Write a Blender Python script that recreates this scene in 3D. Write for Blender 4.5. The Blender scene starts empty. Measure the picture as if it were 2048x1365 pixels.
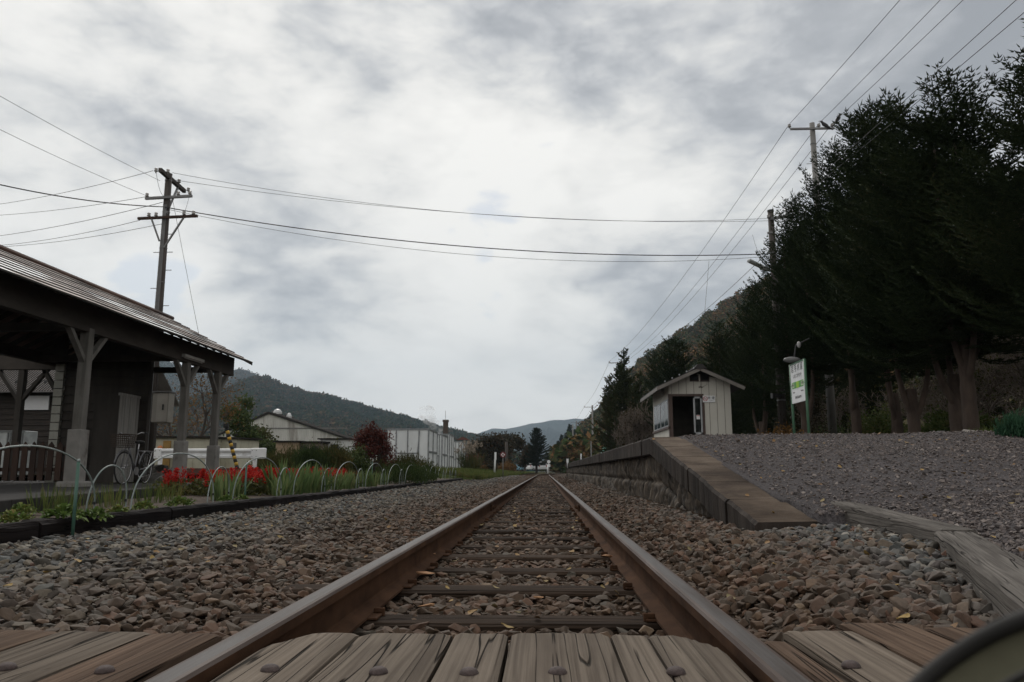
import bpy, bmesh, math, random
import numpy as np
from mathutils import Vector, Matrix, Euler, noise
R = math.radians
scene = bpy.context.scene
col = scene.collection
random.seed(7); rng = np.random.default_rng(7)

# ------------------------------------------------------------------ camera
FPX, PITCH, YAW, CAMZ = 1560.0, R(9.46), R(2.35), 0.37
cam_data = bpy.data.cameras.new('camera'); cam = bpy.data.objects.new('camera', cam_data); col.objects.link(cam)
cam.location = (0, 0, CAMZ); cam.rotation_euler = (R(90) + PITCH, 0, YAW)
cam_data.sensor_width = 36; cam_data.lens = 36 * FPX / 2048
cam_data.clip_start = 0.02; cam_data.clip_end = 30000
cam_data.dof.use_dof = True; cam_data.dof.focus_distance = 3.2; cam_data.dof.aperture_fstop = 20
scene.camera = cam
CR = Euler((R(90) + PITCH, 0, YAW)).to_matrix()
def ray(px, py): return CR @ Vector(((px - 1024) / FPX, (682.5 - py) / FPX, -1))
def at(px, py, Y=None, X=None, Z=None):
    d = ray(px, py)
    t = Y / d.y if Y is not None else X / d.x if X is not None else (Z - CAMZ) / d.z
    return Vector((d.x * t, d.y * t, CAMZ + d.z * t))

# ------------------------------------------------------------------ light and sky
SUN_EL, SUN_AZ = 42.0, -20.0          # degrees; azimuth from +Y (ahead), to the left
def direction(az, el): return Vector((math.sin(R(az)) * math.cos(R(el)), math.cos(R(az)) * math.cos(R(el)), math.sin(R(el))))
sun_l = bpy.data.lights.new('sun', 'SUN'); sun_l.energy = 1.25; sun_l.angle = R(14); sun_l.color = (1, .96, .9)
sun = bpy.data.objects.new('sun', sun_l); col.objects.link(sun)
sun.rotation_euler = (-direction(SUN_AZ, SUN_EL)).to_track_quat('-Z', 'Y').to_euler()
scene.view_settings.view_transform = 'Standard'; scene.view_settings.look = 'None'
scene.view_settings.exposure = 0.15; scene.view_settings.gamma = 1
scene.cycles.max_bounces = 6; scene.cycles.diffuse_bounces = 3; scene.cycles.transparent_max_bounces = 12

class NT:
    """small helper to wire shader nodes"""
    def __init__(s, tree): s.t = tree; s.n = tree.nodes; s.l = tree.links
    def new(s, typ, **kw):
        nd = s.n.new(typ)
        for k, v in kw.items(): setattr(nd, k, v)
        return nd
    def put(s, sock, v):
        if isinstance(v, bpy.types.NodeSocket): s.l.new(v, sock)
        else: sock.default_value = v
    def math(s, op, a, b=0.0, clamp=False):
        nd = s.new('ShaderNodeMath', operation=op, use_clamp=clamp); s.put(nd.inputs[0], a); s.put(nd.inputs[1], b); return nd.outputs[0]
    def vmath(s, op, a, b=None, out=0):
        nd = s.new('ShaderNodeVectorMath', operation=op); s.put(nd.inputs[0], a)
        if b is not None: s.put(nd.inputs[1], b)
        return nd.outputs[out]
    def noise(s, vec, scale, detail=6, rough=.55, dist=0, out=0):
        nd = s.new('ShaderNodeTexNoise'); s.put(nd.inputs['Vector'], vec); nd.inputs['Scale'].default_value = scale
        nd.inputs['Detail'].default_value = detail; nd.inputs['Roughness'].default_value = rough; nd.inputs['Distortion'].default_value = dist
        return nd.outputs[out]
    def ramp(s, fac, stops, interp='LINEAR'):
        nd = s.new('ShaderNodeValToRGB'); nd.color_ramp.interpolation = interp; e = nd.color_ramp.elements
        while len(e) < len(stops): e.new(0.5)
        for el, (p, c) in zip(e, stops): el.position = p; el.color = (*c, 1) if len(c) == 3 else c
        s.put(nd.inputs[0], fac); return nd.outputs[0]
    def mix(s, fac, a, b, blend='MIX'):
        nd = s.new('ShaderNodeMix', data_type='RGBA', blend_type=blend); s.put(nd.inputs[0], fac)
        for i, v in ((6, a), (7, b)):
            if not isinstance(v, bpy.types.NodeSocket) and len(v) == 3: v = (*v, 1)
            s.put(nd.inputs[i], v)
        return nd.outputs[2]
    def mapr(s, v, a, b, c=0.0, d=1.0, smooth=True):
        nd = s.new('ShaderNodeMapRange', interpolation_type='SMOOTHSTEP' if smooth else 'LINEAR')
        s.put(nd.inputs[0], v)
        for i, x in enumerate((a, b, c, d)): nd.inputs[i + 1].default_value = x
        return nd.outputs[0]

world = bpy.data.worlds.new('World'); scene.world = world; world.use_nodes = True
w = NT(world.node_tree); w.n.clear()
tc = w.new('ShaderNodeTexCoord').outputs['Generated']
sep = w.new('ShaderNodeSeparateXYZ'); w.put(sep.inputs[0], tc)
P2 = w.vmath('MULTIPLY', tc, (1.75, 1.75, 3.6)); P2 = w.vmath('ADD', P2, (5.3, 2.2, 1.9))
big = w.noise(P2, 1.1, 8, .55, .2)
fine = w.noise(P2, 5.2, 6, .58, .35)
wp = w.vmath('ADD', P2, w.vmath('MULTIPLY', w.noise(P2, 2.2, 3, .5, 0, out=1), (.35, .35, .35)))
puff = 0.0
for sc_, am_ in ((2.6, .5), (5.7, .34), (12.5, .18), (27.0, .08), (56.0, .03)):
    q_ = w.math('MULTIPLY', w.math('ABSOLUTE', w.math('SUBTRACT', w.noise(wp, sc_, 0), .5)), 2 * am_); puff = q_ if puff == 0.0 else w.math('ADD', puff, q_)
thick = w.math('ADD', w.math('SUBTRACT', w.math('MULTIPLY', w.math('SUBTRACT', big, .5), 2.05), w.math('MULTIPLY', w.math('SUBTRACT', puff, .25), .62)), w.math('MULTIPLY', w.math('SUBTRACT', fine, .5), .7))
def lobe(px, py, width, amount):
    d = ray(px, py).normalized()
    dot = w.vmath('DOT_PRODUCT', w.vmath('NORMALIZE', tc), tuple(d), out=1)
    return w.math('MULTIPLY', w.mapr(dot, math.cos(R(width)), 1.0), amount)
for px, py, wd, am in ((900, 60, 14, .28), (1120, 20, 10, .16), (1750, 60, 18, .28), (2050, 100, 12, .14), (960, 250, 9, -.22), (560, 300, 10, -.06), (150, 60, 12, .10), (350, 160, 9, .12),
                       (1200, 610, 8, .20), (540, 540, 8, .22), (800, 560, 7, .10), (1250, 260, 10, -.12), (950, 800, 14, -.26), (60, 300, 10, .14), (350, 610, 6, -.22), (1000, 660, 8, -.05), (260, 420, 11, -.16), (1000, 380, 12, -.16), (700, 700, 10, -.1)):
    thick = w.math('ADD', thick, lobe(px, py, wd, am))
ccol = w.ramp(w.math('ADD', w.math('MULTIPLY', thick, 1.15), .325), [(0.0, (.97, .945, .90)), (.28, (.86, .84, .805)), (.42, (.745, .735, .715)), (.52, (.64, .637, .632)), (.62, (.54, .543, .553)), (.74, (.43, .437, .455)), (1.0, (.31, .318, .34))])
skyt = w.new('ShaderNodeTexSky', sky_type='NISHITA', sun_disc=False, sun_elevation=R(SUN_EL), sun_rotation=R(SUN_AZ))
bg1 = w.new('ShaderNodeBackground'); w.put(bg1.inputs[0], skyt.outputs[0]); bg1.inputs[1].default_value = 0.08
bg2 = w.new('ShaderNodeBackground'); w.put(bg2.inputs[0], ccol); bg2.inputs[1].default_value = 1.0
gap = w.mapr(w.math('ADD', thick, w.math('MULTIPLY', lobe(320, 585, 6, 1), -.25)), -.62, -.42)
mixs = w.new('ShaderNodeMixShader'); w.put(mixs.inputs[0], w.math('ADD', w.math('MULTIPLY', gap, .45), .55)); w.l.new(bg1.outputs[0], mixs.inputs[1]); w.l.new(bg2.outputs[0], mixs.inputs[2])
wo = w.new('ShaderNodeOutputWorld'); w.l.new(mixs.outputs[0], wo.inputs[0])

# ------------------------------------------------------------------ materials
def mat(name, stops, scale=5, stretch=(1, 1, 1), coord='Object', rough=.85, detail=6, bump=.25, bscale=None, metal=0, spec=.35, rnd=0.0, dist=0.0, second=None, bdist=.01, nrough=.6, island=None):
    """noise driven surface; second = (stops, scale, stretch, amount) multiplies a second pattern in; rnd = value change per object; island = per-piece colours"""
    m = bpy.data.materials.new(name); m.use_nodes = True; t = NT(m.node_tree); b = t.n['Principled BSDF']
    c = t.new('ShaderNodeNewGeometry').outputs['Position'] if coord == 'World' else t.new('ShaderNodeTexCoord').outputs[coord]
    oi = t.new('ShaderNodeObjectInfo')
    if rnd and coord == 'Object': c = t.vmath('ADD', c, _rv(t, oi))
    mp = t.new('ShaderNodeMapping'); t.put(mp.inputs[0], c); mp.inputs['Scale'].default_value = stretch
    n = t.noise(mp.outputs[0], scale, detail, nrough, dist)
    base = t.ramp(n, stops)
    if island:
        ri = t.new('ShaderNodeNewGeometry').outputs['Random Per Island']
        base = t.mix(.75, base, t.ramp(ri, island))
    if second:
        st, sc, sx, am = second
        mp2 = t.new('ShaderNodeMapping'); t.put(mp2.inputs[0], c); mp2.inputs['Scale'].default_value = sx
        base = t.mix(am, base, t.ramp(t.noise(mp2.outputs[0], sc, 5, .6), st), 'MULTIPLY')
    if rnd:
        hs = t.new('ShaderNodeHueSaturation'); t.put(hs.inputs['Value'], t.mapr(oi.outputs['Random'], 0, 1, 1 - rnd, 1 + rnd, False)); t.put(hs.inputs['Color'], base); base = hs.outputs[0]
    t.put(b.inputs['Base Color'], base); b.inputs['Roughness'].default_value = rough; b.inputs['Metallic'].default_value = metal
    b.inputs['Specular IOR Level'].default_value = spec
    if bump:
        bn = t.noise(mp.outputs[0], bscale or scale * 3, 8, .65)
        bp = t.new('ShaderNodeBump'); bp.inputs['Strength'].default_value = bump; bp.inputs['Distance'].default_value = bdist; t.put(bp.inputs['Height'], bn); t.put(b.inputs['Normal'], bp.outputs[0])
    return m
def _rv(t, oi):
    cx = t.new('ShaderNodeCombineXYZ')
    for i, k in enumerate((37.0, 91.0, 53.0)): t.put(cx.inputs[i], t.math('MULTIPLY', oi.outputs['Random'], k))
    return cx.outputs[0]
def duo(a, b, lo=.3, hi=.7): return [(lo, a), (hi, b)]
def plain(name, c, rough=.7, var=.25, scale=4, **kw):
    return mat(name, duo(tuple(x * (1 - var) for x in c), tuple(min(1, x * (1 + var)) for x in c)), scale=scale, rough=rough, **kw)

def grain_mat(name, light, dark, crack, axis='Y', rnd=.18, cracks=True, fine=1.0, rough=.9, world=False, dirt=.5):
    """weathered timber: long fibres along AXIS, darker bands and thin checks that follow the grain"""
    m = bpy.data.materials.new(name); m.use_nodes = True; t = NT(m.node_tree); b = t.n['Principled BSDF']
    oi = t.new('ShaderNodeObjectInfo')
    c = t.new('ShaderNodeNewGeometry').outputs['Position'] if world else t.vmath('ADD', t.new('ShaderNodeTexCoord').outputs['Object'], _rv(t, oi))
    def mapped(a, l):
        mp = t.new('ShaderNodeMapping'); t.put(mp.inputs[0], c)
        mp.inputs['Scale'].default_value = {'Y': (a, l, a), 'X': (l, a, a), 'Z': (a, a, l)}[axis]; return mp.outputs[0]
    fib = t.noise(mapped(120 * fine, .8), 1.0, 4, .65)
    band = t.noise(mapped(12 * fine, .3), 1.0, 2, .45, .1)
    rings = t.math('FRACT', t.math('MULTIPLY', band, 9.0))
    ringd = t.mapr(t.math('ABSOLUTE', t.math('SUBTRACT', rings, .5)), .30, .5)
    base = t.ramp(t.math('ADD', t.math('MULTIPLY', fib, .75), t.math('MULTIPLY', band, .25)), [(.34, dark), (.6, light)])
    base = t.mix(t.math('MULTIPLY', ringd, .6), base, dark)
    blot = t.ramp(t.noise(mapped(5, .9), 1.6, 4, .6), [(.3, (1 - dirt,) * 3), (.65, (1, 1, 1))])
    base = t.mix(.9, base, blot, 'MULTIPLY')
    h = t.math('SUBTRACT', t.math('MULTIPLY', fib, .5), t.math('MULTIPLY', ringd, .35))
    if cracks:
        cn = t.noise(mapped(16, .5), 1.0, 2, .5, .2)
        ck = t.mapr(t.math('ABSOLUTE', t.math('SUBTRACT', cn, .5)), 0.0, .011, 1, 0)
        gate = t.mapr(t.noise(mapped(4, 1.5), 1.0, 2), .36, .5)
        ck = t.math('MULTIPLY', ck, gate)
        base = t.mix(ck, base, crack); h = t.math('SUBTRACT', h, t.math('MULTIPLY', ck, 2.0))
    hs = t.new('ShaderNodeHueSaturation'); t.put(hs.inputs['Value'], t.mapr(oi.outputs['Random'], 0, 1, 1 - rnd, 1 + rnd, False)); t.put(hs.inputs['Color'], base)
    t.put(b.inputs['Base Color'], hs.outputs[0]); b.inputs['Roughness'].default_value = rough; b.inputs['Specular IOR Level'].default_value = .08
    bp = t.new('ShaderNodeBump'); bp.inputs['Strength'].default_value = .9; bp.inputs['Distance'].default_value = .007; t.put(bp.inputs['Height'], h); t.put(b.inputs['Normal'], bp.outputs[0])
    return m

def stone_mat(name, greys, rust, centre=-.117, inner=.75, outer=1.7, amount=1.0):
    """each stone its own colour; rust dust near the rails"""
    m = bpy.data.materials.new(name); m.use_nodes = True; t = NT(m.node_tree); b = t.n['Principled BSDF']
    oi = t.new('ShaderNodeObjectInfo'); pos = t.new('ShaderNodeNewGeometry').outputs['Position']
    g = t.ramp(oi.outputs['Random'], greys, 'CONSTANT'); r = t.ramp(t.math('FRACT', t.math('MULTIPLY', oi.outputs['Random'], 7.31)), rust, 'CONSTANT')
    sp = t.new('ShaderNodeSeparateXYZ'); t.put(sp.inputs[0], pos)
    a = t.math('ABSOLUTE', t.math('SUBTRACT', sp.outputs[0], centre))
    a = t.math('ADD', a, t.math('MULTIPLY', t.math('SUBTRACT', t.noise(pos, 1.3, 3), .5), 1.0))
    f = t.mapr(a, inner, outer, amount, 0)
    base = t.mix(f, g, r); base = t.mix(t.math('MULTIPLY', f, .42), base, (.068, .046, .028)); base = t.mix(.12, base, (.082, .073, .059))
    sp2 = t.ramp(t.noise(pos, 60, 4, .7), [(.3, (.68, .68, .68)), (.7, (1.2, 1.2, 1.2))])
    base = t.mix(.8, base, sp2, 'MULTIPLY')
    t.put(b.inputs['Base Color'], base); b.inputs['Roughness'].default_value = .82; b.inputs['Specular IOR Level'].default_value = .35
    bp = t.new('ShaderNodeBump'); bp.inputs['Strength'].default_value = .35; bp.inputs['Distance'].default_value = .004; t.put(bp.inputs['Height'], t.noise(pos, 110, 4, .7)); t.put(b.inputs['Normal'], bp.outputs[0])
    return m

def leaf_mat(name, stops, rough=.65, trans=.25, coord='World', scale=.6, spec=.12):
    """leaves: per-leaf tone, patches of tone through the crown, a little light through"""
    m = bpy.data.materials.new(name); m.use_nodes = True; t = NT(m.node_tree); b = t.n['Principled BSDF']
    ri = t.new('ShaderNodeNewGeometry').outputs['Random Per Island']
    pos = t.new('ShaderNodeNewGeometry').outputs['Position'] if coord == 'World' else t.new('ShaderNodeTexCoord').outputs['Object']
    f = t.math('ADD', t.math('MULTIPLY', ri, .55), t.math('MULTIPLY', t.noise(pos, scale, 3), .9)); f = t.math('SUBTRACT', f, .22)
    oi = t.new('ShaderNodeObjectInfo'); f = t.math('ADD', f, t.math('MULTIPLY', t.math('SUBTRACT', oi.outputs['Random'], .5), .25))
    base = t.ramp(f, stops); t.put(b.inputs['Base Color'], base); b.inputs['Roughness'].default_value = rough; b.inputs['Specular IOR Level'].default_value = spec
    if trans:
        tr = t.new('ShaderNodeBsdfTranslucent'); t.put(tr.inputs[0], base); mx = t.new('ShaderNodeMixShader'); mx.inputs[0].default_value = trans
        t.l.new(b.outputs[0], mx.inputs[1]); t.l.new(tr.outputs[0], mx.inputs[2]); t.l.new(mx.outputs[0], t.n['Material Output'].inputs[0])
    return m
def glass_mat(name, tint=(.6, .65, .65)):
    m = bpy.data.materials.new(name); m.use_nodes = True; t = NT(m.node_tree); b = t.n['Principled BSDF']
    b.inputs['Base Color'].default_value = (.02, .025, .025, 1); b.inputs['Roughness'].default_value = .04; b.inputs['Specular IOR Level'].default_value = .9
    tr = t.new('ShaderNodeBsdfTransparent'); tr.inputs[0].default_value = (*tint, 1)
    lw = t.new('ShaderNodeFresnel'); lw.inputs[0].default_value = 1.5
    mx = t.new('ShaderNodeMixShader'); t.put(mx.inputs[0], t.math('ADD', t.math('MULTIPLY', lw.outputs[0], .9), .12, True)); t.l.new(tr.outputs[0], mx.inputs[1]); t.l.new(b.outputs[0], mx.inputs[2]); t.l.new(mx.outputs[0], t.n['Material Output'].inputs[0])
    return m

# ------------------------------------------------------------------ mesh helpers
class MB:
    def __init__(s): s.v = []; s.f = []; s.m = []
    def add(s, vs, fs, mi=0):
        o = len(s.v); s.v += [tuple(v) for v in vs]; s.f += [[i + o for i in f] for f in fs]; s.m += [mi] * len(fs)
    def box(s, c, d, rot=None, mi=0):
        c = Vector(c); hx, hy, hz = d[0] / 2, d[1] / 2, d[2] / 2
        vs = [Vector((x, y, z)) for x in (-hx, hx) for y in (-hy, hy) for z in (-hz, hz)]
        if rot is not None:
            M = Matrix.Rotation(rot, 3, 'Z') if isinstance(rot, (int, float)) else rot
            vs = [M @ v for v in vs]
        s.add([v + c for v in vs], [(0, 1, 3, 2), (4, 6, 7, 5), (0, 4, 5, 1), (2, 3, 7, 6), (0, 2, 6, 4), (1, 5, 7, 3)], mi)
    def span(s, a, b, mi=0): s.box([(a[i] + b[i]) / 2 for i in range(3)], [abs(b[i] - a[i]) for i in range(3)], None, mi)
    def beam(s, p0, p1, wd, ht, up=(0, 0, 1), mi=0):
        p0, p1 = Vector(p0), Vector(p1); d = (p1 - p0).normalized(); x = d.cross(Vector(up))
        if x.length < 1e-4: x = d.cross(Vector((0, 1, 0)))
        x.normalize(); z = x.cross(d)
        vs = [p + x * a * wd / 2 + z * b * ht / 2 for p in (p0, p1) for a, b in ((-1, -1), (1, -1), (1, 1), (-1, 1))]
        s.add(vs, [(3, 2, 1, 0), (4, 5, 6, 7), (0, 1, 5, 4), (1, 2, 6, 5), (2, 3, 7, 6), (3, 0, 4, 7)], mi)
    def tube(s, pts, r, n=8, cap=True, mi=0, closed=False):
        pts = [Vector(p) for p in pts]; k = len(pts); rs = r if isinstance(r, (list, tuple)) else [r] * k
        vs = []; pu = None
        for i, p in enumerate(pts):
            if closed: d = pts[(i + 1) % k] - pts[i - 1]
            else: d = pts[min(i + 1, k - 1)] - pts[max(i - 1, 0)]
            d = d.normalized() if d.length > 1e-9 else Vector((0, 0, 1))
            if pu is None: pu = d.cross(Vector((0, 0, 1)) if abs(d.z) < .9 else Vector((1, 0, 0))).normalized()
            pu = (pu - d * pu.dot(d)).normalized(); q = d.cross(pu)
            vs += [p + (pu * math.cos(2 * math.pi * j / n) + q * math.sin(2 * math.pi * j / n)) * rs[i] for j in range(n)]
        fs = []
        for i in range(k if closed else k - 1):
            a, b = i * n, ((i + 1) % k) * n
            fs += [(a + j, a + (j + 1) % n, b + (j + 1) % n, b + j) for j in range(n)]
        if cap and not closed: fs += [tuple(range(n))[::-1], tuple((k - 1) * n + j for j in range(n))]
        s.add(vs, fs, mi)
    def lathe(s, prof, c=(0, 0, 0), n=16, mi=0, axis='Z'):
        c = Vector(c); vs = []
        for r_, z in prof:
            for j in range(n):
                a = 2 * math.pi * j / n; p = (r_ * math.cos(a), r_ * math.sin(a), z)
                if axis == 'Y': p = (p[0], p[2], p[1])
                if axis == 'X': p = (p[2], p[0], p[1])
                vs.append(c + Vector(p))
        fs = [(i * n + j, i * n + (j + 1) % n, (i + 1) * n + (j + 1) % n, (i + 1) * n + j) for i in range(len(prof) - 1) for j in range(n)]
        fs += [tuple(range(n))[::-1], tuple((len(prof) - 1) * n + j for j in range(n))]
        s.add(vs, fs, mi)
    def prism(s, poly, a, b, axis='Y', mi=0):
        """polygon of 2-d points swept from a to b along axis"""
        k = len(poly)
        def P(u, v, t): return {'Y': (u, t, v), 'X': (t, u, v), 'Z': (u, v, t)}[axis]
        s.add([P(u, v, a) for u, v in poly] + [P(u, v, b) for u, v in poly], [tuple(range(k)), tuple(range(2 * k - 1, k - 1, -1))] + [(i, (i + 1) % k, k + (i + 1) % k, k + i)[::-1] for i in range(k)], mi)
    def quad(s, a, b, c, d, mi=0): s.add([a, b, c, d], [(0, 1, 2, 3)], mi)
    def ico(s, c, r, sub=1, squash=(1, 1, 1), jit=0.0, mi=0, seed=0):
        bm = bmesh.new(); bmesh.ops.create_icosphere(bm, subdivisions=sub, radius=1); rd = random.Random(seed)
        off = Vector((rd.random() * 50, rd.random() * 50, rd.random() * 50)); vs = []
        for v in bm.verts:
            k = 1 + jit * noise.noise(v.co * 1.7 + off); vs.append(Vector((v.co.x * squash[0], v.co.y * squash[1], v.co.z * squash[2])) * r * k + Vector(c))
        s.add(vs, [[v.index for v in f.verts] for f in bm.faces], mi); bm.free()
    def mesh(s, name, mats, inv=None, smooth=False):
        me = bpy.data.meshes.new(name); vs = s.v if inv is None else [tuple(inv @ Vector(v)) for v in s.v]
        me.from_pydata(vs, [], s.f)
        for m in (mats if isinstance(mats, (list, tuple)) else [mats]): me.materials.append(m)
        me.polygons.foreach_set('material_index', s.m)
        bm = bmesh.new(); bm.from_mesh(me); bmesh.ops.recalc_face_normals(bm, faces=bm.faces); bm.to_mesh(me); bm.free()
        if smooth: me.shade_smooth()
        me.update(); return me
def wm(o):
    M = Matrix.LocRotScale(o.location, o.rotation_euler, o.scale)
    return wm(o.parent) @ M if o.parent else M
def build(name, mb, mats, parent=None, smooth=False, bevel=0, loc=None, world=True, label=None, angle=35):
    """ONE mesh object. loc sets the origin of a top-level thing; MB coordinates are world ones unless world=False"""
    inv = None; o = bpy.data.objects.new(name, None)
    if world and parent is not None: inv = wm(parent).inverted()
    elif world and loc is not None: inv = Matrix.Translation(-Vector(loc))
    me = mb.mesh(name, mats, inv, smooth); bpy.data.objects.remove(o)
    o = bpy.data.objects.new(name, me); col.objects.link(o)
    if parent is not None: o.parent = parent
    elif loc is not None: o.location = loc
    if bevel:
        bv = o.modifiers.new('bevel', 'BEVEL'); bv.width = bevel; bv.segments = 2; bv.limit_method = 'ANGLE'; bv.angle_limit = R(40)
    if label: o['label'] = label
    return o
def tag(o, label=None, cat=None, group=None, kind=None):
    for k, v in (('label', label), ('category', cat), ('group', group), ('kind', kind)):
        if v: o[k] = v
    return o
def thing(name, label, cat, loc=(0, 0, 0), rz=0, group=None):
    o = bpy.data.objects.new(name, None); col.objects.link(o); o.location = loc; o.rotation_euler = (0, 0, rz); o.empty_display_size = .2
    return tag(o, label, cat, group)
def copy_tree(o, parent=None):
    c = o.copy(); col.objects.link(c)
    if parent is not None: c.parent = parent
    for ch in list(o.children): copy_tree(ch, c)
    return c
def npmesh(name, V, F, mats, smooth=False, mi=None):
    V = np.asarray(V, np.float32); F = np.asarray(F, np.int32); me = bpy.data.meshes.new(name)
    me.vertices.add(len(V)); me.vertices.foreach_set('co', V.ravel()); k = F.shape[1]
    me.loops.add(F.size); me.loops.foreach_set('vertex_index', F.ravel())
    me.polygons.add(len(F)); me.polygons.foreach_set('loop_start', np.arange(0, F.size, k, dtype=np.int32)); me.polygons.foreach_set('loop_total', np.full(len(F), k, np.int32))
    for m in (mats if isinstance(mats, (list, tuple)) else [mats]): me.materials.append(m)
    if mi is not None: me.polygons.foreach_set('material_index', np.asarray(mi, np.int32))
    if smooth: me.polygons.foreach_set('use_smooth', np.ones(len(F), bool))
    me.update(); me.validate(); return me
def link(name, me, parent=None, loc=None):
    o = bpy.data.objects.new(name, me); col.objects.link(o)
    if parent is not None: o.parent = parent
    if loc is not None: o.location = loc
    return o
def grid(xs, ys, fz):
    """height field over the lists xs, ys"""
    X, Yg = np.meshgrid(xs, ys); Z = np.vectorize(fz)(X, Yg); n, m = X.shape
    V = np.stack([X.ravel(), Yg.ravel(), Z.ravel()], 1); i = np.arange((n - 1) * (m - 1)); r, c = i // (m - 1), i % (m - 1); a = r * m + c
    return V, np.stack([a, a + 1, a + m + 1, a + m], 1)
def fbm(x, y, s=1.0, o=4, z=0.0): return noise.fractal(Vector((x * s, y * s, z)), 1.0, 2.0, o)

_ng = None
def scatter(name, protos, pts, rot, scl, idx, kind='stuff', label=None, cat=None):
    """many loose pieces nobody would count: ONE object, geometry nodes put a copy of a shape on each point"""
    cl = bpy.data.collections.new(name + '_shapes')
    for i, p in enumerate(protos):
        o = bpy.data.objects.new('%s_shape_%02d' % (name, i), p); cl.objects.link(o)
    me = bpy.data.meshes.new(name); me.vertices.add(len(pts)); me.vertices.foreach_set('co', np.asarray(pts, np.float32).ravel())
    a = me.attributes.new('rot', 'FLOAT_VECTOR', 'POINT'); a.data.foreach_set('vector', np.asarray(rot, np.float32).ravel())
    a = me.attributes.new('scl', 'FLOAT_VECTOR', 'POINT'); a.data.foreach_set('vector', np.asarray(scl, np.float32).ravel())
    a = me.attributes.new('idx', 'INT', 'POINT'); a.data.foreach_set('value', np.asarray(idx, np.int32))
    o = link(name, me); g = bpy.data.node_groups.new(name, 'GeometryNodeTree')
    g.interface.new_socket('Geometry', in_out='INPUT', socket_type='NodeSocketGeometry'); g.interface.new_socket('Geometry', in_out='OUTPUT', socket_type='NodeSocketGeometry')
    N = g.nodes; gi = N.new('NodeGroupInput'); go = N.new('NodeGroupOutput'); ip = N.new('GeometryNodeInstanceOnPoints'); ci = N.new('GeometryNodeCollectionInfo')
    ci.inputs['Collection'].default_value = cl; ci.inputs['Separate Children'].default_value = True; ci.inputs['Reset Children'].default_value = True
    L = g.links; L.new(gi.outputs[0], ip.inputs['Points']); L.new(ci.outputs[0], ip.inputs['Instance']); ip.inputs['Pick Instance'].default_value = True
    for nm, dt, sk in (('idx', 'INT', 'Instance Index'), ('rot', 'FLOAT_VECTOR', 'Rotation'), ('scl', 'FLOAT_VECTOR', 'Scale')):
        na = N.new('GeometryNodeInputNamedAttribute'); na.data_type = dt; na.inputs[0].default_value = nm
        out = next(s for s in na.outputs if s.enabled and s.name == 'Attribute')
        if sk == 'Rotation':
            er = N.new('FunctionNodeEulerToRotation'); L.new(out, er.inputs[0]); out = er.outputs[0]
        L.new(out, ip.inputs[sk])
    L.new(ip.outputs[0], go.inputs[0]); md = o.modifiers.new('scatter', 'NODES'); md.node_group = g
    return tag(o, label, cat, kind=kind)
def lettering(text, size, m, parent, M, width=None, name='lettering'):
    c = bpy.data.curves.new(name, 'FONT'); c.body = text; c.size = size; c.align_x = 'CENTER'; c.align_y = 'CENTER'; c.extrude = .001
    c.materials.append(m); tmp = bpy.data.objects.new('tmp', c); col.objects.link(tmp); dg = bpy.context.evaluated_depsgraph_get(); dg.update()
    me = bpy.data.meshes.new_from_object(tmp.evaluated_get(dg)); bpy.data.objects.remove(tmp); me.name = name
    if not me.materials: me.materials.append(m)
    if width:
        xs = [v.co.x for v in me.vertices]; k = width / max(1e-6, max(xs) - min(xs))
        for v in me.vertices: v.co.x *= k
    o = bpy.data.objects.new(name, me); col.objects.link(o); o.parent = parent; o.matrix_basis = wm(parent).inverted() @ M
    return o
# ------------------------------------------------------------------ palette
GREYS = [(0, (.105, .102, .096)), (.13, (.07, .075, .074)), (.26, (.15, .138, .122)), (.38, (.085, .08, .082)), (.48, (.115, .09, .07)), (.58, (.06, .056, .053)), (.68, (.135, .105, .078)), (.77, (.09, .098, .098)), (.85, (.165, .15, .132)), (.91, (.12, .058, .038)), (.95, (.17, .10, .06)), (.975, (.26, .24, .21))]
RUST = [(0, (0.075, 0.040, 0.024)), (.18, (0.051, 0.031, 0.021)), (.34, (0.101, 0.053, 0.030)), (.48, (0.061, 0.043, 0.032)), (.6, (0.120, 0.052, 0.027)), (.7, (0.069, 0.053, 0.042)), (.8, (0.092, 0.043, 0.027)), (.88, (0.147, 0.086, 0.050)), (.95, (0.078, 0.073, 0.062)), (.98, (0.202, 0.138, 0.088))]
LGREYS = [(0, (.09, .082, .07)), (.14, (.062, .061, .058)), (.27, (.118, .102, .08)), (.4, (.078, .075, .07)), (.5, (.048, .046, .043)), (.6, (.13, .108, .08)), (.69, (.092, .07, .052)), (.77, (.075, .08, .077)), (.85, (.165, .145, .115)), (.91, (.10, .055, .04)), (.95, (.06, .063, .063)), (.98, (.22, .20, .165))]
M_stone = stone_mat('ballast stone', GREYS, RUST, inner=.85, outer=1.9)
M_stone_left = stone_mat('ballast stone brown', LGREYS, RUST, inner=.75, outer=2.5)
M_chip = stone_mat('crushed gravel', [(0, (0.119, 0.099, 0.097)), (.2, (0.088, 0.077, 0.077)), (.4, (0.154, 0.128, 0.121)), (.58, (0.103, 0.085, 0.078)), (.74, (0.175, 0.144, 0.131)), (.88, (0.073, 0.062, 0.063)), (.96, (0.267, 0.229, 0.209))], RUST, amount=0.0)
M_bed = mat('ballast bed', [(.3, (0.028, 0.020, 0.014)), (.7, (0.072, 0.050, 0.036))], 14, coord='World', spec=0.0, rough=1.0, bump=1, bscale=24, bdist=.05)
M_gravel = mat('platform gravel bed', [(.35, (.055, .05, .052)), (.65, (.125, .112, .114))], 42, coord='World', spec=.08, bump=1, bscale=60, bdist=.03, second=([(.3, (.6, .6, .6)), (.7, (1.1, 1.1, 1.1))], .5, (1, 1, 1), .7))
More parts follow.
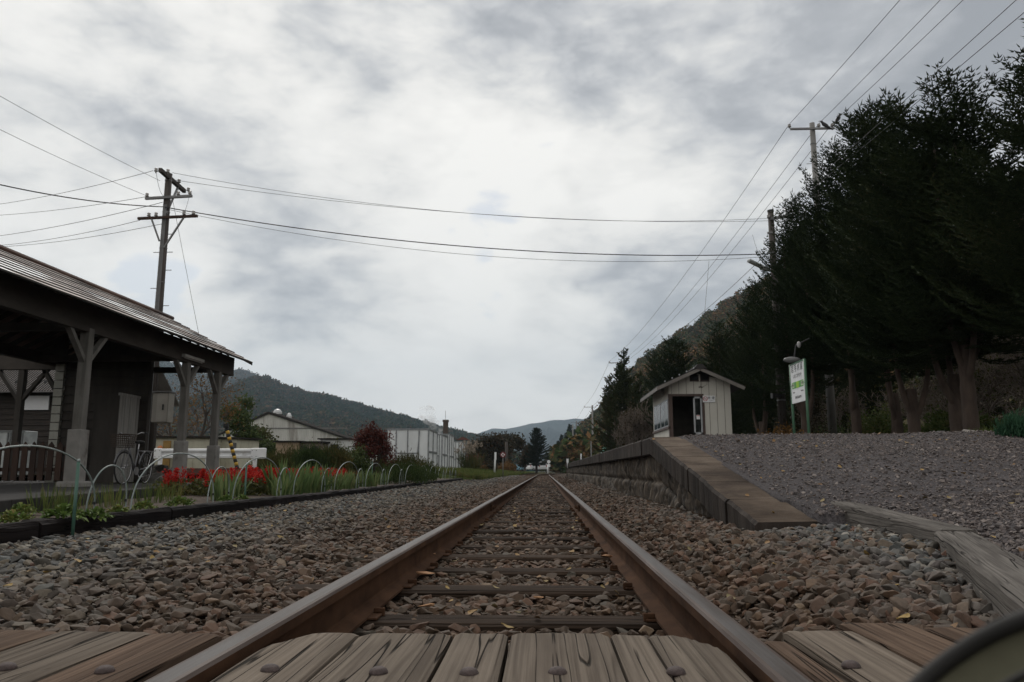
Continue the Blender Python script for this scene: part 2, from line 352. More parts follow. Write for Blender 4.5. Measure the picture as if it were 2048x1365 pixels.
M_rail_top = mat('rail head', [(.3, (0.053, 0.038, 0.031)), (.7, (0.097, 0.074, 0.064))], 5, (8, .4, 8), 'World', rough=.55, metal=.1, bump=.15, spec=.12, second=([(.35, (0.570, 0.450, 0.386)), (.6, (1, 1, 1))], 2.2, (3, 1, 3), .7))
M_rail_band = mat('worn running band', [(.3, (.048, .04, .036)), (.7, (.08, .073, .07))], 6, (14, .3, 14), 'World', rough=.5, bump=.2, spec=.14, second=([(.36, (.6, .46, .36)), (.55, (1, 1, 1))], 1.6, (5, .7, 5), .8))
M_rail_side = mat('rail rust', [(.3, (.034, .018, .011)), (.7, (.082, .043, .025))], 8, (1, .5, 1), 'World', rough=.95, bump=.5, bdist=.004, spec=.08)
M_plank = grain_mat('weathered plank', (.172, .142, .114), (.092, .073, .058), (.014, .011, .008), fine=.8, dirt=.35)
M_plank_brown = grain_mat('brown plank', (.145, .10, .072), (.065, .042, .03), (.012, .009, .007), fine=.8, dirt=.35)
M_sleeper = grain_mat('old sleeper', (.056, .038, .027), (.022, .015, .011), (.006, .004, .003), axis='X', rnd=.35)
M_creosote = grain_mat('creosoted timber', (0.019, 0.015, 0.014), (0.008, 0.006, 0.007), (0.004, 0.003, 0.003), rnd=.25, rough=.8)
M_edging = grain_mat('grey edging timber', (.17, .155, .14), (.075, .066, .06), (.02, .017, .015), rnd=.1)
M_bolt = plain('rusty bolt head', (.062, .045, .042), .75, .45, bump=.7, scale=60, bdist=.003)
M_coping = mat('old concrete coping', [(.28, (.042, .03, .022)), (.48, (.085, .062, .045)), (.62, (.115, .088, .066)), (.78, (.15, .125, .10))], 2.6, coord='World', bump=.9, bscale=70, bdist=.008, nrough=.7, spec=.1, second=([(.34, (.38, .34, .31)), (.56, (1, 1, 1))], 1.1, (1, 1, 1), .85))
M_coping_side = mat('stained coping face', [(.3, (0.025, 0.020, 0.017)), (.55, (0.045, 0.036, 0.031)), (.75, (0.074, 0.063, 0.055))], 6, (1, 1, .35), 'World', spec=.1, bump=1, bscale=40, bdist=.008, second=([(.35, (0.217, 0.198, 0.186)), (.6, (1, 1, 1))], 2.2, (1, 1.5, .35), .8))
M_wall = mat('split stone wall', [(.28, (0.025, 0.021, 0.019)), (.45, (0.076, 0.064, 0.053)), (.6, (0.128, 0.102, 0.078)), (.8, (0.170, 0.148, 0.125))], 7, (1, 1.6, .5), 'World', bump=.9, bscale=26, bdist=.02, detail=8, nrough=.68, second=([(.36, (.22, .2, .18)), (.52, (1, 1, 1))], 5, (1, 2.2, .22), .9))  # dark upright streaks: stains, with crevice shade put into the colour
M_asphalt = mat('worn asphalt', [(.3, (.024, .023, .023)), (.7, (.05, .047, .045))], 2, coord='World', spec=.08, bump=.4, bscale=160, bdist=.004)
M_soil = mat('bed soil', [(.3, (.045, .034, .027)), (.7, (.105, .082, .066))], 9, coord='World', spec=.08, bump=.9, bscale=50, bdist=.02)
M_ground = mat('rough ground', [(.3, (.035, .035, .018)), (.55, (.06, .052, .03)), (.75, (.085, .07, .045))], .6, coord='World', spec=0.0, rough=1.0, bump=.6, bscale=8, bdist=.1)
M_meadow = mat('meadow ground', [(.3, (.035, .05, .016)), (.7, (.075, .085, .03))], .8, coord='World', spec=0.0, rough=1.0, bump=.5, bscale=8, bdist=.1)
M_iron = plain('dark iron', (.03, .03, .03), .55)
M_white = plain('white paint', (.72, .73, .74), .5, .06)
M_black = plain('black paint', (.02, .02, .02), .6)

XC = -.122            # centre of the track
# ------------------------------------------------------------------ setting: ground sheets
def sheet(name, xs, ys, f, m, smooth=True):
    V, F = grid(xs, ys, f); return tag(link(name, npmesh(name, V, F, m, smooth)), kind='structure')
sheet('ground', [-9000, -300, -60, 60, 300, 9000], [-3000, -60, 60, 300, 2000, 12000], lambda x, y: -.6, M_ground)
sheet('yard_ground', np.linspace(-140, -6.2, 30), np.linspace(21.5, 60, 16), lambda x, y: .26 + .03 * fbm(x, y, .2), M_ground)
sheet('meadow', np.concatenate([np.linspace(-160, -9, 20), np.linspace(-8.5, -3.2, 12)]), np.linspace(41, 330, 60),
      lambda x, y: -.12 + .40 * min(1, max(0, (-x - 3.3) / 3.0)) + (.15 * fbm(x, y, .15) if x < -4 else 0) + .0008 * max(0, y - 60) - .32 * max(0, 1 - (y - 41) / 4), M_meadow)
def trackx(y): return XC + (0 if y < 78 else (y - 78) ** 2 / 900.0)
def ballast_z(x, y):
    d = x - XC; a = abs(d)
    def ss(v, p, q): t = min(1, max(0, (v - p) / (q - p))); return t * t * (3 - 2 * t)
    if d < 0: z = -.175 + .06 * ss(a, 1.1, 2.0) - .015 * ss(a, 2.5, 3.6)
    else: z = -.175 + .135 * ss(a, .62, 1.25) + .045 * ss(a, 1.3, 1.9)
    return z
def bed_z(x, y):
    if y > 78: x = x - trackx(y) + XC
    return ballast_z(x, y) - .012 + .02 * fbm(x, y, 2.2)
sheet('ballast_bed', np.linspace(-6.8, 3.0, 70), np.concatenate([np.linspace(-1.5, 12, 80), np.linspace(12.5, 90, 60)]), bed_z, M_bed)
V, F = grid(np.linspace(-4.6, 2.4, 20), np.linspace(89.9, 260, 60), lambda x, y: bed_z(x, 10) + .002)
V[:, 0] += np.array([trackx(y) - XC for y in V[:, 1]]); tag(link('far_trackbed', npmesh('far_trackbed', V, F, M_bed, True)), kind='structure')

# ------------------------------------------------------------------ rails, sleepers
RP = [(-.056, -.152), (-.056, -.143), (-.012, -.128), (-.008, -.12), (-.008, -.045), (-.032, -.034), (-.0335, -.008), (-.028, -.001), (-.019, .0005), (0, .001), (.019, .0005), (.028, -.001), (.0335, -.008), (.032, -.034), (.008, -.045), (.008, -.12), (.012, -.128), (.056, -.143), (.056, -.152)]
def rail(side, label):
    ys = list(np.linspace(-1, 78, 80)) + list(np.linspace(80, 250, 86)); k = len(RP); vs = []
    for y in ys:
        x0 = trackx(y) + side * .5665 + .004 * fbm(y, side, .25)
        vs += [(x0 + px * side, y, pz + .004 * fbm(y, side + 5, .2)) for px, pz in RP]
    fs = []; mi = []
    for i in range(len(ys) - 1):
        for j in range(k - 1):
            fs.append((i * k + j, i * k + j + 1, (i + 1) * k + j + 1, (i + 1) * k + j)); mi.append(2 if 8 <= j <= 9 else 1 if 6 <= j <= 11 else 0)
    mb = MB(); mb.v = vs; mb.f = fs; mb.m = mi
    o = build('rail', mb, [M_rail_side, M_rail_top, M_rail_band], smooth=False); tag(o, label, 'rail', 'rails of the single track')
    # joint plates with their nuts
    for yj in (10.2,):
        x0 = XC + side * .5665; pb = MB()
        for s2 in (-1, 1): pb.box((x0 + s2 * .02, yj, -.085), (.018, .5, .07))
        fp = build('joint_plate', pb, M_rail_side, o, bevel=.004)
        for k2 in range(4):
            nb = MB(); nb.lathe([(.016, -.028), (.016, .028)], (x0 - side * .03, yj - .18 + .12 * k2, -.085), 6, axis='X'); build('nut', nb, M_rail_side, fp)
    return o
rail(-1, 'long rusty steel rail on the flower bed side of the track')
rail(1, 'long rusty steel rail on the platform side of the track')

sl_y = []; y = 2.28
rs = random.Random(3)
while y < 60:
    sl_y.append(y); y += rs.choice([.60, .66, .70, .63, .72]) * (1.0 if y < 20 else 1.1)
ords = ['', 'second', 'third', 'fourth', 'fifth', 'sixth', 'seventh', 'eighth', 'ninth', 'tenth']
def sleeper(i, y):
    rd = random.Random(i * 5 + 1); hl = 1.05; dx = rd.uniform(-.06, .06); rz = rd.uniform(-.012, .012); dz = rd.uniform(-.008, .006)
    n = 22; vs = []; fs = []
    # rough timber: long box whose top edge is eaten away here and there
    for k in range(n + 1):
        x = -hl + 2 * hl * k / n
        e = lambda q: .010 * noise.noise(Vector((x * 4, q * 7.3, i * 3.1)))
        vs += [(x, -.095 + e(1), -.13), (x, -.095 + e(1), -.012 + e(2)), (x, -.08 + e(3), .003 * e(5)), (x, .0, .004 + .4 * e(4)), (x, .08 + e(6), .003 * e(7)), (x, .095 + e(8), -.012 + e(9)), (x, .095 + e(8), -.13)]
    for k in range(n):
        for j in range(6): fs.append((k * 7 + j, k * 7 + j + 1, (k + 1) * 7 + j + 1, (k + 1) * 7 + j))
    fs += [tuple(range(7)), tuple(n * 7 + j for j in range(6, -1, -1))]
    mb = MB(); mb.add(vs, fs)
    lab = 'dark wooden sleeper nearest to the plank crossing' if i == 0 else ('dark wooden sleeper under the rails, %s one beyond the plank crossing' % ords[i] if i < 10 else 'dark worn wooden sleeper farther along the track, more than ten beyond the crossing')
    t = thing('sleeper', lab, 'sleeper', (XC + dx, y, -.156 + dz), rz, 'wooden sleepers across the track')
    build('timber', mb, M_sleeper, t, world=False)
    if i < 14:
        for s in (-1, 1):
            pb = MB(); pb.box((s * .5665 - dx, 0, .008), (.18, .13, .009)); tp = build('tie_plate', pb, M_rail_side, t, world=False, bevel=.003)
            for q in (-1, 1):
                sb = MB(); sb.box((s * .5665 - dx + q * .075, q * .04, .022), (.035, .022, .018)); sb.box((s * .5665 - dx + q * .088, q * .04, .016), (.02, .02, .03)); build('spike', sb, M_rail_side, tp, world=False, bevel=.004)
    return t
for i, y in enumerate(sl_y): sleeper(i, y)

# ------------------------------------------------------------------ plank crossing
def plank(x0, x1, y0, y1, top, th, m, label, bolts, chamfer=None, skew=0.0, seed=0):
    """heavy board along the track: ragged far end, rounded worn edges, dished top"""
    rd = random.Random(seed); nx, ny = 12, 40; vs = []; fs = []; xm = (x0 + x1) / 2
    def P(a, b):
        yy = y0 + (y1 - y0) * b; xx = x0 + (x1 - x0) * a + skew * (yy - y1)
        yend = y1 + .003 * noise.noise(Vector((a * 6, seed, 0))) - (.006 * max(0, noise.noise(Vector((a * 9, seed, 4)))) )
        if chamfer:
            q = a if chamfer > 0 else 1 - a
            yend -= max(0, q - .5) * abs(chamfer)
        yy = min(yy, yend) if b < 1 else yend
        edge = min(a, 1 - a) * (x1 - x0); z = top - .006 * math.exp(-edge / .004) + .0022 * noise.noise(Vector((xx * 22, yy * 2.2, seed))) - .012 * max(0, noise.noise(Vector((xx * 30, yy * 1.2, seed + 9))) - .35)
        z -= .006 * math.exp(-(yend - yy) / .006)
        return (xx, yy, z)
    for j in range(ny + 1):
        for i in range(nx + 1): vs.append(P(i / nx, j / ny))
    for j in range(ny):
        for i in range(nx): a = j * (nx + 1) + i; fs.append((a, a + 1, a + nx + 2, a + nx + 1))
    ring = [i for i in range(nx + 1)] + [(j) * (nx + 1) + nx for j in range(1, ny + 1)] + [ny * (nx + 1) + i for i in range(nx - 1, -1, -1)] + [j * (nx + 1) for j in range(ny - 1, 0, -1)]
    o0 = len(vs); vs += [(vs[i][0], vs[i][1], top - th) for i in ring]; k = len(ring)
    fs += [(ring[i], ring[(i + 1) % k], o0 + (i + 1) % k, o0 + i) for i in range(k)] + [tuple(o0 + i for i in range(k))]
    mb = MB(); mb.add(vs, fs); t = thing('crossing_plank', label, 'plank', (xm, y1, top - th), 0, 'planks of the foot crossing')
    build('board', mb, m, t, smooth=False)
    for bx, by in bolts:
        bb = MB(); bb.lathe([(.0185, -.002), (.018, .003), (.015, .0075), (.009, .0105), (.003, .0115)], (bx, by, top), 14); build('bolt', bb, M_bolt, t, smooth=True)
TZ = -.008
def bx(px, py): p = at(px, py, Z=TZ); return (p.x, p.y)
plank(-.622, -.447, .5, 1.945, TZ, .1, M_plank, 'weathered crossing plank with clipped corner beside the left rail', [bx(540, 1341)], chamfer=-.32, seed=1)
plank(-.438, -.221, .5, 1.945, TZ, .1, M_plank, 'weathered crossing plank between the clipped left one and the narrow knotty one', [bx(757, 1346)], seed=2)
plank(-.212, -.089, .5, 1.945, TZ + .002, .1, M_plank, 'narrow knotty crossing plank left of the widest plank, between the rails', [bx(938, 1350)], seed=3)
plank(-.080, .147, .5, 1.95, TZ + .003, .1, M_plank, 'widest crossing plank, pale and knotty, in the middle between the rails', [bx(1115, 1350)], seed=4)
plank(.154, .236, .5, 1.95, TZ, .1, M_plank, 'narrowest crossing plank right of the widest one, without a bolt', [], seed=5)
plank(.241, .385, .5, 1.945, TZ, .1, M_plank, 'weathered crossing plank with clipped corner beside the right rail', [bx(1352, 1346)], chamfer=.28, seed=6)
plank(-.955, -.785, .5, 1.955, TZ - .006, .1, M_plank_brown, 'brown crossing plank just outside the left rail', [bx(210, 1337)], seed=7)
plank(-1.19, -.965, .5, 1.97, TZ - .006, .1, M_plank, 'crossing plank with long dark split, second outside the left rail', [bx(14, 1331)], seed=8)
plank(-1.43, -1.20, .5, 1.98, TZ - .006, .1, M_plank_brown, 'crossing plank cut by the left edge of the picture', [], seed=9)
plank(.525, .578, .5, 2.0, TZ - .02, .1, M_plank_brown, 'thin dark crossing plank just outside the right rail', [], seed=10)
plank(.585, .752, .5, 2.04, TZ - .004, .1, M_plank, 'crossing plank with one bolt outside the right rail', [bx(1702, 1329)], seed=11)
plank(.762, .935, .5, 2.15, TZ - .004, .1, M_plank_brown, 'crossing plank second outside the right rail, beside the camera strap', [], seed=12)
plank(.945, 1.12, .5, 2.1, TZ - .004, .1, M_plank_brown, 'crossing plank mostly hidden behind the camera strap', [], seed=13)

# grey timbers that edge the gravel ramp
def edging(p0, p1, wd, ht, label, seed):
    p0, p1 = Vector(p0), Vector(p1); L = (p1 - p0).length; ang = math.atan2(p1.y - p0.y, p1.x - p0.x) - math.pi / 2; n = 24; vs = []; fs = []
    for k in range(n + 1):
        y = L * k / n; e = lambda q, s_=.012: s_ * noise.noise(Vector((y * 3, q * 5.7, seed)))
        h = p0.z + (p1.z - p0.z) * k / n - p0.z
        vs += [(-wd / 2 + e(1), y, h - ht), (-wd / 2 + e(1), y, h - .012), (-wd / 2 + .012 + e(2), y, h + e(3, .004)), (0, y, h + e(5, .006)), (wd / 2 - .012 + e(6), y, h + e(7, .006)), (wd / 2 + e(8), y, h - .014), (wd / 2 + e(8), y, h - ht)]
    for k in range(n):
        for j in range(6): fs.append((k * 7 + j, k * 7 + j + 1, (k + 1) * 7 + j + 1, (k + 1) * 7 + j))
    fs += [tuple(range(7)), tuple(n * 7 + j for j in range(6, -1, -1))]
    mb = MB(); mb.add(vs, fs); o = build('edging_timber', mb, M_edging, world=False); o.location = p0; o.rotation_euler = (0, 0, ang)
    return tag(o, label, 'timber', 'grey timbers edging the gravel ramp')
edging((1.12, 1.75, .075), (1.93, 3.86, .09), .17, .17, 'weathered grey timber running from the plank crossing up to the gravel', 3)
edging((1.96, 3.88, .095), (2.10, 5.85, .165), .17, .18, 'shorter grey timber beyond the first one, near the foot of the concrete ramp', 8)

# ------------------------------------------------------------------ platform
PZ = .80; PX = 1.35
def ramp_z(y): return .04 + (PZ - .04) * min(1, max(0, (y - 5.2) / 4.95))
def gravel_z(x, y):
    def ss(v, p, q): t = min(1, max(0, (v - p) / (q - p))); return t * t * (3 - 2 * t)
    z = .045 + (PZ - .045) * min(1, max(0, (y - 5.0) / 5.15)) if y > 5.0 else .045
    z += .09 * ss(x, 1.8, 3.2) * (1 - ss(y, 7, 10)) - .014 * (1 - ss(x, 1.75, 2.0)) + .03 * ss(y, 2, 5) * ss(x, 1.9, 2.4) * (1 - ss(y, 7, 10))
    if y < 10.6: z += .022 * ss(y, 9, 10.4)
    z += max(0, x - 3.0) * .013 * min(1, y / 8) + .014 * fbm(x, y, .8) * ss(x, 1.75, 2.3)
    return z
gx = np.concatenate([np.linspace(1.42, 3.2, 60), np.linspace(3.4, 9.5, 40)])
V, F = grid(gx, np.concatenate([np.linspace(1.0, 11, 120), np.linspace(11.5, 51, 40)]), gravel_z)
# keep the sheet behind the timbers
def right_of_timbers(x, y):
    if y < 3.87: return x > 1.12 + (y - 1.75) * .384
    if y < 5.3: return x > 1.96 + (y - 3.88) * .07
    return x > PX + .37 + (0 if y > 5.85 else .05)
for v in V:
    if not right_of_timbers(v[0], v[1]): v[2] = min(v[2], bed_z(v[0], v[1]) - .03)
tag(link('platform_gravel', npmesh('platform_gravel', V, F, M_gravel, True)), kind='structure')
sheet('wood_floor', np.concatenate([np.linspace(6.2, 30, 30), [40, 60, 90]]), np.concatenate([np.linspace(4, 60, 60), [70, 90, 130, 200]]), lambda x, y: min(PZ - .06 + max(0, x - 6.5) * .09, 3.5) + .10 * fbm(x, y, .5) + max(0, x - 30) * .25 - (0 if x > 7 else .15), M_ground)

plat = thing('platform', 'low station platform with concrete coping over a rough stone wall', 'platform', (PX, 10.1, 0))
def coping(y0, y1, i):
    e = .005; ya, yb = y0 + e, y1 - e; n = 16; rd = random.Random(i); mb = MB(); w_ = .40; th = .235; dx = rd.uniform(-.008, .008)
    x0, x1 = PX + dx, PX + w_ + dx
    def pt(x, y, z):
        ch = .022 * max(0, noise.noise(Vector((x * 3, y * 9, i * 2.7 + z * 2))) - .25) if x < PX + .05 + dx else 0
        return (x + .006 * noise.noise(Vector((y * 11, z * 7, i))) + ch, y, z + .006 * noise.noise(Vector((x * 5, y * 6, i))) - ch)
    vs = []; fs = []; k = 6
    for j in range(n + 1):
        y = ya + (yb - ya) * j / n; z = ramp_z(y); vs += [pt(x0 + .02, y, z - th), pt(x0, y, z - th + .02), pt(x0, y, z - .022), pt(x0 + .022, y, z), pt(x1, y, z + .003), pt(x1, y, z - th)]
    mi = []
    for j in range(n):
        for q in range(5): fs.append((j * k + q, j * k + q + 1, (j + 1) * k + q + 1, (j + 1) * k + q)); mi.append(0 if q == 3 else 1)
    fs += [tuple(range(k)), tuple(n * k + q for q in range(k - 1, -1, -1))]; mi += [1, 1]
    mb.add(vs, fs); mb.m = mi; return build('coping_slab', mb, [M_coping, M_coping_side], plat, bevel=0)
ys = [5.22, 6.0, 6.75, 7.55, 8.3, 9.15, 10.12]
while ys[-1] < 51: ys.append(ys[-1] + .92)
for i in range(len(ys) - 1): coping(ys[i], ys[i + 1], i)
# stone wall below: courses of rough split blocks, standing back from the coping
wy = np.concatenate([np.arange(5.6, 16, .03), np.arange(16, 51.2, .1)]); wz = np.linspace(0, 1, 30)
V = []; rcell = {}
def block(y, z):
    c = 0 if z < .235 else 1; L = .42 + .1 * c; q = (y + c * .21) / L; i = math.floor(q); u = q - i; r0 = random.Random(i * 7 + c * 131).random()
    e = min(u, 1 - u) * L; ez = min(abs(z - .235), .3)
    return .055 * (1 - math.exp(-e / .03)) * (1 - math.exp(-ez / .022)) * (.6 + .8 * r0) - .012
for y in wy:
    for t in wz:
        z0 = -.15; z1 = ramp_z(y) - .22; z = z0 + (z1 - z0) * t if z1 > z0 else z0
        zz = z - (ramp_z(y) - .22) + .58
        d = block(y, zz) + .05 * noise.fractal(Vector((y * 13, z * 3.4, 1)), .9, 2, 5)
        V.append((PX + .17 - d * 1.25, y, z))
n, m_ = len(wy), len(wz); i = np.arange((n - 1) * (m_ - 1)); r, c = i // (m_ - 1), i % (m_ - 1); a = r * m_ + c
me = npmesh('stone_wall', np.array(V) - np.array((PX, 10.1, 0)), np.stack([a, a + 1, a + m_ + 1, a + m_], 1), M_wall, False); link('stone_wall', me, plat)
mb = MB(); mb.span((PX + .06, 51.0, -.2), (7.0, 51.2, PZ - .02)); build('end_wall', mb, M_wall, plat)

# ------------------------------------------------------------------ loose stones
def stone_shape(seed, flat=.62, sub=2):
    """split rock: hull of a few random points with its edges knocked off"""
    rd = random.Random(seed); bm = bmesh.new(); sx, sy = rd.uniform(.95, 1.3), rd.uniform(.7, 1.0)
    for _ in range(13 if sub > 1 else 9):
        p = Vector((rd.gauss(0, 1), rd.gauss(0, 1), rd.gauss(0, 1))).normalized() * rd.uniform(.42, .56); bm.verts.new((p.x * sx, p.y * sy, p.z * flat * 1.15))
    r = bmesh.ops.convex_hull(bm, input=bm.verts); bmesh.ops.delete(bm, geom=list({g for g in r['geom_interior'] + r['geom_unused'] if isinstance(g, bmesh.types.BMVert)}), context='VERTS')
    bmesh.ops.dissolve_limit(bm, angle_limit=R(14), verts=bm.verts, edges=bm.edges)
    if sub > 1: bmesh.ops.bevel(bm, geom=list(bm.edges), offset=.026, segments=1, affect='EDGES', clamp_overlap=True)
    bmesh.ops.recalc_face_normals(bm, faces=bm.faces)
    me = bpy.data.meshes.new('stone'); bm.to_mesh(me); bm.free(); return me
def stones(name, n, region, size, mats, seed, kind_z, label, flat=.62, density=None, ns=9, sub=2, tilt=.36, lift=.2):
    g = np.random.default_rng(seed); pr = [stone_shape(seed * 50 + i, flat, sub) for i in range(ns)]
    for p in pr: p.materials.append(mats)
    pts = []; sc = []
    while len(pts) < n:
        x = g.uniform(region[0], region[1]); u = g.uniform(); y = region[2] + (region[3] - region[2]) * u ** density if density else region[2] + (region[3] - region[2]) * u
        z = kind_z(x, y)
        if z is None: continue
        s = size[0] + (size[1] - size[0]) * g.uniform() ** 2.8
        if y > 9: s *= 1 + (y - 9) * .03
        pts.append((x, y, z + s * (lift * .5 + g.uniform(-.25, .28)))); sc.append((s * g.uniform(.85, 1.2), s, s * g.uniform(.8, 1.15)))
    k = len(pts); rot = np.stack([g.normal(0, tilt, k), g.normal(0, tilt, k), g.uniform(0, 6.28, k)], 1)
    return scatter(name, pr, pts, rot, sc, g.integers(0, ns, k), label=label, cat='gravel')
def bed_x(y): return -3.72 - .019 * (y - 5)      # timber edge of the flower bed
def on_sleeper(x, y): return abs(x - XC) < 1.08 and any(abs(y - s) < .10 for s in sl_y)
def zl(x, y):
    if x < bed_x(y) + .02 or x > XC - .63 or (on_sleeper(x, y) and random.random() < .85) or (y < 2.02 and x > -1.45): return None
    return ballast_z(x, y)
def zm(x, y):
    if (on_sleeper(x, y) and random.random() < .88) or y < 1.9: return None
    return ballast_z(x, y) - .014
def zr(x, y):
    if y > 5.15 and (x < PX + .44 and x > PX - .02 or x > PX + .4 and y > 5.6 or x > 1.42 and y > 6): return None
    if y < 2.13 and x < 1.14: return None
    if right_of_timbers(x - .02, y) and y < 5.2: return None
    if on_sleeper(x, y) and random.random() < .85: return None
    return ballast_z(x, y)
stones('ballast', 78000, (-4.9, -.72, 1.2, 30), (.023, .08), M_stone_left, 11, zl, 'brown and grey ballast stones left of the track', density=1.75, flat=.5)
stones('ballast', 29000, (-.64, .42, 1.8, 24), (.018, .075), M_stone, 12, zm, 'rust brown ballast stones between the rails', density=1.6, flat=.44, tilt=.28)
stones('ballast', 34000, (.5, 2.3, 1.3, 26), (.021, .075), M_stone, 13, zr, 'grey ballast stones between the right rail and the platform', density=1.7)
def zfar(x, y):
    if y < 24 or x < bed_x(y) + .02 and y < 43 or abs(abs(x - XC) - .5665) < .07 or x > 1.4 and y < 51: return None
    return ballast_z(x, y) - .02
stones('ballast', 11000, (-4.6, 2.2, 24, 78), (.04, .075), M_stone_left, 19, zfar, 'far ballast stones along the narrowing track', density=1.3)
def zg(x, y):
    if not right_of_timbers(x - .03, y): return None
    if y > 5.2 and x < PX + .43: return None
    return gravel_z(x, y)
stones('gravel', 60000, (1.15, 8.2, 1.6, 11.2), (.014, .04), M_chip, 14, zg, 'fine crushed gravel on the platform ramp', flat=.6, ns=6, sub=1)
stones('gravel', 9000, (1.15, 3.4, 1.6, 5.5), (.014, .038), M_chip, 15, zg, 'fine crushed gravel beside the grey timbers', flat=.6, ns=6, sub=1)
stones('gravel', 26000, (-3.9, -.72, 1.9, 7.5), (.008, .022), M_stone_left, 16, zl, 'stone crumbs among the ballast left of the track', density=1.5, ns=5, sub=1)
stones('gravel', 16000, (-.64, .42, 1.9, 9), (.008, .022), M_stone, 17, zm, 'rusty stone crumbs between the rails', density=1.5, ns=5, sub=1)
stones('gravel', 14000, (.5, 2.2, 1.9, 8), (.008, .022), M_stone, 18, zr, 'stone crumbs among the ballast right of the track', density=1.5, ns=5, sub=1)
M_chipwood = plain('fresh split wood', (0.352, 0.192, 0.099), .85, .3, 30, bump=.5)
for i, (px, py, sz, lab) in enumerate([(850, 1148, .085, 'large orange splinter of wood by the left rail, on the second sleeper'), (1216, 1113, .07, 'orange wood splinter near the right rail'), (870, 1110, .05, 'thin pale wood splinter lying on a sleeper left of the middle'), (1075, 1196, .05, 'brown wood splinter on the nearest sleeper'), (855, 1212, .05, 'pale wood splinter at the left end of the nearest sleeper')]):
    p = at(px, py, Z=-.135); me = stone_shape(700 + i, .45, 2); me.materials.append(M_chipwood); o = link('wood_splinter', me, loc=(p.x, p.y, -.132)); o.scale = (sz * 1.3, sz * .6, sz * .5); o.rotation_euler = (.2, .1, i * .8); tag(o, lab, 'wood splinter', 'wood splinters between the rails')
def leaf_shape(seed, m):
    rd = random.Random(seed); mb = MB(); n = 7; L = .05; c = rd.uniform(-.3, .3)
    left = [(-.5 * L + L * i / n, .34 * L * math.sin(math.pi * i / n) ** .8, .25 * L * abs(i / n - .5) + c * .2 * L) for i in range(n + 1)]; mid = [(x, 0, z * .5) for x, y, z in left]; right = [(x, -y, z) for x, y, z in left]
    for i in range(n): mb.add([left[i], left[i + 1], mid[i + 1], mid[i]], [(0, 1, 2, 3)]); mb.add([right[i], mid[i], mid[i + 1], right[i + 1]], [(0, 1, 2, 3)])
    return mb.mesh('leaf', m)
M_litter = bpy.data.materials.new('dry leaves'); M_litter.use_nodes = True; _t = NT(M_litter.node_tree); _b = _t.n['Principled BSDF']
_t.put(_b.inputs['Base Color'], _t.ramp(_t.new('ShaderNodeObjectInfo').outputs['Random'], [(0, (.11, .06, .03)), (.4, (.19, .11, .045)), (.7, (.26, .17, .05)), (1, (.16, .13, .06))])); _b.inputs['Roughness'].default_value = .8
_g = np.random.default_rng(77); _pts = []
while len(_pts) < 620:
    x = _g.uniform(-3.9, 7.5); y = 1.9 + 10 * _g.uniform() ** 1.5
    if PX - .05 < x < PX + .42 and y > 5.2: z = ramp_z(y) + .006 if _g.uniform() < .35 else None
    elif right_of_timbers(x - .03, y) and x > 1.1: z = gravel_z(x, y) + .016
    elif x > bed_x(y) + .1 and not (y < 2.1 and -1.5 < x < 1.14) and abs(abs(x - XC) - .5665) > .08: z = ballast_z(x, y) + .03
    else: z = None
    if z is not None: _pts.append((x, y, z))
_k = len(_pts); scatter('fallen_leaves', [leaf_shape(i, M_litter) for i in range(4)], _pts, np.stack([_g.normal(0, .3, _k), _g.normal(0, .3, _k), _g.uniform(0, 6.28, _k)], 1), np.repeat(_g.uniform(.5, 1.1, _k)[:, None], 3, 1), _g.integers(0, 4, _k), label='dry fallen leaves scattered on ballast and gravel', cat='leaves')
# ------------------------------------------------------------------ vegetation builders
M_bark = mat('spruce bark', [(.3, (.045, .031, .024)), (.7, (.10, .072, .056))], 6, (1, 1, .35), bump=.9, bscale=22, bdist=.02, rnd=.15)
M_bark_dark = mat('dark bark', [(.3, (.03, .024, .02)), (.7, (.07, .055, .045))], 6, (1, 1, .35), bump=.8, bscale=20, bdist=.02, rnd=.15)
M_spruce = leaf_mat('spruce needles', [(.1, (0.012, 0.022, 0.009)), (.45, (0.023, 0.036, 0.015)), (.75, (0.036, 0.050, 0.019)), (.95, (0.056, 0.056, 0.025))], trans=.08, scale=.5)
M_cypress = leaf_mat('cypress needles', [(.1, (.022, .034, .014)), (.5, (.045, .058, .022)), (.9, (.075, .06, .03))], trans=.1, scale=.4)
M_dconifer = leaf_mat('dark conifer', [(.1, (.012, .02, .012)), (.9, (.034, .046, .026))], trans=.05, scale=.3)
M_leaf_olive = leaf_mat('olive leaves', [(.1, (.03, .04, .014)), (.5, (.062, .068, .022)), (.9, (.11, .085, .03))], scale=.7)
M_leaf_green = leaf_mat('green leaves', [(.1, (.026, .042, .015)), (.5, (.05, .075, .024)), (.9, (.085, .10, .035))], scale=.7)
M_leaf_orange = leaf_mat('autumn leaves', [(.1, (.06, .04, .016)), (.5, (.13, .07, .022)), (.9, (.19, .10, .035))], scale=.6)
M_leaf_maroon = leaf_mat('maroon leaves', [(.1, (.045, .014, .012)), (.5, (.085, .026, .02)), (.9, (.13, .045, .03))], scale=.8)
M_leaf_dusk = leaf_mat('dull red brown leaves', [(.1, (.02, .02, .01)), (.5, (.042, .034, .018)), (.9, (.08, .042, .024))], scale=.3)
M_twig = plain('bare twigs', (.15, .122, .10), .9, bump=0)
M_grass = leaf_mat('grass blades', [(.1, (.04, .06, .016)), (.5, (.08, .11, .03)), (.9, (.15, .13, .05))], scale=.8, trans=.3)
M_iris = leaf_mat('sword leaves', [(.1, (.06, .10, .035)), (.5, (.11, .16, .06)), (.9, (.19, .20, .09))], scale=1.5, trans=.3)
M_primrose = leaf_mat('rosette leaves', [(.1, (.06, .10, .025)), (.5, (.10, .155, .04)), (.85, (.17, .17, .05)), (1, (.22, .14, .05))], scale=4, trans=.25)
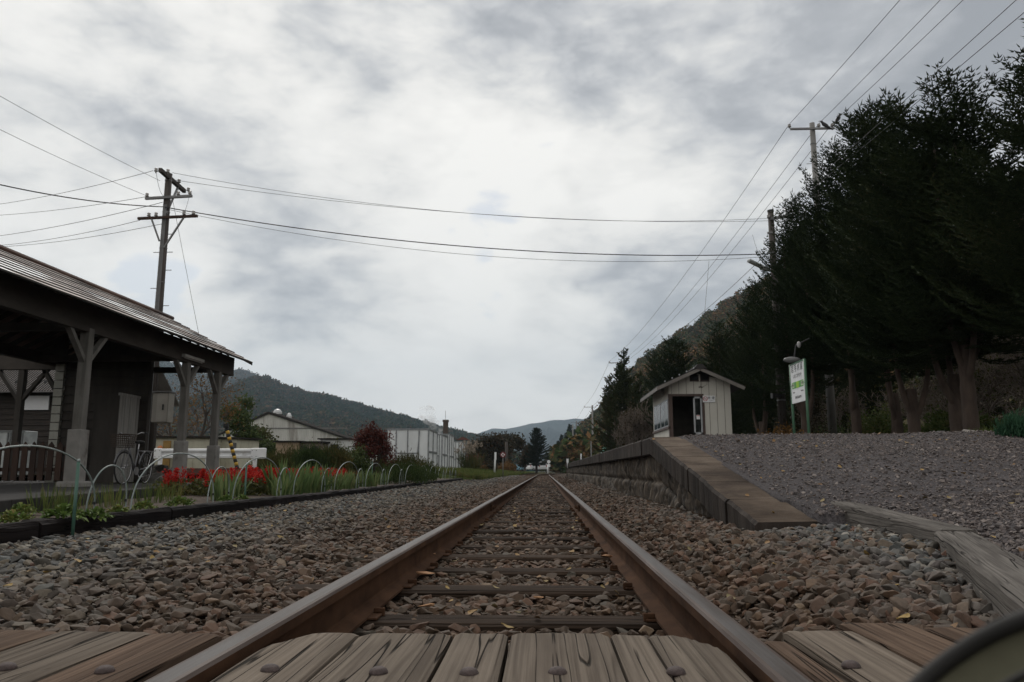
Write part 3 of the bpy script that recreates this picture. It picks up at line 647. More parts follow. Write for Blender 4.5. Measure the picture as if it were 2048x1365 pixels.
M_red = leaf_mat('red blossoms', [(.1, (.22, .010, .008)), (.5, (.36, .016, .012)), (.9, (.50, .035, .025))], scale=3, trans=.25)

def cross_twigs(A, D, L, wd, g):
    """needle sprays: two crossed narrow blades per twig from A along D (unit) of length L"""
    k = len(A); up = g.normal(0, 1, (k, 3)); s = np.cross(D, up); s /= np.linalg.norm(s, axis=1, keepdims=True) + 1e-9; t = np.cross(D, s)
    V = []; 
    for q in (s, t):
        a = A; b = A + D * (L * .3)[:, None]; c = A + D * L[:, None]
        V += [a, b + q * wd[:, None], c, b - q * wd[:, None]]
    V = np.stack(V, 1).reshape(-1, 3); F = np.arange(len(V)).reshape(-1, 4); return V, F
def unit(v): return v / (np.linalg.norm(v, axis=-1, keepdims=True) + 1e-9)
def spruce_crown(name, H, zb, Rm, seed, nb=210, leaders=3, m=M_spruce, dens=1.0, droop=.25, width=.0135, step=.048):
    """whorled boughs, each with side sprays and twigs tipped up; several leaders make a ragged top"""
    g = np.random.default_rng(seed); A = []; D = []; L = []; W = []
    tops = [(0, 0, H)] + [(g.uniform(-.9, .9) * Rm * .34, g.uniform(-.9, .9) * Rm * .34, H * g.uniform(.84, .97)) for _ in range(leaders - 1)]
    for b in range(nb):
        tx, ty, th = tops[b % len(tops)]; u = (b + g.uniform()) / nb; z0 = zb + (th - zb) * (u ** .85); rel = (z0 - zb) / (th - zb)
        ln = Rm * (.11 + .89 * (1 - rel) ** .9) * g.uniform(.65, 1.12) * (.75 + .25 * min(1, rel * 6)); az = b * 2.39996 + g.uniform(-.4, .4)
        fr = min(1, max(0, (z0 - zb) / max(.1, th - zb))) ; ox, oy = tx * fr, ty * fr
        n = max(6, int(ln / .055)); s = np.linspace(0, 1, n); rise = g.uniform(-.15, .4) + rel * .5
        pts = np.stack([ox + np.cos(az) * ln * s, oy + np.sin(az) * ln * s, z0 + ln * (rise * s - droop * np.sin(s * 2.6) * (1 - rel * .7) + .28 * s ** 3)], 1)
        tan = unit(np.gradient(pts, axis=0)); side = unit(np.cross(tan, np.array([0, 0, 1.0])))
        # the bough's own needles
        A.append(pts); D.append(unit(tan + g.normal(0, .15, tan.shape))); L.append(np.full(n, .13)); W.append(np.full(n, width * 1.2))
        for i in range(1, n, max(1, int(2 / dens))):
            for sg in (-1, 1):
                sl = (.14 + .40 * ln / Rm * (1 - s[i]) ** .7) * g.uniform(.6, 1.15); k = max(2, int(sl / step)); q = np.linspace(.12, 1, k)
                dr = unit(tan[i] * .75 + side[i] * sg * .9 + np.array([0, 0, g.uniform(-.12, .28)]))
                p = pts[i] + dr * (sl * q)[:, None] + np.array([0, 0, 1.0]) * (-.12 * sl * np.sin(q * 3))[:, None]
                for sg2 in (-1, 1):
                    d2 = unit(dr * .8 + np.cross(dr, [0, 0, 1.0]) * sg2 * .75 + g.normal(0, .16, (k, 3)) + np.array([0, 0, .16]))
                    A.append(p); D.append(d2); L.append(g.uniform(.06, .13, k)); W.append(np.full(k, width))
                A.append(p[-1:]); D.append(unit(dr + np.array([0, 0, .25]))[None]); L.append(np.array([.15])); W.append(np.array([width]))
    for tx, ty, th in tops:
        n = 14; z = np.linspace(th - .9, th + .25, n); A.append(np.stack([np.full(n, tx), np.full(n, ty), z], 1)); D.append(unit(np.stack([g.normal(0, .25, n), g.normal(0, .25, n), np.ones(n)], 1))); L.append(np.full(n, .22)); W.append(np.full(n, width * 1.2))
        for q in range(7):
            a = g.uniform(0, 6.28); zz = th - .7 + .12 * q; ll = .42 - .045 * q; p = np.array([tx, ty, zz]) + np.linspace(0, 1, 6)[:, None] * np.array([math.cos(a) * ll, math.sin(a) * ll, ll * .7])
            A.append(p); D.append(unit(np.array([math.cos(a), math.sin(a), .8]) + g.normal(0, .3, (6, 3)))); L.append(np.full(6, .11)); W.append(np.full(6, width))
    V, F = cross_twigs(np.concatenate(A), np.concatenate(D), np.concatenate(L), np.concatenate(W), g)
    return npmesh(name, V, F, m)
def stem_mesh(stems, m, n=10, seed=0):
    mb = MB()
    for pts, r0, r1 in stems:
        k = 10; P = [Vector(p) for p in pts]; path = []
        for i in range(len(P) - 1):
            for q in range(5): path.append(P[i].lerp(P[i + 1], q / 5))
        path.append(P[-1])
        for _ in range(2): path = [path[0]] + [(path[i - 1] + path[i] * 2 + path[i + 1]) / 4 for i in range(1, len(path) - 1)] + [path[-1]]
        kk = len(path); rr = [(r0 + (r1 - r0) * i / (kk - 1)) * (1 + .12 * noise.noise(Vector((i * .7, seed, r0 * 40)))) for i in range(kk)]
        if r0 > .12: rr[0] *= 1.35; rr[1] *= 1.15
        mb.tube(path, rr, n)
    return mb.mesh('trunk', m, smooth=True)
def leaf_quads(C, size, g, flat=0.0):
    """a folded little leaf-clump quad at each centre"""
    k = len(C); a = unit(g.normal(0, 1, (k, 3)) * np.array([1, 1, 1 - flat])); b = unit(np.cross(a, g.normal(0, 1, (k, 3)))); s = size * g.uniform(.6, 1.3, (k, 1)) if np.isscalar(size) else size[:, None]
    V = np.stack([C - a * s, C - b * s * .55, C + a * s, C + b * s * .55], 1).reshape(-1, 3); return V, np.arange(len(V)).reshape(-1, 4)
def branching(base, d, ln, r, depth, g, spread=.6, segs=None, tips=None, up=.15):
    if segs is None: segs, tips = [], []
    base = np.array(base, float); d = unit(np.array(d, float)); mid = base + d * ln * .5 + g.normal(0, .05, 3) * ln; end = base + d * ln + g.normal(0, .06, 3) * ln
    segs.append((base, mid, end, r, r * .65))
    if depth == 0: tips.append(end); return segs, tips
    for _ in range(g.integers(2, 4)):
        nd = unit(d + g.normal(0, spread, 3) + np.array([0, 0, up])); q = g.uniform(.55, 1.0); branching(base + (end - base) * q, nd, ln * g.uniform(.62, .85), r * .62, depth - 1, g, spread, segs, tips, up)
    return segs, tips
def limb_mesh(name, segs, m, rmin=.004):
    mb = MB()
    for a, b, c, r0, r1 in segs: mb.tube([a, b, c], [max(r0, rmin), max((r0 + r1) / 2, rmin), max(r1, rmin)], 7 if r0 > .04 else (4 if r0 > .012 else 3), cap=False)
    return mb.mesh(name, m, smooth=True)
def broadleaf(name, label, loc, H, Rm, seed, mleaf, mbark=M_bark_dark, n=9000, leaf=.09, depth=4, trunk_h=.25, cat='tree', group=None, spread=.6, keep=1.0, rz=0, flatten=.8):
    """trunk and limbs that fork, leaf clumps gathered round the limb ends with gaps between"""
    g = np.random.default_rng(seed); t = thing(name, label, cat, loc, rz, group)
    segs, tips = [], []
    nst = 1 if trunk_h > .12 else 4
    for s in range(nst):
        a = g.uniform(0, 6.28); d = np.array([math.cos(a) * .5 * (nst > 1), math.sin(a) * .5 * (nst > 1), 1.0]); branching((0, 0, -.1), d, H * max(trunk_h, .3), H * .022, depth, g, spread, segs, tips)
    T = np.array(tips); lim = np.array([Rm, Rm, H]); mx = np.abs(T).max(0); sc = np.minimum(3, lim / np.maximum(mx, .1)); S = lambda p: p * sc
    segs = [(S(a), S(b), S(c), r0, r1) for a, b, c, r0, r1 in segs]; T = T * sc
    link('trunk', limb_mesh('trunk', segs, mbark), t)
    k = max(1, int(n * keep / len(T))); C = np.repeat(T, k, 0); sg = min(Rm, H) * .15; C = C + g.normal(0, sg, C.shape) * np.array([1, 1, flatten]); C = C[C[:, 2] > .03]
    V, F = leaf_quads(C, leaf, g); link('crown', npmesh('crown', V, F, mleaf), t); return t
def bush(name, label, loc, size, seed, mleaf, n=3000, leaf=.05, cat='bush', group=None, upright=0.0):
    """leafy bush: many clumps over an uneven mound, stems inside"""
    g = np.random.default_rng(seed); t = thing(name, label, cat, loc, 0, group); sx, sy, sz = size
    nc = 26; ca = g.uniform(0, 6.28, nc); cr = np.sqrt(g.uniform(0, 1, nc)); cz = g.uniform(.12, 1, nc) * np.sqrt(np.maximum(0, 1 - .75 * cr ** 2)); cen = np.stack([np.cos(ca) * cr * sx, np.sin(ca) * cr * sy, cz * sz * .86], 1)
    C = np.repeat(cen, n // nc, 0); C = C + g.normal(0, 1, C.shape) * np.array([sx, sy, sz]) * np.array([.17, .17, .12 + .1 * upright]); C = C[C[:, 2] > 0]
    if upright:
        k = len(C); D = unit(np.stack([g.normal(0, .35, k), g.normal(0, .35, k), np.ones(k)], 1)); V, F = cross_twigs(C, D, g.uniform(.6, 1.6, k) * leaf * 3, np.full(k, leaf * .35), g)
    else: V, F = leaf_quads(C, leaf, g)
    link('foliage', npmesh('foliage', V, F, mleaf), t)
    mb = MB()
    for q in range(9): c = cen[q]; mb.tube([(c[0] * .15, c[1] * .15, -.05), (c[0] * .5, c[1] * .5, c[2] * .55), tuple(c)], [.018, .012, .005], 4)
    link('stems', mb.mesh('stems', M_twig), t); return t
def bare_bush(name, label, loc, H, Rm, seed, m=M_twig, depth=5, stems=7, cat='bush', group=None, leaves=None, n=0, leaf=.04, rmin=.004):
    g = np.random.default_rng(seed); t = thing(name, label, cat, loc, 0, group); segs, tips = [], []
    for s in range(stems):
        a = s * 6.28 / stems + g.uniform(-.4, .4); branching((math.cos(a) * .1, math.sin(a) * .1, -.05), (math.cos(a) * .45, math.sin(a) * .45, 1), H * .28, .022 * H / 2, depth, g, .5, segs, tips, .12)
    T = np.array(tips); mx = np.maximum(np.abs(T).max(0), .1); sc = np.array([Rm, Rm, H]) / mx; segs = [(a * sc, b * sc, c * sc, r0, r1) for a, b, c, r0, r1 in segs]
    link('branches', limb_mesh('branches', segs, m, rmin), t)
    if leaves is not None:
        C = (T * sc)[g.integers(0, len(T), n)] + g.normal(0, .10 * Rm, (n, 3)); C = C[C[:, 2] > .02]; V, F = leaf_quads(C, leaf, g); link('leaves', npmesh('leaves', V, F, leaves), t)
    return t
def blades(n, h, spread, wd, g, lean=.35, curve=.35, r0=.05):
    """grass or sword leaves: three-part curved blades"""
    a = g.uniform(0, 6.28, n); r = r0 * np.sqrt(g.uniform(0, 1, n)); base = np.stack([np.cos(a) * r, np.sin(a) * r, np.zeros(n)], 1)
    a2 = a + g.normal(0, .7, n); ln = h * g.uniform(.55, 1.05, n); le = lean * g.uniform(.1, 1.2, n); hd = np.stack([np.cos(a2), np.sin(a2), np.zeros(n)], 1); sd = np.stack([-np.sin(a2), np.cos(a2), np.zeros(n)], 1)
    rot = g.uniform(0, 3.14, n); sd = sd * np.cos(rot)[:, None] + hd * np.sin(rot)[:, None] * .6
    rows = []
    for q, wq in ((0, .7), (.35, 1), (.7, .75), (1, .06)):
        p = base + hd * (ln * (le * q + curve * le * q * q))[:, None] + np.array([0, 0, 1.0]) * (ln * q * (1 - .25 * le * q))[:, None]; rows += [p - sd * (wd * wq / 2), p + sd * (wd * wq / 2)]
    V = np.stack(rows, 1).reshape(-1, 3); F = [[i * 8 + 2 * j, i * 8 + 2 * j + 1, i * 8 + 2 * j + 3, i * 8 + 2 * j + 2] for i in range(n) for j in range(3)]
    return V, np.array(F)

# ------------------------------------------------------------------ spruce row behind the platform
def gz_right(x, y): return PZ - .06 + max(0, x - 6.5) * .09
crowns = [spruce_crown('crown', 9.0, 2.3, 2.5, 21, nb=260, leaders=5), spruce_crown('crown', 9.0, 2.5, 2.6, 22, nb=250, leaders=4), spruce_crown('crown', 9.0, 2.0, 2.4, 23, nb=250, leaders=6)]
def candelabra(seed, n, fork, H=7.0):
    rd = random.Random(seed); st = [([(0, 0, -.3), (rd.uniform(-.04, .04), rd.uniform(-.04, .04), fork * .6), (0, 0, fork + .3)], .16, .13)]
    for i in range(n):
        a = i * 6.28 / n + rd.uniform(-.35, .35) + 1.57 * (n == 2) * .3; r1 = rd.uniform(.28, .55); f = fork * rd.uniform(.75, 1.0)
        st.append(([(0, 0, f - .25), (math.cos(a) * r1 * .6, math.sin(a) * r1 * .6, f + .25), (math.cos(a) * r1, math.sin(a) * r1, f + .9), (math.cos(a) * r1 * 1.15, math.sin(a) * r1 * 1.15, f + 2.2), (math.cos(a) * r1 * .9, math.sin(a) * r1 * .9, H)], rd.uniform(.075, .105), .03))
    return stem_mesh(st, M_bark, seed=seed)
row = [(9.0, 16.9, 4, 1.9, 2.07, 'big spruce with four upswept stems, nearest of the dark row right of the platform'),
       (9.35, 18.1, 3, 1.25, 1.98, 'dark spruce close behind the four-stemmed one, forking low'),
       (9.1, 19.7, 2, 1.1, 1.62, 'dark spruce with two stems forking near the ground, behind the white stones'),
       (9.95, 22.6, 2, 1.2, 1.88, 'dark spruce with two thin parallel stems, fourth in the row'),
       (8.3, 25.2, 3, 1.5, 2.1, 'tall dark spruce hiding the base of the concrete utility pole'),
       (10.0, 30.0, 2, 1.6, 1.55, 'dark spruce beside the pole with the street lamp'),
       (9.6, 14.2, 2, 1.5, 1.0, 'dark spruce cut by the right edge of the picture'),
       (9.6, 35.0, 3, 1.2, 1.3, 'dark forked spruce just right of the waiting hut'),
       (9.0, 40.5, 2, 1.4, 1.3, 'dark spruce rising above the right eave of the waiting hut'),
       (8.0, 47.0, 2, 1.5, 1.3, 'dark spruce rising over the ridge of the waiting hut'),
       (9.2, 23.6, 2, 1.4, 1.3, 'dark spruce just right of the concrete pole with the crows'),
       (8.2, 54.0, 2, 1.5, 1.3, 'dark spruce behind the left eave of the waiting hut')]
tops_px = [(1955, 165), (1905, 235), (1815, 192), (1775, 205), (1632, 392), (1605, 400), (2090, 60), (1530, 560), (1450, 640), (1395, 672), (1692, 285), (1350, 690)]
wide = [1.25, 1.1, 1.2, 1.15, .9, .8, 1.1, .9, 1.0, 1.0, .95, 1.0]
for i, (X, Yt, ns, fk, _, lab) in enumerate(row):
    z0 = gz_right(X, Yt); H = at(tops_px[i][0], tops_px[i][1], Y=Yt).z - z0; s = H / 9.15
    t = thing('spruce_tree', lab, 'tree', (X, Yt, z0), i * 1.3, 'row of dark spruces beside the platform')
    tr = link('trunk', candelabra(i + 5, ns, fk, H * .8), t)
    c = link('crown', crowns[i % 3], t); k = wide[i]; c.scale = (k, k, s); c.rotation_euler = (0, 0, i * 2.1)
for i, (X, Y, py, lab) in enumerate([(13.5, 33, 560, 'dark spruce of the rear row behind the concrete utility pole'), (13.0, 38, 600, 'dark spruce of the rear row behind the name board'), (12.5, 44, 640, 'dark low spruce of the rear row right of the hut roof'), (12.5, 52, 660, 'dark low spruce of the rear row above the hut'), (15.5, 29, 520, 'dark spruce of the rear row behind the thin two-stemmed spruce')]):
    z0 = gz_right(X, Y); H = at(1600, py, Y=Y).z - z0; s = H / 9.15; t = thing('spruce_tree', lab, 'tree', (X, Y, z0), i * 1.9, 'rear row of dark spruces'); link('trunk', candelabra(i + 31, 2, 1.5, H * .8), t); c = link('crown', crowns[i % 3], t); c.scale = (1.05, 1.05, H / 7.6); c.location = (0, 0, -1.9 * H / 7.6); c.rotation_euler = (0, 0, i * 1.1)
# undergrowth under and behind the row
for i, (X, Y, H, Rm, sd, lab) in enumerate([(12.6, 19.5, 3.2, 1.9, 1, 'tall bare brown thicket at the right edge behind the nearest spruce'), (12.2, 23.0, 2.6, 1.9, 2, 'bare brown thicket seen between the nearest spruce trunks'), (13.3, 27.5, 2.5, 2.1, 3, 'grey leafless bush behind the two-stemmed spruce'),
                                           (14.5, 17.0, 3.6, 2.2, 4, 'tallest leafless thicket cut by the right picture edge'), (14.0, 22.0, 3.4, 2.2, 5, 'dense bare thicket in the middle of the undergrowth'), (15.5, 26.0, 3.4, 2.4, 6, 'bare thicket deep behind the two-stemmed spruce'), (16.5, 19.5, 4.2, 2.4, 7, 'high bare thicket deep behind the nearest spruce'), (12.0, 32.0, 2.6, 2.0, 8, 'bare thicket behind the name board')]):
    bare_bush('thicket', lab, (X, Y, gz_right(X, Y)), H, Rm, sd, depth=5, stems=10, leaves=M_leaf_olive, n=700, leaf=.05, rmin=.008, group='bare thickets behind the spruces')
for i, (X, Y, sx, sz, sd, m, lab) in enumerate([(10.6, 20.5, .9, .9, 1, M_grass, 'yellowish weedy bush between the two nearest forked spruces'), (10.4, 24.5, 1.0, 1.4, 2, M_grass, 'olive bush to the left of the thin two-stemmed spruce'), (10.3, 29.0, 1.0, 1.2, 3, M_leaf_green, 'green bush in the gap right of the concrete pole'),
                                                (8.8, 27.2, .75, 2.6, 4, M_leaf_dusk, 'reddish brown creeper-like bush behind the station name board'), (7.4, 24.4, .95, .95, 5, M_leaf_orange, 'low orange leaved bush left of the dark wooden pole'), (10.8, 17.4, .8, .55, 6, M_leaf_green, 'low green weeds at the foot of the nearest spruce'),
                                                (12.6, 16.6, 1.5, .8, 7, M_grass, 'yellow green weedy bush at the right edge under the thicket')]):
    bush('bush', lab, (X, Y, gz_right(X, Y) - .05), (sx, sx, sz), sd, m, n=3200, leaf=.05)

# ------------------------------------------------------------------ hills and far woods
M_hill = mat('wooded hill', [(.3, (.016, .02, .011)), (.5, (.026, .026, .014)), (.7, (.04, .03, .018))], .02, spec=0, coord='World', bump=0)
M_far = mat('far hill', [(.3, (.014, .02, .016)), (.7, (.028, .03, .02))], .004, spec=0, coord='World', bump=1, bscale=.03, bdist=12)
M_crowns = leaf_mat('hill woods', [(.1, (.03, .05, .02)), (.42, (.058, .075, .03)), (.56, (.10, .085, .038)), (.70, (.16, .09, .042)), (.95, (.21, .115, .05))], scale=.022, trans=0, spec=0)
M_crowns_far = leaf_mat('far woods', [(.2, (.012, .028, .014)), (.42, (.026, .046, .022)), (.54, (.05, .05, .026)), (.66, (.095, .062, .032)), (.85, (.12, .075, .038))], scale=.0045, trans=0, spec=0)
def crown_shape(seed, conifer=False, n=300):
    g = np.random.default_rng(seed)
    if conifer:
        z = g.uniform(0, 1, n) ** .8; a = g.uniform(0, 6.28, n); r = (1 - z) * .32 * g.uniform(.6, 1.1, n); C = np.stack([np.cos(a) * r, np.sin(a) * r, z * 1.7], 1); V, F = leaf_quads(C, .11 * (120 / n) ** .5, g)
    else:
        d = unit(g.normal(0, 1, (n, 3))); lob = 1 + .25 * np.sin(d[:, 0] * 5 + seed) * np.cos(d[:, 1] * 4); C = d * (lob * g.uniform(.75, 1.05, n))[:, None] * np.array([.5, .5, .5]); C[:, 2] = C[:, 2] + .45; C = C[C[:, 2] > .05]; V, F = leaf_quads(C, .14 * (120 / n) ** .5, g)
    return npmesh('crown_shape', V, F, None)
def ridge(name, sil, Y, Yb, zb, m, back, rows=24, amp=.06, cols=120, woods=None):
    """hill from its skyline at depth Y down to a foot at depth Yb, with a back slope behind; spurs and gullies from noise"""
    xs = np.linspace(sil[0][0], sil[-1][0], cols); ysil = np.interp(xs, [p[0] for p in sil], [p[1] for p in sil]); V = []
    for i, (px, py) in enumerate(zip(xs, ysil)):
        top = at(px, py, Y=Y(px) if callable(Y) else Y); H = top.z - zb
        for j in range(rows + 8):
            if j <= rows:
                t = j / rows; yy = Yb + (top.y - Yb) * t; z = zb + H * (t ** 1.15); x = top.x * (.55 + .45 * t) + 0
                z += H * amp * noise.fractal(Vector((x / H * 1.6, yy / H * 1.6, 3)), 1, 2, 5) * min(1, 4 * t * (1 - t) + .04)
            else:
                t = (j - rows) / 7; yy = top.y + back * t; x = top.x * (1 + .1 * t); z = zb + H * (1 - t) ** 1.2 - 1
            V.append((x, yy, z))
    V = np.array(V); n, k = cols, rows + 8; i = np.arange((n - 1) * (k - 1)); r, c = i // (k - 1), i % (k - 1); a = r * k + c
    F = np.stack([a, a + k, a + k + 1, a + 1], 1); tag(link(name, npmesh(name, V, F, m, True)), kind='structure')
    return V.reshape(n, k, 3)
def wood(name, S, n, size, protos, seed, label, jmax, conif=.3):
    g = np.random.default_rng(seed); a, b = S.shape[:2]; pts = []
    u = g.uniform(0, a - 1.001, n); v = g.uniform(.0, jmax, n); i, j = u.astype(int), v.astype(int); fu, fv = (u - i)[:, None], (v - j)[:, None]
    P = S[i, j] * (1 - fu) * (1 - fv) + S[i + 1, j] * fu * (1 - fv) + S[i, j + 1] * (1 - fu) * fv + S[i + 1, j + 1] * fu * fv
    s = g.uniform(size[0], size[1], n); sc = np.stack([s * 1.15, s * 1.15, s * g.uniform(.65, .95, n)], 1); rot = np.stack([np.zeros(n), np.zeros(n), g.uniform(0, 6.28, n)], 1)
    cz = np.array([noise.noise(Vector(tuple(p * .02 / max(1, size[1] / 8)))) for p in P]); ci = (cz + g.normal(0, .15, n)) > (.45 - conif)
    P[:, 2] -= s * .15
    idx = np.where(ci, g.integers(3, 5, n), g.integers(0, 3, n)); return scatter(name, protos, P, rot, sc, idx, label=label, cat='woods')
near_p = [crown_shape(i) for i in range(3)] + [crown_shape(10 + i, True) for i in range(2)]
for p in near_p: p.materials.clear(); p.materials.append(M_crowns)
far_p = [crown_shape(20 + i, n=46) for i in range(3)] + [crown_shape(30 + i, True, 40) for i in range(2)]
for p in far_p: p.materials.clear(); p.materials.append(M_crowns_far)
S = ridge('hill', [(1120, 905), (1165, 868), (1215, 815), (1270, 740), (1330, 695), (1400, 655), (1450, 620), (1500, 588), (1545, 565), (1620, 520), (1750, 460), (1950, 400), (2200, 360)], lambda px: 520 - (px - 1120) * .12, 150, .5, M_hill, 200, amp=.12)
wood('hillside_woods', S, 7500, (5, 9.5), near_p, 5, 'autumn woods covering the steep hill on the right', 24.6, -.5)
S = ridge('mountain', [(60, 700), (200, 690), (330, 725), (400, 752), (440, 753), (462, 748), (480, 744), (492, 746), (510, 752), (530, 764), (560, 780), (620, 800), (700, 830), (800, 870)], 2300, 900, .5, M_hill, 900, amp=.16, cols=130)
wood('mountain_woods', S, 13000, (9, 16), far_p, 6, 'brownish woods on the farther mountain above the shelter eave', 24.0, -.5)
S = ridge('mountain', [(250, 880), (380, 838), (440, 806), (485, 782), (515, 766), (532, 759), (548, 764), (575, 778), (600, 786), (640, 795), (665, 797), (700, 809), (740, 821), (775, 831), (800, 836), (840, 849), (900, 866), (955, 878), (1010, 902), (1060, 925)], 1250, 380, .5, M_hill, 600, amp=.17, cols=170)
wood('mountain_woods', S, 22000, (6.5, 12), far_p, 8, 'dark green woods covering the nearer mountain on the left', 24.0, -.5)
S = ridge('mountain', [(820, 905), (900, 880), (955, 868), (985, 857), (1010, 859), (1040, 853), (1062, 847), (1085, 845), (1110, 840), (1128, 840), (1150, 837), (1185, 840), (1230, 838), (1320, 830), (1450, 850)], 4600, 2300, .5, M_far, 1500, amp=.2, cols=140)
# ------------------------------------------------------------------ station shelter on the left
M_beam = mat('weathered beam', [(.3, (.028, .024, .02)), (.7, (.06, .05, .042))], 4, (1, .3, 1), bump=.4, bscale=30, coord='World')
M_post = mat('greyed post', [(.3, (.09, .086, .078)), (.7, (.165, .157, .145))], 3, (3, 3, .3), bump=.3, bscale=30, coord='World', second=([(.35, (.6, .58, .55)), (.6, (1, 1, 1))], 5, (1, 1, .4), .6))
M_pier = mat('painted concrete pier', [(.3, (.16, .155, .145)), (.7, (.24, .23, .215))], 4, bump=.4, bscale=30, coord='World', second=([(.32, (.35, .3, .26)), (.42, (1, 1, 1))], 3.2, (1, 1, .6), .85))
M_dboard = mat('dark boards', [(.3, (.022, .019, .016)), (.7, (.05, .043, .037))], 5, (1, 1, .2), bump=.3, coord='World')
M_gboard = mat('grey boards', [(.3, (0.173, 0.168, 0.158)), (.7, (0.300, 0.292, 0.273))], 5, (4, 4, .25), bump=.3, coord='World')
M_pale_board = mat('pale boards with lit tone', [(.3, (.24, .24, .215)), (.7, (.36, .36, .32))], 4, (1, 1, .4), bump=.2, coord='World')  # light on the wall's narrow end face, put into a paler colour
M_roof = mat('old sheet roof', [(.3, (.05, .034, .029)), (.5, (.12, .073, .056)), (.7, (.19, .125, .098))], 1.6, (2, .5, 2), 'World', rough=.6, bump=.3, bscale=8, bdist=.01)
M_roof_sheen = plain('metal sheet with painted sheen', (.40, .42, .43), .4, .2, coord='World')  # pale patches: light reflected by the sheets, put into their colour
M_tube = plain('white tube lamp', (.30, .29, .27), .5)

st = thing('station_shelter', 'open timber station shelter with sloping sheet roof and braced posts', 'shelter', (-8.0, 13.5, .1))
XE, ZE, XR, ZR = -7.5, 3.19, -9.75, 4.38; Y0, Y1 = 5.0, 20.15
def roof_pt(u, y, lift=0): return (XE + (XR - XE) * u, y, ZE + (ZR - ZE) * u + lift)
# stepped courses of sheet metal along the eave, each slightly wavy
mb = MB(); nC = 9; yy = np.linspace(Y0, Y1, 40)
for c in range(nC):
    u0, u1 = c / nC - .004, (c + 1) / nC; vs = []
    for y in yy:
        wv = .012 * noise.noise(Vector((y * .9, c * 3.7, 0))) ; vs += [roof_pt(u0, y, .028 + wv), roof_pt(u1, y, .004 + wv), roof_pt(u0, y, -.004)]
    for i in range(len(yy) - 1):
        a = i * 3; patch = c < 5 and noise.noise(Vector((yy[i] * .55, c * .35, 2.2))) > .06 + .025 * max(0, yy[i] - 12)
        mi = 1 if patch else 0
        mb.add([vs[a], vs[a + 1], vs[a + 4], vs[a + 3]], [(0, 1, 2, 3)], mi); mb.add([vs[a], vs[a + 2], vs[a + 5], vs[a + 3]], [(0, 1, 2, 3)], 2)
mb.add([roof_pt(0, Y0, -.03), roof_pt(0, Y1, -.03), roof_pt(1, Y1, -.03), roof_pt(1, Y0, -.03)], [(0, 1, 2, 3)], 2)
bs = [(-12.0, Y0, 3.19), (-12.0, Y1, 3.19)]; mb.add([roof_pt(1, Y0), roof_pt(1, Y1), bs[1], bs[0]], [(0, 1, 2, 3)], 0)
mb.tube([roof_pt(1, Y0, .03), roof_pt(1, Y1, .03)], .06, 8)
mb.add([roof_pt(0, Y1), roof_pt(1, Y1), (-12.0, Y1, 3.19), (-12, Y1, 3.13), roof_pt(1, Y1, -.07), roof_pt(0, Y1, -.07)], [(0, 1, 4, 5), (1, 2, 3, 4)], 2)
build('roof', mb, [M_roof, M_roof_sheen, M_dboard], st)
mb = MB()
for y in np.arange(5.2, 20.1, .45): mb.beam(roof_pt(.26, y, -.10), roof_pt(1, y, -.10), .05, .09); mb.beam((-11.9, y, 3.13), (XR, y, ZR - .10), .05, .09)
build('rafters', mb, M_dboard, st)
mb = MB(); mb.span((-8.1, 5, 2.82), (-7.92, 20.0, 3.3)); build('front_beam', mb, M_beam, st, bevel=.01)
mb = MB(); mb.span((-11.6, 5, 2.86), (-11.42, 18.2, 3.10)); build('rear_beam', mb, M_beam, st)
for y in (9.6, 13.5, 17.4, 19.55):
    mb = MB(); mb.span((-11.6, y - .08, 2.86), (-7.96 if y < 19 else -8.1, y + .08, 3.0)); build('tie_beam', mb, M_beam, st)
mb = MB(); mb.span((-14.5, 18.1, 2.78), (-11.3, 18.28, 3.1)); mb.span((-14.5, 18.15, 3.1), (-11.3, 18.22, 4.2)); build('tie_beam', mb, M_beam, st)
mb = MB(); mb.prism([(-11.5, 3.0), (-8.0, 3.0), (-9.75, 4.1)], 18.3, 18.36); build('gable_boarding', mb, M_dboard, st)
for y, wd, zt in ((5.9, .17, 1.0), (9.6, .17, 1.0), (13.5, .17, 1.05), (17.45, .155, 1.0), (19.2, .155, .95)):
    p = MB(); p.box((-8.0, y, (zt + 2.9) / 2), (wd, wd, 2.9 - zt)); po = build('post', p, M_post, st, bevel=.012)
    for s in (-1, 1):
        b = MB(); b.beam((-8.0, y + s * .04, 2.28), (-8.0, y + s * .62, 2.9), .075, .10, up=(1, 0, 0)); build('brace', b, M_post, po)
    c = MB(); c.box((-8.0, y, (zt + .1) / 2 + .02), (wd + .085, wd + .085, zt - .06)); build('concrete_pier', c, M_pier, po, bevel=.015)
    c = MB(); c.box((-8.0, y, .13), (wd + .24, wd + .24, .13)); build('footing', c, M_pier, po, bevel=.03)
for x in (-12.35, -13.9):
    p = MB(); p.box((x, 18.19, 1.5), (.14, .14, 2.7)); po = build('post', p, M_dboard, st)
    for s in (-1, 1): b = MB(); b.beam((x + s * .04, 18.19, 2.05), (x + s * .62, 18.19, 2.8), .08, .10, up=(0, 1, 0)); build('brace', b, M_dboard, po)
b = MB(); b.beam((-11.32, 18.19, 2.0), (-11.85, 18.19, 2.8), .08, .10, up=(0, 1, 0)); build('brace', b, M_dboard, st)
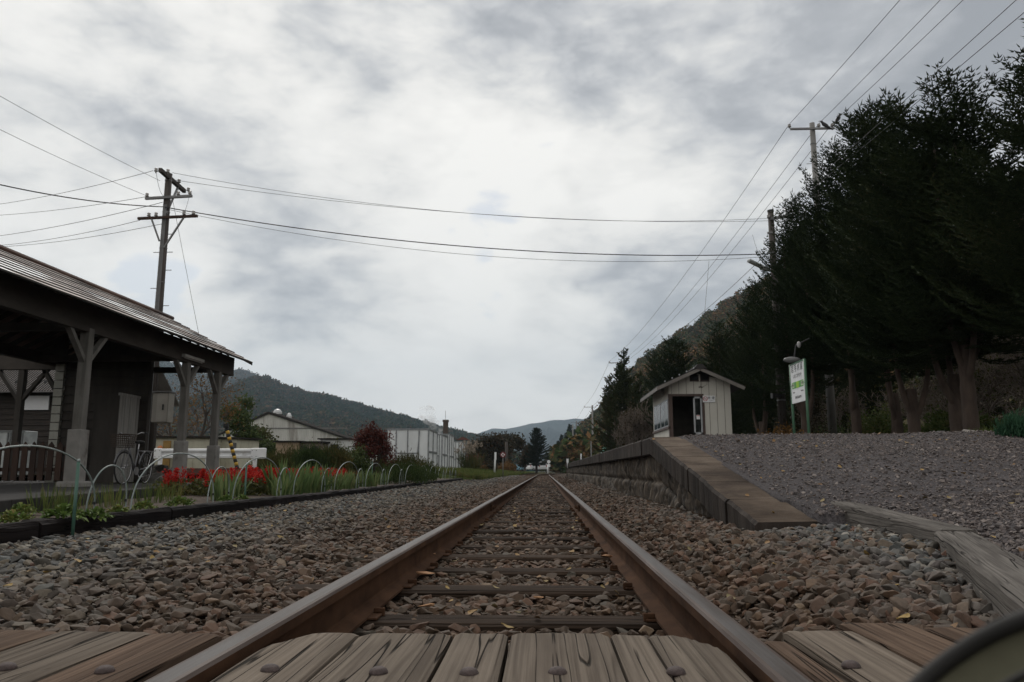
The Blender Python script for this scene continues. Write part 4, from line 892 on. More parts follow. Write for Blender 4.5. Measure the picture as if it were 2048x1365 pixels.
# boarded wall under the roof
mb = MB()
for k in range(14): z = .16 + k * .2; mb.add([(-11.2, 18.02, z), (-9.15, 18.02, z), (-9.15, 18.06, z + .2), (-11.2, 18.06, z + .2), (-11.2, 18.06, z), (-9.15, 18.06, z)], [(0, 1, 2, 3), (0, 1, 5, 4)])
mb.span((-11.2, 18.06, .1), (-9.15, 18.2, 3.0)); build('wall', mb, M_dboard, st)
mb = MB()
for k in range(14): mb.span((-11.42, 17.97 + .004 * (k % 2), .11 + k * .2), (-11.21, 18.2, .10 + (k + 1) * .2 - .012))
build('pale_wall_end', mb, M_pale_board, st)
mb = MB(); mb.span((-9.9, 17.15, .1), (-9.34, 18.0, 2.08)); build('partition', mb, M_dboard, st)
mb = MB()
for k in range(8): y = 17.16 + k * .105; mb.span((-9.34, y, .12), (-9.325 + .004 * (k % 3), y + .098, 2.05))
mb.span((-9.36, 17.12, 2.05), (-9.31, 18.02, 2.11)); build('partition_boards', mb, M_gboard, st)
for y in (9.9, 17.0):
    mb = MB(); mb.span((-7.915, y, 2.90), (-7.83, y + 1.0, 2.965)); mb.tube([(-7.87, y + .04, 2.885), (-7.87, y + .96, 2.885)], .014, 8); build('tube_lamp', mb, M_tube, st, bevel=.006)
st.location.x -= .2
# asphalt in front, with kerb
def asph_x(y): return -5.0 - .24 * (y - 7.2)
V, F = grid(np.linspace(0, 1, 12), np.linspace(1, 21.6, 30), lambda u, y: .10 + .01 * fbm(u * 8, y, .4)); V[:, 0] = -16 + (np.array([asph_x(min(y, 12.5)) for y in V[:, 1]]) + 16) * V[:, 0]
tag(link('asphalt_platform', npmesh('asphalt_platform', V, F, M_asphalt, True)), kind='structure')
for a, b in ((1, 4), (4, 7.2), (7.2, 10), (10, 12.5)):
    mb = MB(); mb.beam((asph_x(a), a, .03), (asph_x(b) + .0, b - .01, .03), .10, .16); tag(build('kerb', mb, M_asphalt, loc=(asph_x(a), a, 0), bevel=.012), kind='structure')
mb = MB(); mb.beam((asph_x(12.5), 12.5, .03), (asph_x(12.5), 21, .03), .1, .16); tag(build('kerb', mb, M_asphalt, loc=(asph_x(12.5), 12.5, 0)), kind='structure')
V, F = grid(np.linspace(0, 1, 16), np.linspace(1, 42, 70), lambda u, y: -.03 + .03 * fbm(u * 3, y, .8))
for v in V: xa = bed_x(v[1]) - .05; xb = asph_x(min(v[1], 12.5)) + .03; v[0] = xa + (xb - xa) * v[0]
tag(link('flower_bed_soil', npmesh('flower_bed_soil', V, F, M_soil, True)), kind='structure')

# creosoted timbers along the bed
ty = [1.5, 3.55, 5.65, 7.75, 9.9, 12.0, 14.1, 17, 20, 24, 28, 33, 38, 42]
tl = ['nearest, cut by the left edge of the picture', 'below the first pale hoop', 'below the small rosettes', 'below the second big hoop', 'in front of the red flowers', 'under the tall sword leaves', 'beside the sword leaf clumps', 'in front of the green stake']
for i in range(1, len(ty) - 1):
    a, b = ty[i] + .01, ty[i + 1] - .01; n = 16; vs = []; fs = []; pa, pb = Vector((bed_x(a), a, 0)), Vector((bed_x(b), b, 0)); L = (pb - pa).length; wd, z0, z1 = .17, -.24, .01 if i < 5 else -.0
    for k in range(n + 1):
        y = L * k / n; e = lambda q, s_=.016: s_ * noise.noise(Vector((y * 3.5, q * 5.7, i * 2.3)))
        vs += [(-wd / 2 + e(1), y, z0), (-wd / 2 + e(1), y, z1 - .02 + e(2)), (-wd / 2 + .02, y, z1 + e(3)), (wd / 2 - .02 + e(5), y, z1 + e(4)), (wd / 2 + e(6), y, z1 - .025 + e(7)), (wd / 2 + e(8), y, z0)]
    for k in range(n):
        for j in range(5): fs.append((k * 6 + j, k * 6 + j + 1, (k + 1) * 6 + j + 1, (k + 1) * 6 + j))
    fs += [tuple(range(6)), tuple(n * 6 + j for j in range(5, -1, -1))]
    mb = MB(); mb.add(vs, fs); o = build('bed_timber', mb, M_creosote, world=False); o.location = pa; o.rotation_euler = (0, 0, math.atan2(pb.y - pa.y, pb.x - pa.x) - math.pi / 2)
    lab = 'black creosoted timber edging the flower bed, ' + (tl[i - 1] if i - 1 < len(tl) else 'along its far end where hoops thin out')
    tag(o, lab, 'timber', 'black timbers along the flower bed')

# hoop fence
M_pipe = mat('grey plastic coated pipe', [(.3, (.15, .18, .175)), (.7, (.28, .315, .31))], 4, bump=.05, rough=.5, coord='World', second=([(.35, (.55, .62, .58)), (.6, (1, 1, 1))], 3, (1, 1, 1), .6))
M_green_pipe = plain('green stake', (.045, .10, .075), .45, coord='World')
M_tie = plain('black tie', (.012, .012, .012), .6)
hoop_y = []; y = 4.75; k = 0
while y < 40:
    wd = (1.92, .70)[k % 2] * (1.0 if y < 14 else 1.12); hoop_y.append((y, y + wd, k % 2)); y += wd - .04; k += 1
fence_words = ['first', 'second', 'third', 'fourth', 'fifth', 'sixth', 'seventh', 'eighth', 'ninth', 'tenth', 'eleventh', 'twelfth', 'thirteenth', 'fourteenth']
cnt = [0, 0]
for a, b, small in hoop_y:
    off = .10; xa, xb = bed_x(a) - off - (.05 if small else 0), bed_x(b) - off - (.05 if small else 0); h = .42 if small else .555; pts = []; r = .0072
    if small: xb -= .02
    for q in range(25):
        t = math.pi * q / 24; c = -math.cos(t); pts.append((xa + (xb - xa) * (c + 1) / 2 + .02 * math.sin(t), a + (b - a) * (c + 1) / 2, .03 + (h - .03) * math.sin(t) ** .85))
    pts = [(pts[0][0], pts[0][1] + (.05 if small else -.03), -.15)] + pts + [(pts[-1][0], pts[-1][1] + (-.05 if small else .03), -.15)]
    mb = MB(); mb.tube(pts, r, 8); n = cnt[small]; cnt[small] += 1
    lab = ('low narrow pale pipe hoop, %s small one from the left along the flower bed' if small else 'wide pale pipe hoop, %s wide one from the left along the flower bed') % fence_words[min(n, 13)]
    t = thing('hoop', lab, 'hoop', (xa, a, 0), 0, 'pipe hoops along the flower bed'); build('pipe', mb, M_pipe, t, smooth=True)
    tb = MB(); tb.lathe([(r + .004, -.012), (r + .004, .012)], (xb, b - .012, .10), 8); build('tie', tb, M_tie, t)
for px, Y, h, lab in ((155, 5.9, .44, 'green garden stake by the first wide hoop'), (492, 10.4, .46, 'green garden stake in front of the red flowers'), (744, 21.0, .62, 'green garden stake before the maroon shrub')):
    p = at(px, 960, Y=Y); mb = MB(); mb.tube([(p.x, Y, -.2), (p.x - .004, Y, h)], .0125, 10); t = thing('garden_stake', lab, 'stake', (p.x, Y, 0), 0, 'green garden stakes'); build('rod', mb, M_green_pipe, t, smooth=True)
    cb = MB(); cb.lathe([(.0135, h), (.0135, h + .012), (.008, h + .02), (.001, h + .022)], (p.x - .004, Y, 0), 10); build('cap', cb, M_pipe, t, smooth=True)

# ------------------------------------------------------------------ bed plants
g = np.random.default_rng(4)
def rosette_mesh(seed):
    g = np.random.default_rng(seed); V = []; F = []
    for q in range(110):
        a = g.uniform(0, 6.28); el = g.uniform(.1, 1.3); ln = g.uniform(.05, .115); d = np.array([math.cos(a), math.sin(a), 0]); s = np.array([-math.sin(a), math.cos(a), 0]); base = d * g.uniform(0, .13); o = len(V)
        for t, wq in ((0, .25), (.35, .8), (.7, 1), (1, .15)):
            p = base + d * ln * t * math.cos(el) + np.array([0, 0, ln * (t * math.sin(el) - .5 * t * t * (1 - .3 * el)) + .01 + .085 * max(0, 1 - abs(base).sum() * 4.5)]); w_ = .021 * wq; V += [p - s * w_ + [0, 0, .012 * wq], p, p + s * w_ + [0, 0, .012 * wq]]
        for j in range(3):
            b = o + 3 * j; F += [[b, b + 1, b + 4, b + 3], [b + 1, b + 2, b + 5, b + 4]]
    return npmesh('leaves', V, F, M_primrose, True)
ros = [rosette_mesh(i) for i in range(3)]
for i, (px, Y, s, lab) in enumerate([(32, 5.75, .95, 'green leafy rosette plant, nearest the left edge of the picture'), (128, 6.05, 1.25, 'big green leafy rosette plant left of the green stake'), (45, 6.9, 1.0, 'rosette plant with yellowing leaves by the kerb'), (190, 6.3, .95, 'green rosette plant just right of the first green stake'),
                                     (238, 7.0, .85, 'yellowish rosette plant between the first two wide hoops'), (290, 7.6, 1.0, 'green rosette plant at the left foot of the second wide hoop'), (362, 8.5, 1.1, 'green rosette plant under the second wide hoop'), (452, 9.8, .9, 'green rosette plant at the foot of the third wide hoop'), (485, 10.3, .8, 'small pale rosette plant right of the third wide hoop foot')]):
    p = at(px, 1000, Y=Y); t = thing('rosette_plant', lab, 'plant', (max(p.x, asph_x(Y) + .2), Y, -.03), i * 1.1, 'leafy rosettes in the flower bed'); s *= .8; t.scale = (s, s, s); link('leaves', ros[i % 3], t)
tufts = []
for i in range(3):
    V, F = blades(34, .30, .1, .011, np.random.default_rng(40 + i), lean=.25, curve=.3, r0=.13); tufts.append(npmesh('blades', V, F, M_grass))
for i, (px, Y, lab) in enumerate([(88, 7.55, 'upright yellow green grass tuft by the kerb, leftmost'), (108, 7.9, 'grass tuft with reddish base beside the leftmost tuft'), (130, 7.3, 'thin grass tuft left of the first green stake'), (163, 7.8, 'grass tuft right of the first green stake'), (222, 8.6, 'grass tuft under the first small hoop'), (240, 9.0, 'taller grass tuft under the first small hoop'), (290, 9.5, 'grass tuft left inside the second wide hoop'), (308, 10.0, 'grass tuft before the bicycle wheel'), (345, 10.3, 'grass tuft at the left end of the red flowers'), (332, 11.0, 'small grass tuft in front of the rock pile')]):
    p = at(px, 980, Y=Y); t = thing('grass_tuft', lab, 'grass tuft', (max(p.x, asph_x(Y) + .1), Y, -.03), i, 'grass tufts along the kerb'); link('blades', tufts[i % 3], t)
# red salvias
def salvia(seed):
    g = np.random.default_rng(seed); V1, F1 = leaf_quads(np.stack([g.normal(0, .13, 260), g.normal(0, .13, 260), g.uniform(.0, .22, 260)], 1), .03, g); P = []
    for q in range(13):
        a = g.uniform(0, 6.28); r = g.uniform(0, .20); n = 34; z = g.uniform(.14, .25, 1) + np.linspace(0, .14, n); P.append(np.stack([math.cos(a) * r + g.normal(0, .016, n), math.sin(a) * r + g.normal(0, .016, n), z], 1))
    V2, F2 = leaf_quads(np.concatenate(P), .017, g); return npmesh('foliage', V1, F1, M_leaf_olive), npmesh('blossoms', V2, F2, M_red)
sal = [salvia(60 + i) for i in range(4)]
spots = []
for i in range(66):
    Y = 12.6 + (i / 66) * 7.6; side = g.uniform(.2, 1.0); x0 = bed_x(Y) - .35; x1 = asph_x(min(Y, 12.5)) + .15; x = x0 + (x1 - x0) * side; spots.append((x, Y))
words_s = ['at the left end of the red bed', 'in the middle of the red bed', 'at the right end of the red bed']
for i, (x, Y) in enumerate(spots):
    t = thing('red_salvia', 'red salvia plant %s, one of many alike' % words_s[min(2, i * 3 // 66)], 'flower', (x, Y, -.03), i * .9, 'red salvias in the flower bed'); s = g.uniform(.95, 1.3); t.scale = (s, s, s)
    f, b = sal[i % 4]; link('foliage', f, t); link('blossoms', b, t)
iris = []
for i in range(3):
    V, F = blades(40, .56, .2, .05, np.random.default_rng(80 + i), lean=.42, curve=.28, r0=.16); iris.append(npmesh('blades', V, F, M_iris))
il = [(443, 10.9, .85, 'sword leaf clump rising in front of the red flowers'), (470, 12.2, .8, 'paler sword leaf clump leaning right among the red flowers'), (560, 13.0, 1.15, 'tallest sword leaf clump at the right end of the red flowers'), (585, 13.6, 1.1, 'sword leaf clump under the fourth wide hoop'), (612, 14.2, 1.1, 'broad sword leaf clump right of the tallest one'), (640, 14.8, 1.0, 'leaning sword leaf clump in the middle of the bed'), (566, 12.2, .7, 'low sword leaf clump at the black timber'), (668, 16.2, .9, 'sword leaf clump before the olive bush'), (690, 17.5, .85, 'sword leaf clump left of the third green stake'), (705, 18.2, .85, 'low sword leaf clump by the maroon shrub'), (728, 19.8, .9, 'sword leaf clump at the third green stake'), (745, 20.5, .8, 'low sword leaf clump right of the third green stake'), (765, 22.5, .8, 'far sword leaf clump before the grassy bush')]
for i, (px, Y, s, lab) in enumerate(il):
    p = at(px, 980, Y=Y); t = thing('sword_leaf_clump', lab, 'plant', (p.x, Y, -.03), i * 1.7, 'sword leaf clumps in the flower bed'); t.scale = (s, s, s); link('blades', iris[i % 3], t)
bush('bush', 'low fine leaved green bush in the bed near the white containers', (at(795, 960, Y=25).x, 25, -.03), (1.0, 1.3, .62), 9, M_leaf_green, 3500, .03, upright=.6)
bush('bush', 'low green bush under the far hoops', (at(840, 960, Y=30).x, 30, -.03), (.7, 1.6, .55), 10, M_leaf_green, 2500, .035, upright=.6)
bush('bush', 'yellow leaved low plant among the sword leaves', (at(702, 960, Y=20).x, 20, -.03), (.4, .4, .45), 13, M_leaf_orange, 900, .03)

# ------------------------------------------------------------------ bicycle leaning at the partition
M_bike = plain('silver grey bicycle frame', (.16, .16, .17), .4, metal=.3); M_rubber = plain('tyre rubber', (.02, .02, .02), .8); M_chrome = plain('dull chrome', (.42, .42, .43), .35, metal=.8); M_basket = plain('brown wire basket', (.06, .045, .035), .6)
bk = thing('bicycle', 'city bicycle with front basket leaning against the grey boarded partition', 'bicycle', (-8.57, 16.4, .1), 0)
fw, rw = Vector((-8.62, 15.85, .43)), Vector((-8.72, 16.95, .43)); ax = (rw - fw).normalized(); sidev = Vector((ax.y, -ax.x, 0))
def wheel(c, d, name='wheel'):
    sv = Vector((d.y, -d.x, 0)); ring = lambda R_, n=32: [c + d * R_ * math.cos(6.2832 * i / n) + Vector((0, 0, 1)) * R_ * math.sin(6.2832 * i / n) for i in range(n)]
    mb = MB(); mb.tube(ring(.31), .008, 6, closed=True)
    for q in range(18): a = 6.2832 * q / 18; mb.tube([c + sv * .02 * (-1) ** q, c + d * .31 * math.cos(a) + Vector((0, 0, .31 * math.sin(a)))], .0016, 3)
    mb.lathe([(.02, -.03), (.02, .03)], c, 8, axis='X'); wl = build(name, mb, M_chrome, bk, smooth=True); t = MB(); t.tube(ring(.325), .017, 8, closed=True); build('tyre', t, M_rubber, wl, smooth=True)
    f = MB(); f.tube([c + d * .365 * math.cos(a) + Vector((0, 0, .365 * math.sin(a))) for a in np.linspace(.1, 2.9, 16)], .014, 6); build('mudguard', f, M_bike, bk, smooth=True)
fd = (ax + sidev * .1).normalized(); wheel(fw, fd); wheel(rw, ax)
mb = MB(); head = fw + ax * .17 + Vector((0, 0, .50)); crank = fw + ax * .52 + Vector((0, 0, -.06)); seat = fw + ax * .66 + Vector((0, 0, .40))
for a, b, r in ((head, crank, .02), (head - Vector((0, 0, .08)), crank + ax * .03 + Vector((0, 0, .09)), .014), (crank, seat, .016), (crank, rw, .01), (seat - Vector((0, 0, .08)), rw, .009)): mb.tube([a, a.lerp(b, .5) - Vector((0, 0, .03 if r > .013 else 0)), b], r, 8)
for s in (-1, 1): mb.tube([head, head - ax * .04 + fd.cross(Vector((0, 0, 1))) * .045 * s - Vector((0, 0, .1)), fw + fd.cross(Vector((0, 0, 1))) * .05 * s], .010, 6)
build('frame', mb, M_bike, bk, smooth=True)
hs = Vector((fd.y, -fd.x, 0)); ht = head + Vector((0, 0, .17)); mb = MB(); mb.tube([head, ht], .012, 8); mb.tube([ht + hs * s for s in (-.10, 0, .10)], .011, 6)
for s in (-1, 1): mb.tube([ht + hs * .10 * s, ht + hs * .22 * s + ax * .06 + Vector((0, 0, .06)), ht + hs * .27 * s + ax * .24 + Vector((0, 0, .05))], .011, 6)
hb = build('handlebar', mb, M_chrome, bk, smooth=True); mb = MB()
for s in (-1, 1): mb.tube([ht + hs * .265 * s + ax * .14 + Vector((0, 0, .052)), ht + hs * .275 * s + ax * .27 + Vector((0, 0, .049))], .017, 8)
build('grips', mb, M_rubber, hb, smooth=True)
mb = MB(); bc = head - fd * .22 + Vector((0, 0, .05)); dx, dy, dz = hs, fd, Vector((0, 0, 1))
def bp(u, v, w_): k = 1 + .22 * w_; return bc + dx * u * .17 * k + dy * v * .13 * k + dz * (w_ * .26 - .13)
for w_ in np.linspace(0, 1, 7): mb.tube([bp(u, v, w_) for u, v in ((-1, -1), (1, -1), (1, 1), (-1, 1))], 0.0055 if w_ < .99 else .008, 4, closed=True)
for q in range(10):
    u = -1 + 2 * q / 9
    for v in (-1, 1): mb.tube([bp(u, v, 0), bp(u, v, 1)], .0045, 3); mb.tube([bp(v, u, 0), bp(v, u, 1)], .0045, 3)
    mb.tube([bp(u, -1, 0), bp(u, 1, 0)], .003, 3)
build('basket', mb, M_basket, bk)
mb = MB(); mb.tube([seat, seat + Vector((0, 0, .12)) + ax * .02], .012, 6); build('seat_post', mb, M_chrome, bk)
mb = MB(); mb.ico(seat + Vector((0, 0, .15)) + ax * .05, .12, 2, (.8, 1.1, .35)); mb.ico(seat + Vector((0, 0, .15)) - ax * .09, .06, 2, (.6, 1.5, .5)); build('saddle', mb, M_rubber, bk, smooth=True)
mb = MB(); mb.lathe([(.085, -.006), (.085, .006)], crank + sidev * .05, 18, axis='X')
for s in (-1, 1): mb.tube([crank + sidev * .05 * s, crank + sidev * .06 * s + Vector((0, .1 * s, -.12 * s))], .008, 6); mb.box(crank + sidev * .11 * s + Vector((0, .1 * s, -.12 * s)), (.09, .06, .02))
build('crank', mb, M_chrome, bk)
mb = MB()
for q in range(4): mb.beam(rw + Vector((-.09 + .06 * q, -.2, .37)), rw + Vector((-.09 + .06 * q, .22, .37)), .012, .012)
mb.beam(rw + Vector((-.1, 0, .365)), rw + Vector((.1, 0, .365)), .012, .012); mb.tube([rw + Vector((.07, .1, .365)), rw + Vector((.04, 0, 0))], .006, 5); build('luggage_rack', mb, M_chrome, bk)

# rocks piled by the partition: each rock a thing
M_rock = mat('dark field stone', [(.3, (.035, .033, .03)), (.7, (.10, .095, .085))], 6, bump=.8, bscale=18, bdist=.02, rnd=.35)
rd = random.Random(9)
def rock(px, Y, z, s, lab, m=M_rock, sq=(1.2, .8, .6), grp='field stones piled beside the bicycle', seed=0, cat='rock'):
    p = at(px, 950, Y=Y); me = stone_shape(seed + 300, .8, 2); me.materials.append(m); o = link('rock', me, loc=(p.x, Y, z)); o.scale = (s * sq[0], s * sq[1], s * sq[2] * 1.3); o.rotation_euler = (rd.uniform(-.2, .2), rd.uniform(-.2, .2), rd.uniform(0, 3)); return tag(o, lab, cat, grp)
rl = [(310, 17.6, .2, .42, 'large upright dark rock at the left end of the rock pile'), (322, 17.5, .15, .40, 'pale front rock of the pile, beside the rear bicycle wheel'), (333, 17.9, .2, .36, 'dark rock in the middle of the rock pile'), (342, 17.7, .15, .34, 'flat rock low in the front of the rock pile'), (350, 18.0, .2, .36, 'rock at the right end of the pile near the red flowers'), (318, 18.0, .42, .30, 'small rock on top of the pile, on the left'), (330, 18.1, .40, .30, 'topmost dark rock in the pile'), (341, 18.1, .38, .28, 'small dark rock on top of the pile, on the right'), (305, 17.9, .36, .3, 'rock lying against the grey partition end'), (356, 18.2, .14, .25, 'smallest rock at the outer right foot of the pile')]
for i, (px, Y, z, s, lab) in enumerate(rl): rock(px, Y, z, s, lab, seed=i)

# ------------------------------------------------------------------ picket fence, white posts, weathered house behind
M_picket = mat('brown pickets', [(.3, (.026, .015, .011)), (.7, (.06, .034, .024))], 4, (1, 1, .3), bump=.3, coord='World', rnd=.2)
pk = thing('picket_fence', 'brown pointed picket fence at the left edge behind the shelter posts', 'fence', (-12.5, 17.2, .1))
for k in range(14):
    x = -13.25 + k * .2
    mb = MB(); mb.prism([(x - .066, .16), (x + .066, .16), (x + .066, .93), (x, 1.02), (x - .066, .93)], 17.2, 17.225); build('picket', mb, M_picket, pk)
for z in (.4, .86): mb = MB(); mb.span((-13.5, 17.227, z - .04), (-10.62, 17.26, z + .04)); build('rail', mb, M_picket, pk)
for k, (px, zt) in enumerate(((10, 1.04), (28, .98), (62, 1.0), (80, 1.0))):
    p = at(px, 930, Y=19.6); mb = MB(); mb.lathe([(.034, .1), (.034, zt - .01), (.028, zt)], (p.x, 19.6, 0), 12); t = thing('guard_post', 'white guard post behind the picket fence, %s from the left edge' % ['first', 'second', 'third', 'fourth'][k], 'post', (p.x, 19.6, .1), 0, 'white guard posts behind the picket fence'); build('post', mb, M_white, t, smooth=True)
    cb = MB(); cb.lathe([(.0355, zt - .34), (.0355, zt - .27)], (p.x, 19.6, 0), 12); build('band', cb, M_beam, t)
M_oldwood = mat('blackened boards', [(.3, (.012, .010, .009)), (.62, (.035, .028, .024)), (.8, (.10, .055, .035))], 5, (.4, .4, 4), coord='World', bump=.5)
M_tin = mat('corrugated tin', [(.3, (.22, .205, .205)), (.7, (.34, .32, .315))], 2, coord='World', rough=.6, bump=.1)
oh = thing('old_house', 'blackened wooden house with striped tin roof seen behind the picket fence', 'house', (-20, 26, .2))
mb = MB()
for k in range(15): z = .2 + k * .19; mb.add([(-26, 25.97, z), (-15.6, 25.97, z), (-15.6, 26, z + .19), (-26, 26, z + .19), (-26, 26, z), (-15.6, 26, z)], [(0, 1, 2, 3), (0, 1, 5, 4)])
mb.span((-26, 26, .2), (-15.6, 31, 3.1)); build('wall', mb, M_oldwood, oh)
mb = MB(); zz0, zz1 = 3.0, 5.2
for k in range(120):
    x = -26.4 + k * .095; mb.add([(x, 25.4, zz0), (x + .05, 25.4, zz0 + .03), (x + .095, 25.4, zz0), (x, 28.6, zz1), (x + .05, 28.6, zz1 + .03), (x + .095, 28.6, zz1)], [(0, 1, 4, 3)]); mb.add([(x + .05, 25.4, zz0 + .03), (x + .095, 25.4, zz0), (x + .095, 28.6, zz1), (x + .05, 28.6, zz1 + .03)], [(0, 1, 2, 3)], 1)
mb.add([(-26.4, 25.4, zz0 - .02), (-15.0, 25.4, zz0 - .02), (-15.0, 28.6, zz1 - .02), (-26.4, 28.6, zz1 - .02), (-26.4, 31.6, zz0), (-15.0, 31.6, zz0)], [(0, 1, 2, 3), (3, 2, 5, 4)]); rf = build('roof', mb, [M_tin, M_oldwood], oh)
for k in range(9): b = MB(); b.box((-17.4 + .34 * k - 2.0, 25.85, 3.38), (.07, .05, .09)); build('snow_guard', b, M_iron, rf)
mb = MB(); a, b = at(50, 792, Y=25.9), at(96, 820, Y=25.9); mb.span((a.x, 25.9, b.z), (b.x, 25.95, a.z)); build('white_panel', mb, plain('white board', (.55, .56, .58), .5, .04), oh)
a, b = at(-10, 862, Y=22.5), at(46, 905, Y=22.5)
t = thing('metal_cabinet', 'pale grey metal cabinet behind the picket fence', 'cabinet', (a.x, 22.5, .2)); mb = MB(); mb.span((a.x, 22.5, .2), (b.x, 23.1, a.z)); build('body', mb, plain('pale cabinet paint', (.32, .34, .34), .5), t, bevel=.015)
mb = MB(); xm = (a.x + b.x) / 2
for x in (a.x + .06, xm - .04, xm + .04, b.x - .06): mb.span((x - .018, 22.47, .3), (x + .018, 22.5, a.z - .05))
mb.span((a.x, 22.46, a.z - .03), (b.x, 22.5, a.z + .01)); build('frame', mb, plain('grey frame', (.12, .13, .13), .5), t)
# ------------------------------------------------------------------ guard rail, gate bar, sheds, factory on the left
Yg = 26.0; gl, gr_ = at(309, 908, Y=Yg), at(533, 908, Y=Yg); zt, zb = at(420, 898, Y=Yg).z, at(420, 917, Y=Yg).z
t = thing('guard_rail', 'white corrugated guard rail behind the shelter posts', 'guard rail', ((gl.x + gr_.x) / 2, Yg, .3)); hgt = zt - zb
mb = MB(); prof = [(0, 1), (-.045, .93), (-.05, .75), (.0, .6), (.02, .5), (.0, .4), (-.05, .25), (-.045, .07), (0, 0)]
for x0, x1 in ((gl.x + .25, gr_.x - .5),):
    for i in range(8): p, q = prof[i], prof[i + 1]; mb.add([(x0, Yg + p[0], zb + hgt * p[1]), (x1, Yg + p[0], zb + hgt * p[1]), (x1, Yg + q[0], zb + hgt * q[1]), (x0, Yg + q[0], zb + hgt * q[1])], [(0, 1, 2, 3)])
M_whiteg = mat('white guard rail paint', [(.3, (.62, .63, .64)), (.7, (.74, .75, .76))], 2, coord='World', rough=.5, bump=.05, second=([(.36, (.45, .42, .4)), (.46, (1, 1, 1))], 2.5, (1, 1, 2), .5))
bm_ = build('beam', mb, M_whiteg, t); sm = bm_.modifiers.new('solid', 'SOLIDIFY'); sm.thickness = .006
for x0, x1 in ((gl.x, gl.x + .26), (gr_.x - .52, gr_.x)):
    mb = MB(); mb.span((x0, Yg - .075, zb - .02), (x1, Yg + .02, zt + .02)); e = build('end_piece', mb, M_white, t, bevel=.03)
    b2 = MB()
    for dx_ in (.06, .2):
        for dz_ in (.06, hgt - .06): b2.lathe([(.012, -.012), (.012, 0)], (x0 + dx_, Yg - .075, zb + dz_), 8, axis='Y')
    build('bolts', b2, M_iron, e)
for px in (318, 413, 508): x = at(px, 920, Y=Yg).x; mb = MB(); mb.lathe([(.07, .25), (.07, zb + .1)], (x, Yg + .08, 0), 12); build('post', mb, M_white, t, smooth=True)
M_redkerb = plain('dull red kerb wall', (.10, .05, .04), .85, coord='World', bump=.4)
a, b = at(300, 937, Y=25.7), at(540, 950, Y=25.7); mb = MB(); mb.span((a.x, 25.6, .0), (b.x, 25.75, a.z)); tag(build('low_wall', mb, M_redkerb, loc=(a.x, 25.7, 0)), 'low dull red wall under the white guard rail', 'wall')
# striped gate bar
a, b = at(453, 856, Y=23.5), at(475, 938, Y=23.5); t = thing('barrier_pole', 'yellow and black striped leaning pole in front of the guard rail', 'pole', tuple(b)); M_yel = plain('barrier yellow', (.50, .30, .04), .5)
mb = MB(); n = 13
for i in range(n): p, q = a.lerp(b, i / n), a.lerp(b, (i + 1) / n); mb.tube([p, q], .055, 10, mi=i % 2)
build('pole', mb, [M_black, M_yel], t, smooth=True); mb = MB(); mb.tube([a, a + Vector((-.02, 0, .12))], .08, 10); build('top', mb, M_black, t)
M_cream = mat('cream shed panels', [(.3, (.40, .385, .30)), (.7, (.52, .50, .40))], 2, (1, 1, .3), coord='World', bump=.05, second=([(.35, (.6, .55, .5)), (.5, (1, 1, 1))], 1.2, (1, 1, .5), .5))
M_darkroof = plain('dark roof edge', (.03, .027, .025), .95, spec=.02)
def shed(name, label, px0, px1, pytop, Y, depth, m, cat='shed', pyt1=None, door=None, panel=.9, side_px=None):
    a, b = at(px0, pytop, Y=Y), at(px1, pyt1 or pytop, Y=Y); t = thing(name, label, cat, ((a.x + b.x) / 2, Y, .25), 0); mb = MB(); x = a.x
    while x < b.x - .02: x2 = min(x + panel, b.x); mb.span((x + .008, Y, .2), (x2 - .008, Y + .05, a.z - .08)); x = x2
    mb.span((a.x, Y + .02, .2), (b.x, Y + depth, a.z - .08)); build('wall', mb, m, t)
    mb = MB(); mb.add([(a.x - .15, Y - .15, a.z - .08), (b.x + .15, Y - .15, b.z - .08), (b.x + .15, Y - .15, b.z), (a.x - .15, Y - .15, a.z), (a.x - .15, Y + depth + .15, a.z - .02), (b.x + .15, Y + depth + .15, b.z - .02), (b.x + .15, Y + depth + .15, b.z + .06), (a.x - .15, Y + depth + .15, a.z + .06)], [(0, 1, 2, 3), (3, 2, 6, 7), (0, 4, 5, 1), (1, 5, 6, 2), (0, 3, 7, 4), (4, 7, 6, 5)]); build('roof', mb, M_darkroof, t)
    return t
t = shed('shed', 'cream site shed with ochre door behind the left end of the guard rail', 300, 348, 873, 38, 3, M_cream); a, b = at(327, 882, Y=37.95), at(339, 925, Y=37.95); mb = MB(); mb.span((a.x, 37.93, .3), (b.x, 37.99, a.z)); d = build('door', mb, plain('ochre door', (.28, .17, .05), .6), t); mb = MB(); mb.span((a.x + .04, 37.91, 1.0), (a.x + .08, 37.93, 1.1)); build('handle', mb, M_iron, d)
mb = MB(); mb.ico(at(320, 896, Y=37.8), .14, 2, (1, .6, .8)); build('warning_lamp', mb, plain('orange lamp cover', (.5, .16, .04), .4), t, smooth=True)
t = shed('shed', 'long cream site shed behind the middle of the guard rail', 352, 418, 873, 37, 3, M_cream)
t = shed('shed', 'cream site shed with grey windows behind the right guard rail end', 419, 475, 875, 38.5, 3, M_cream)
for p0, p1 in (((428, 888), (440, 905)), ((462, 886), (470, 915))): a, b = at(p0[0], p0[1], Y=38.4), at(p1[0], p1[1], Y=38.4); mb = MB(); mb.span((a.x, 38.44, b.z), (b.x, 38.5, a.z)); build('window', mb, plain('grey shutter', (.10, .10, .10), .4), t)
t = shed('shed', 'tan shed with windows in front of the grey factory', 552, 598, 882, 46, 4, plain('tan panels', (.27, .20, .135), .7, coord='World'), panel=.5)
t = shed('shed', 'darker lean-to shed with black windows beside the tan shed', 598, 641, 883, 46.4, 4, plain('brownish panels', (.16, .13, .10), .7, coord='World'))
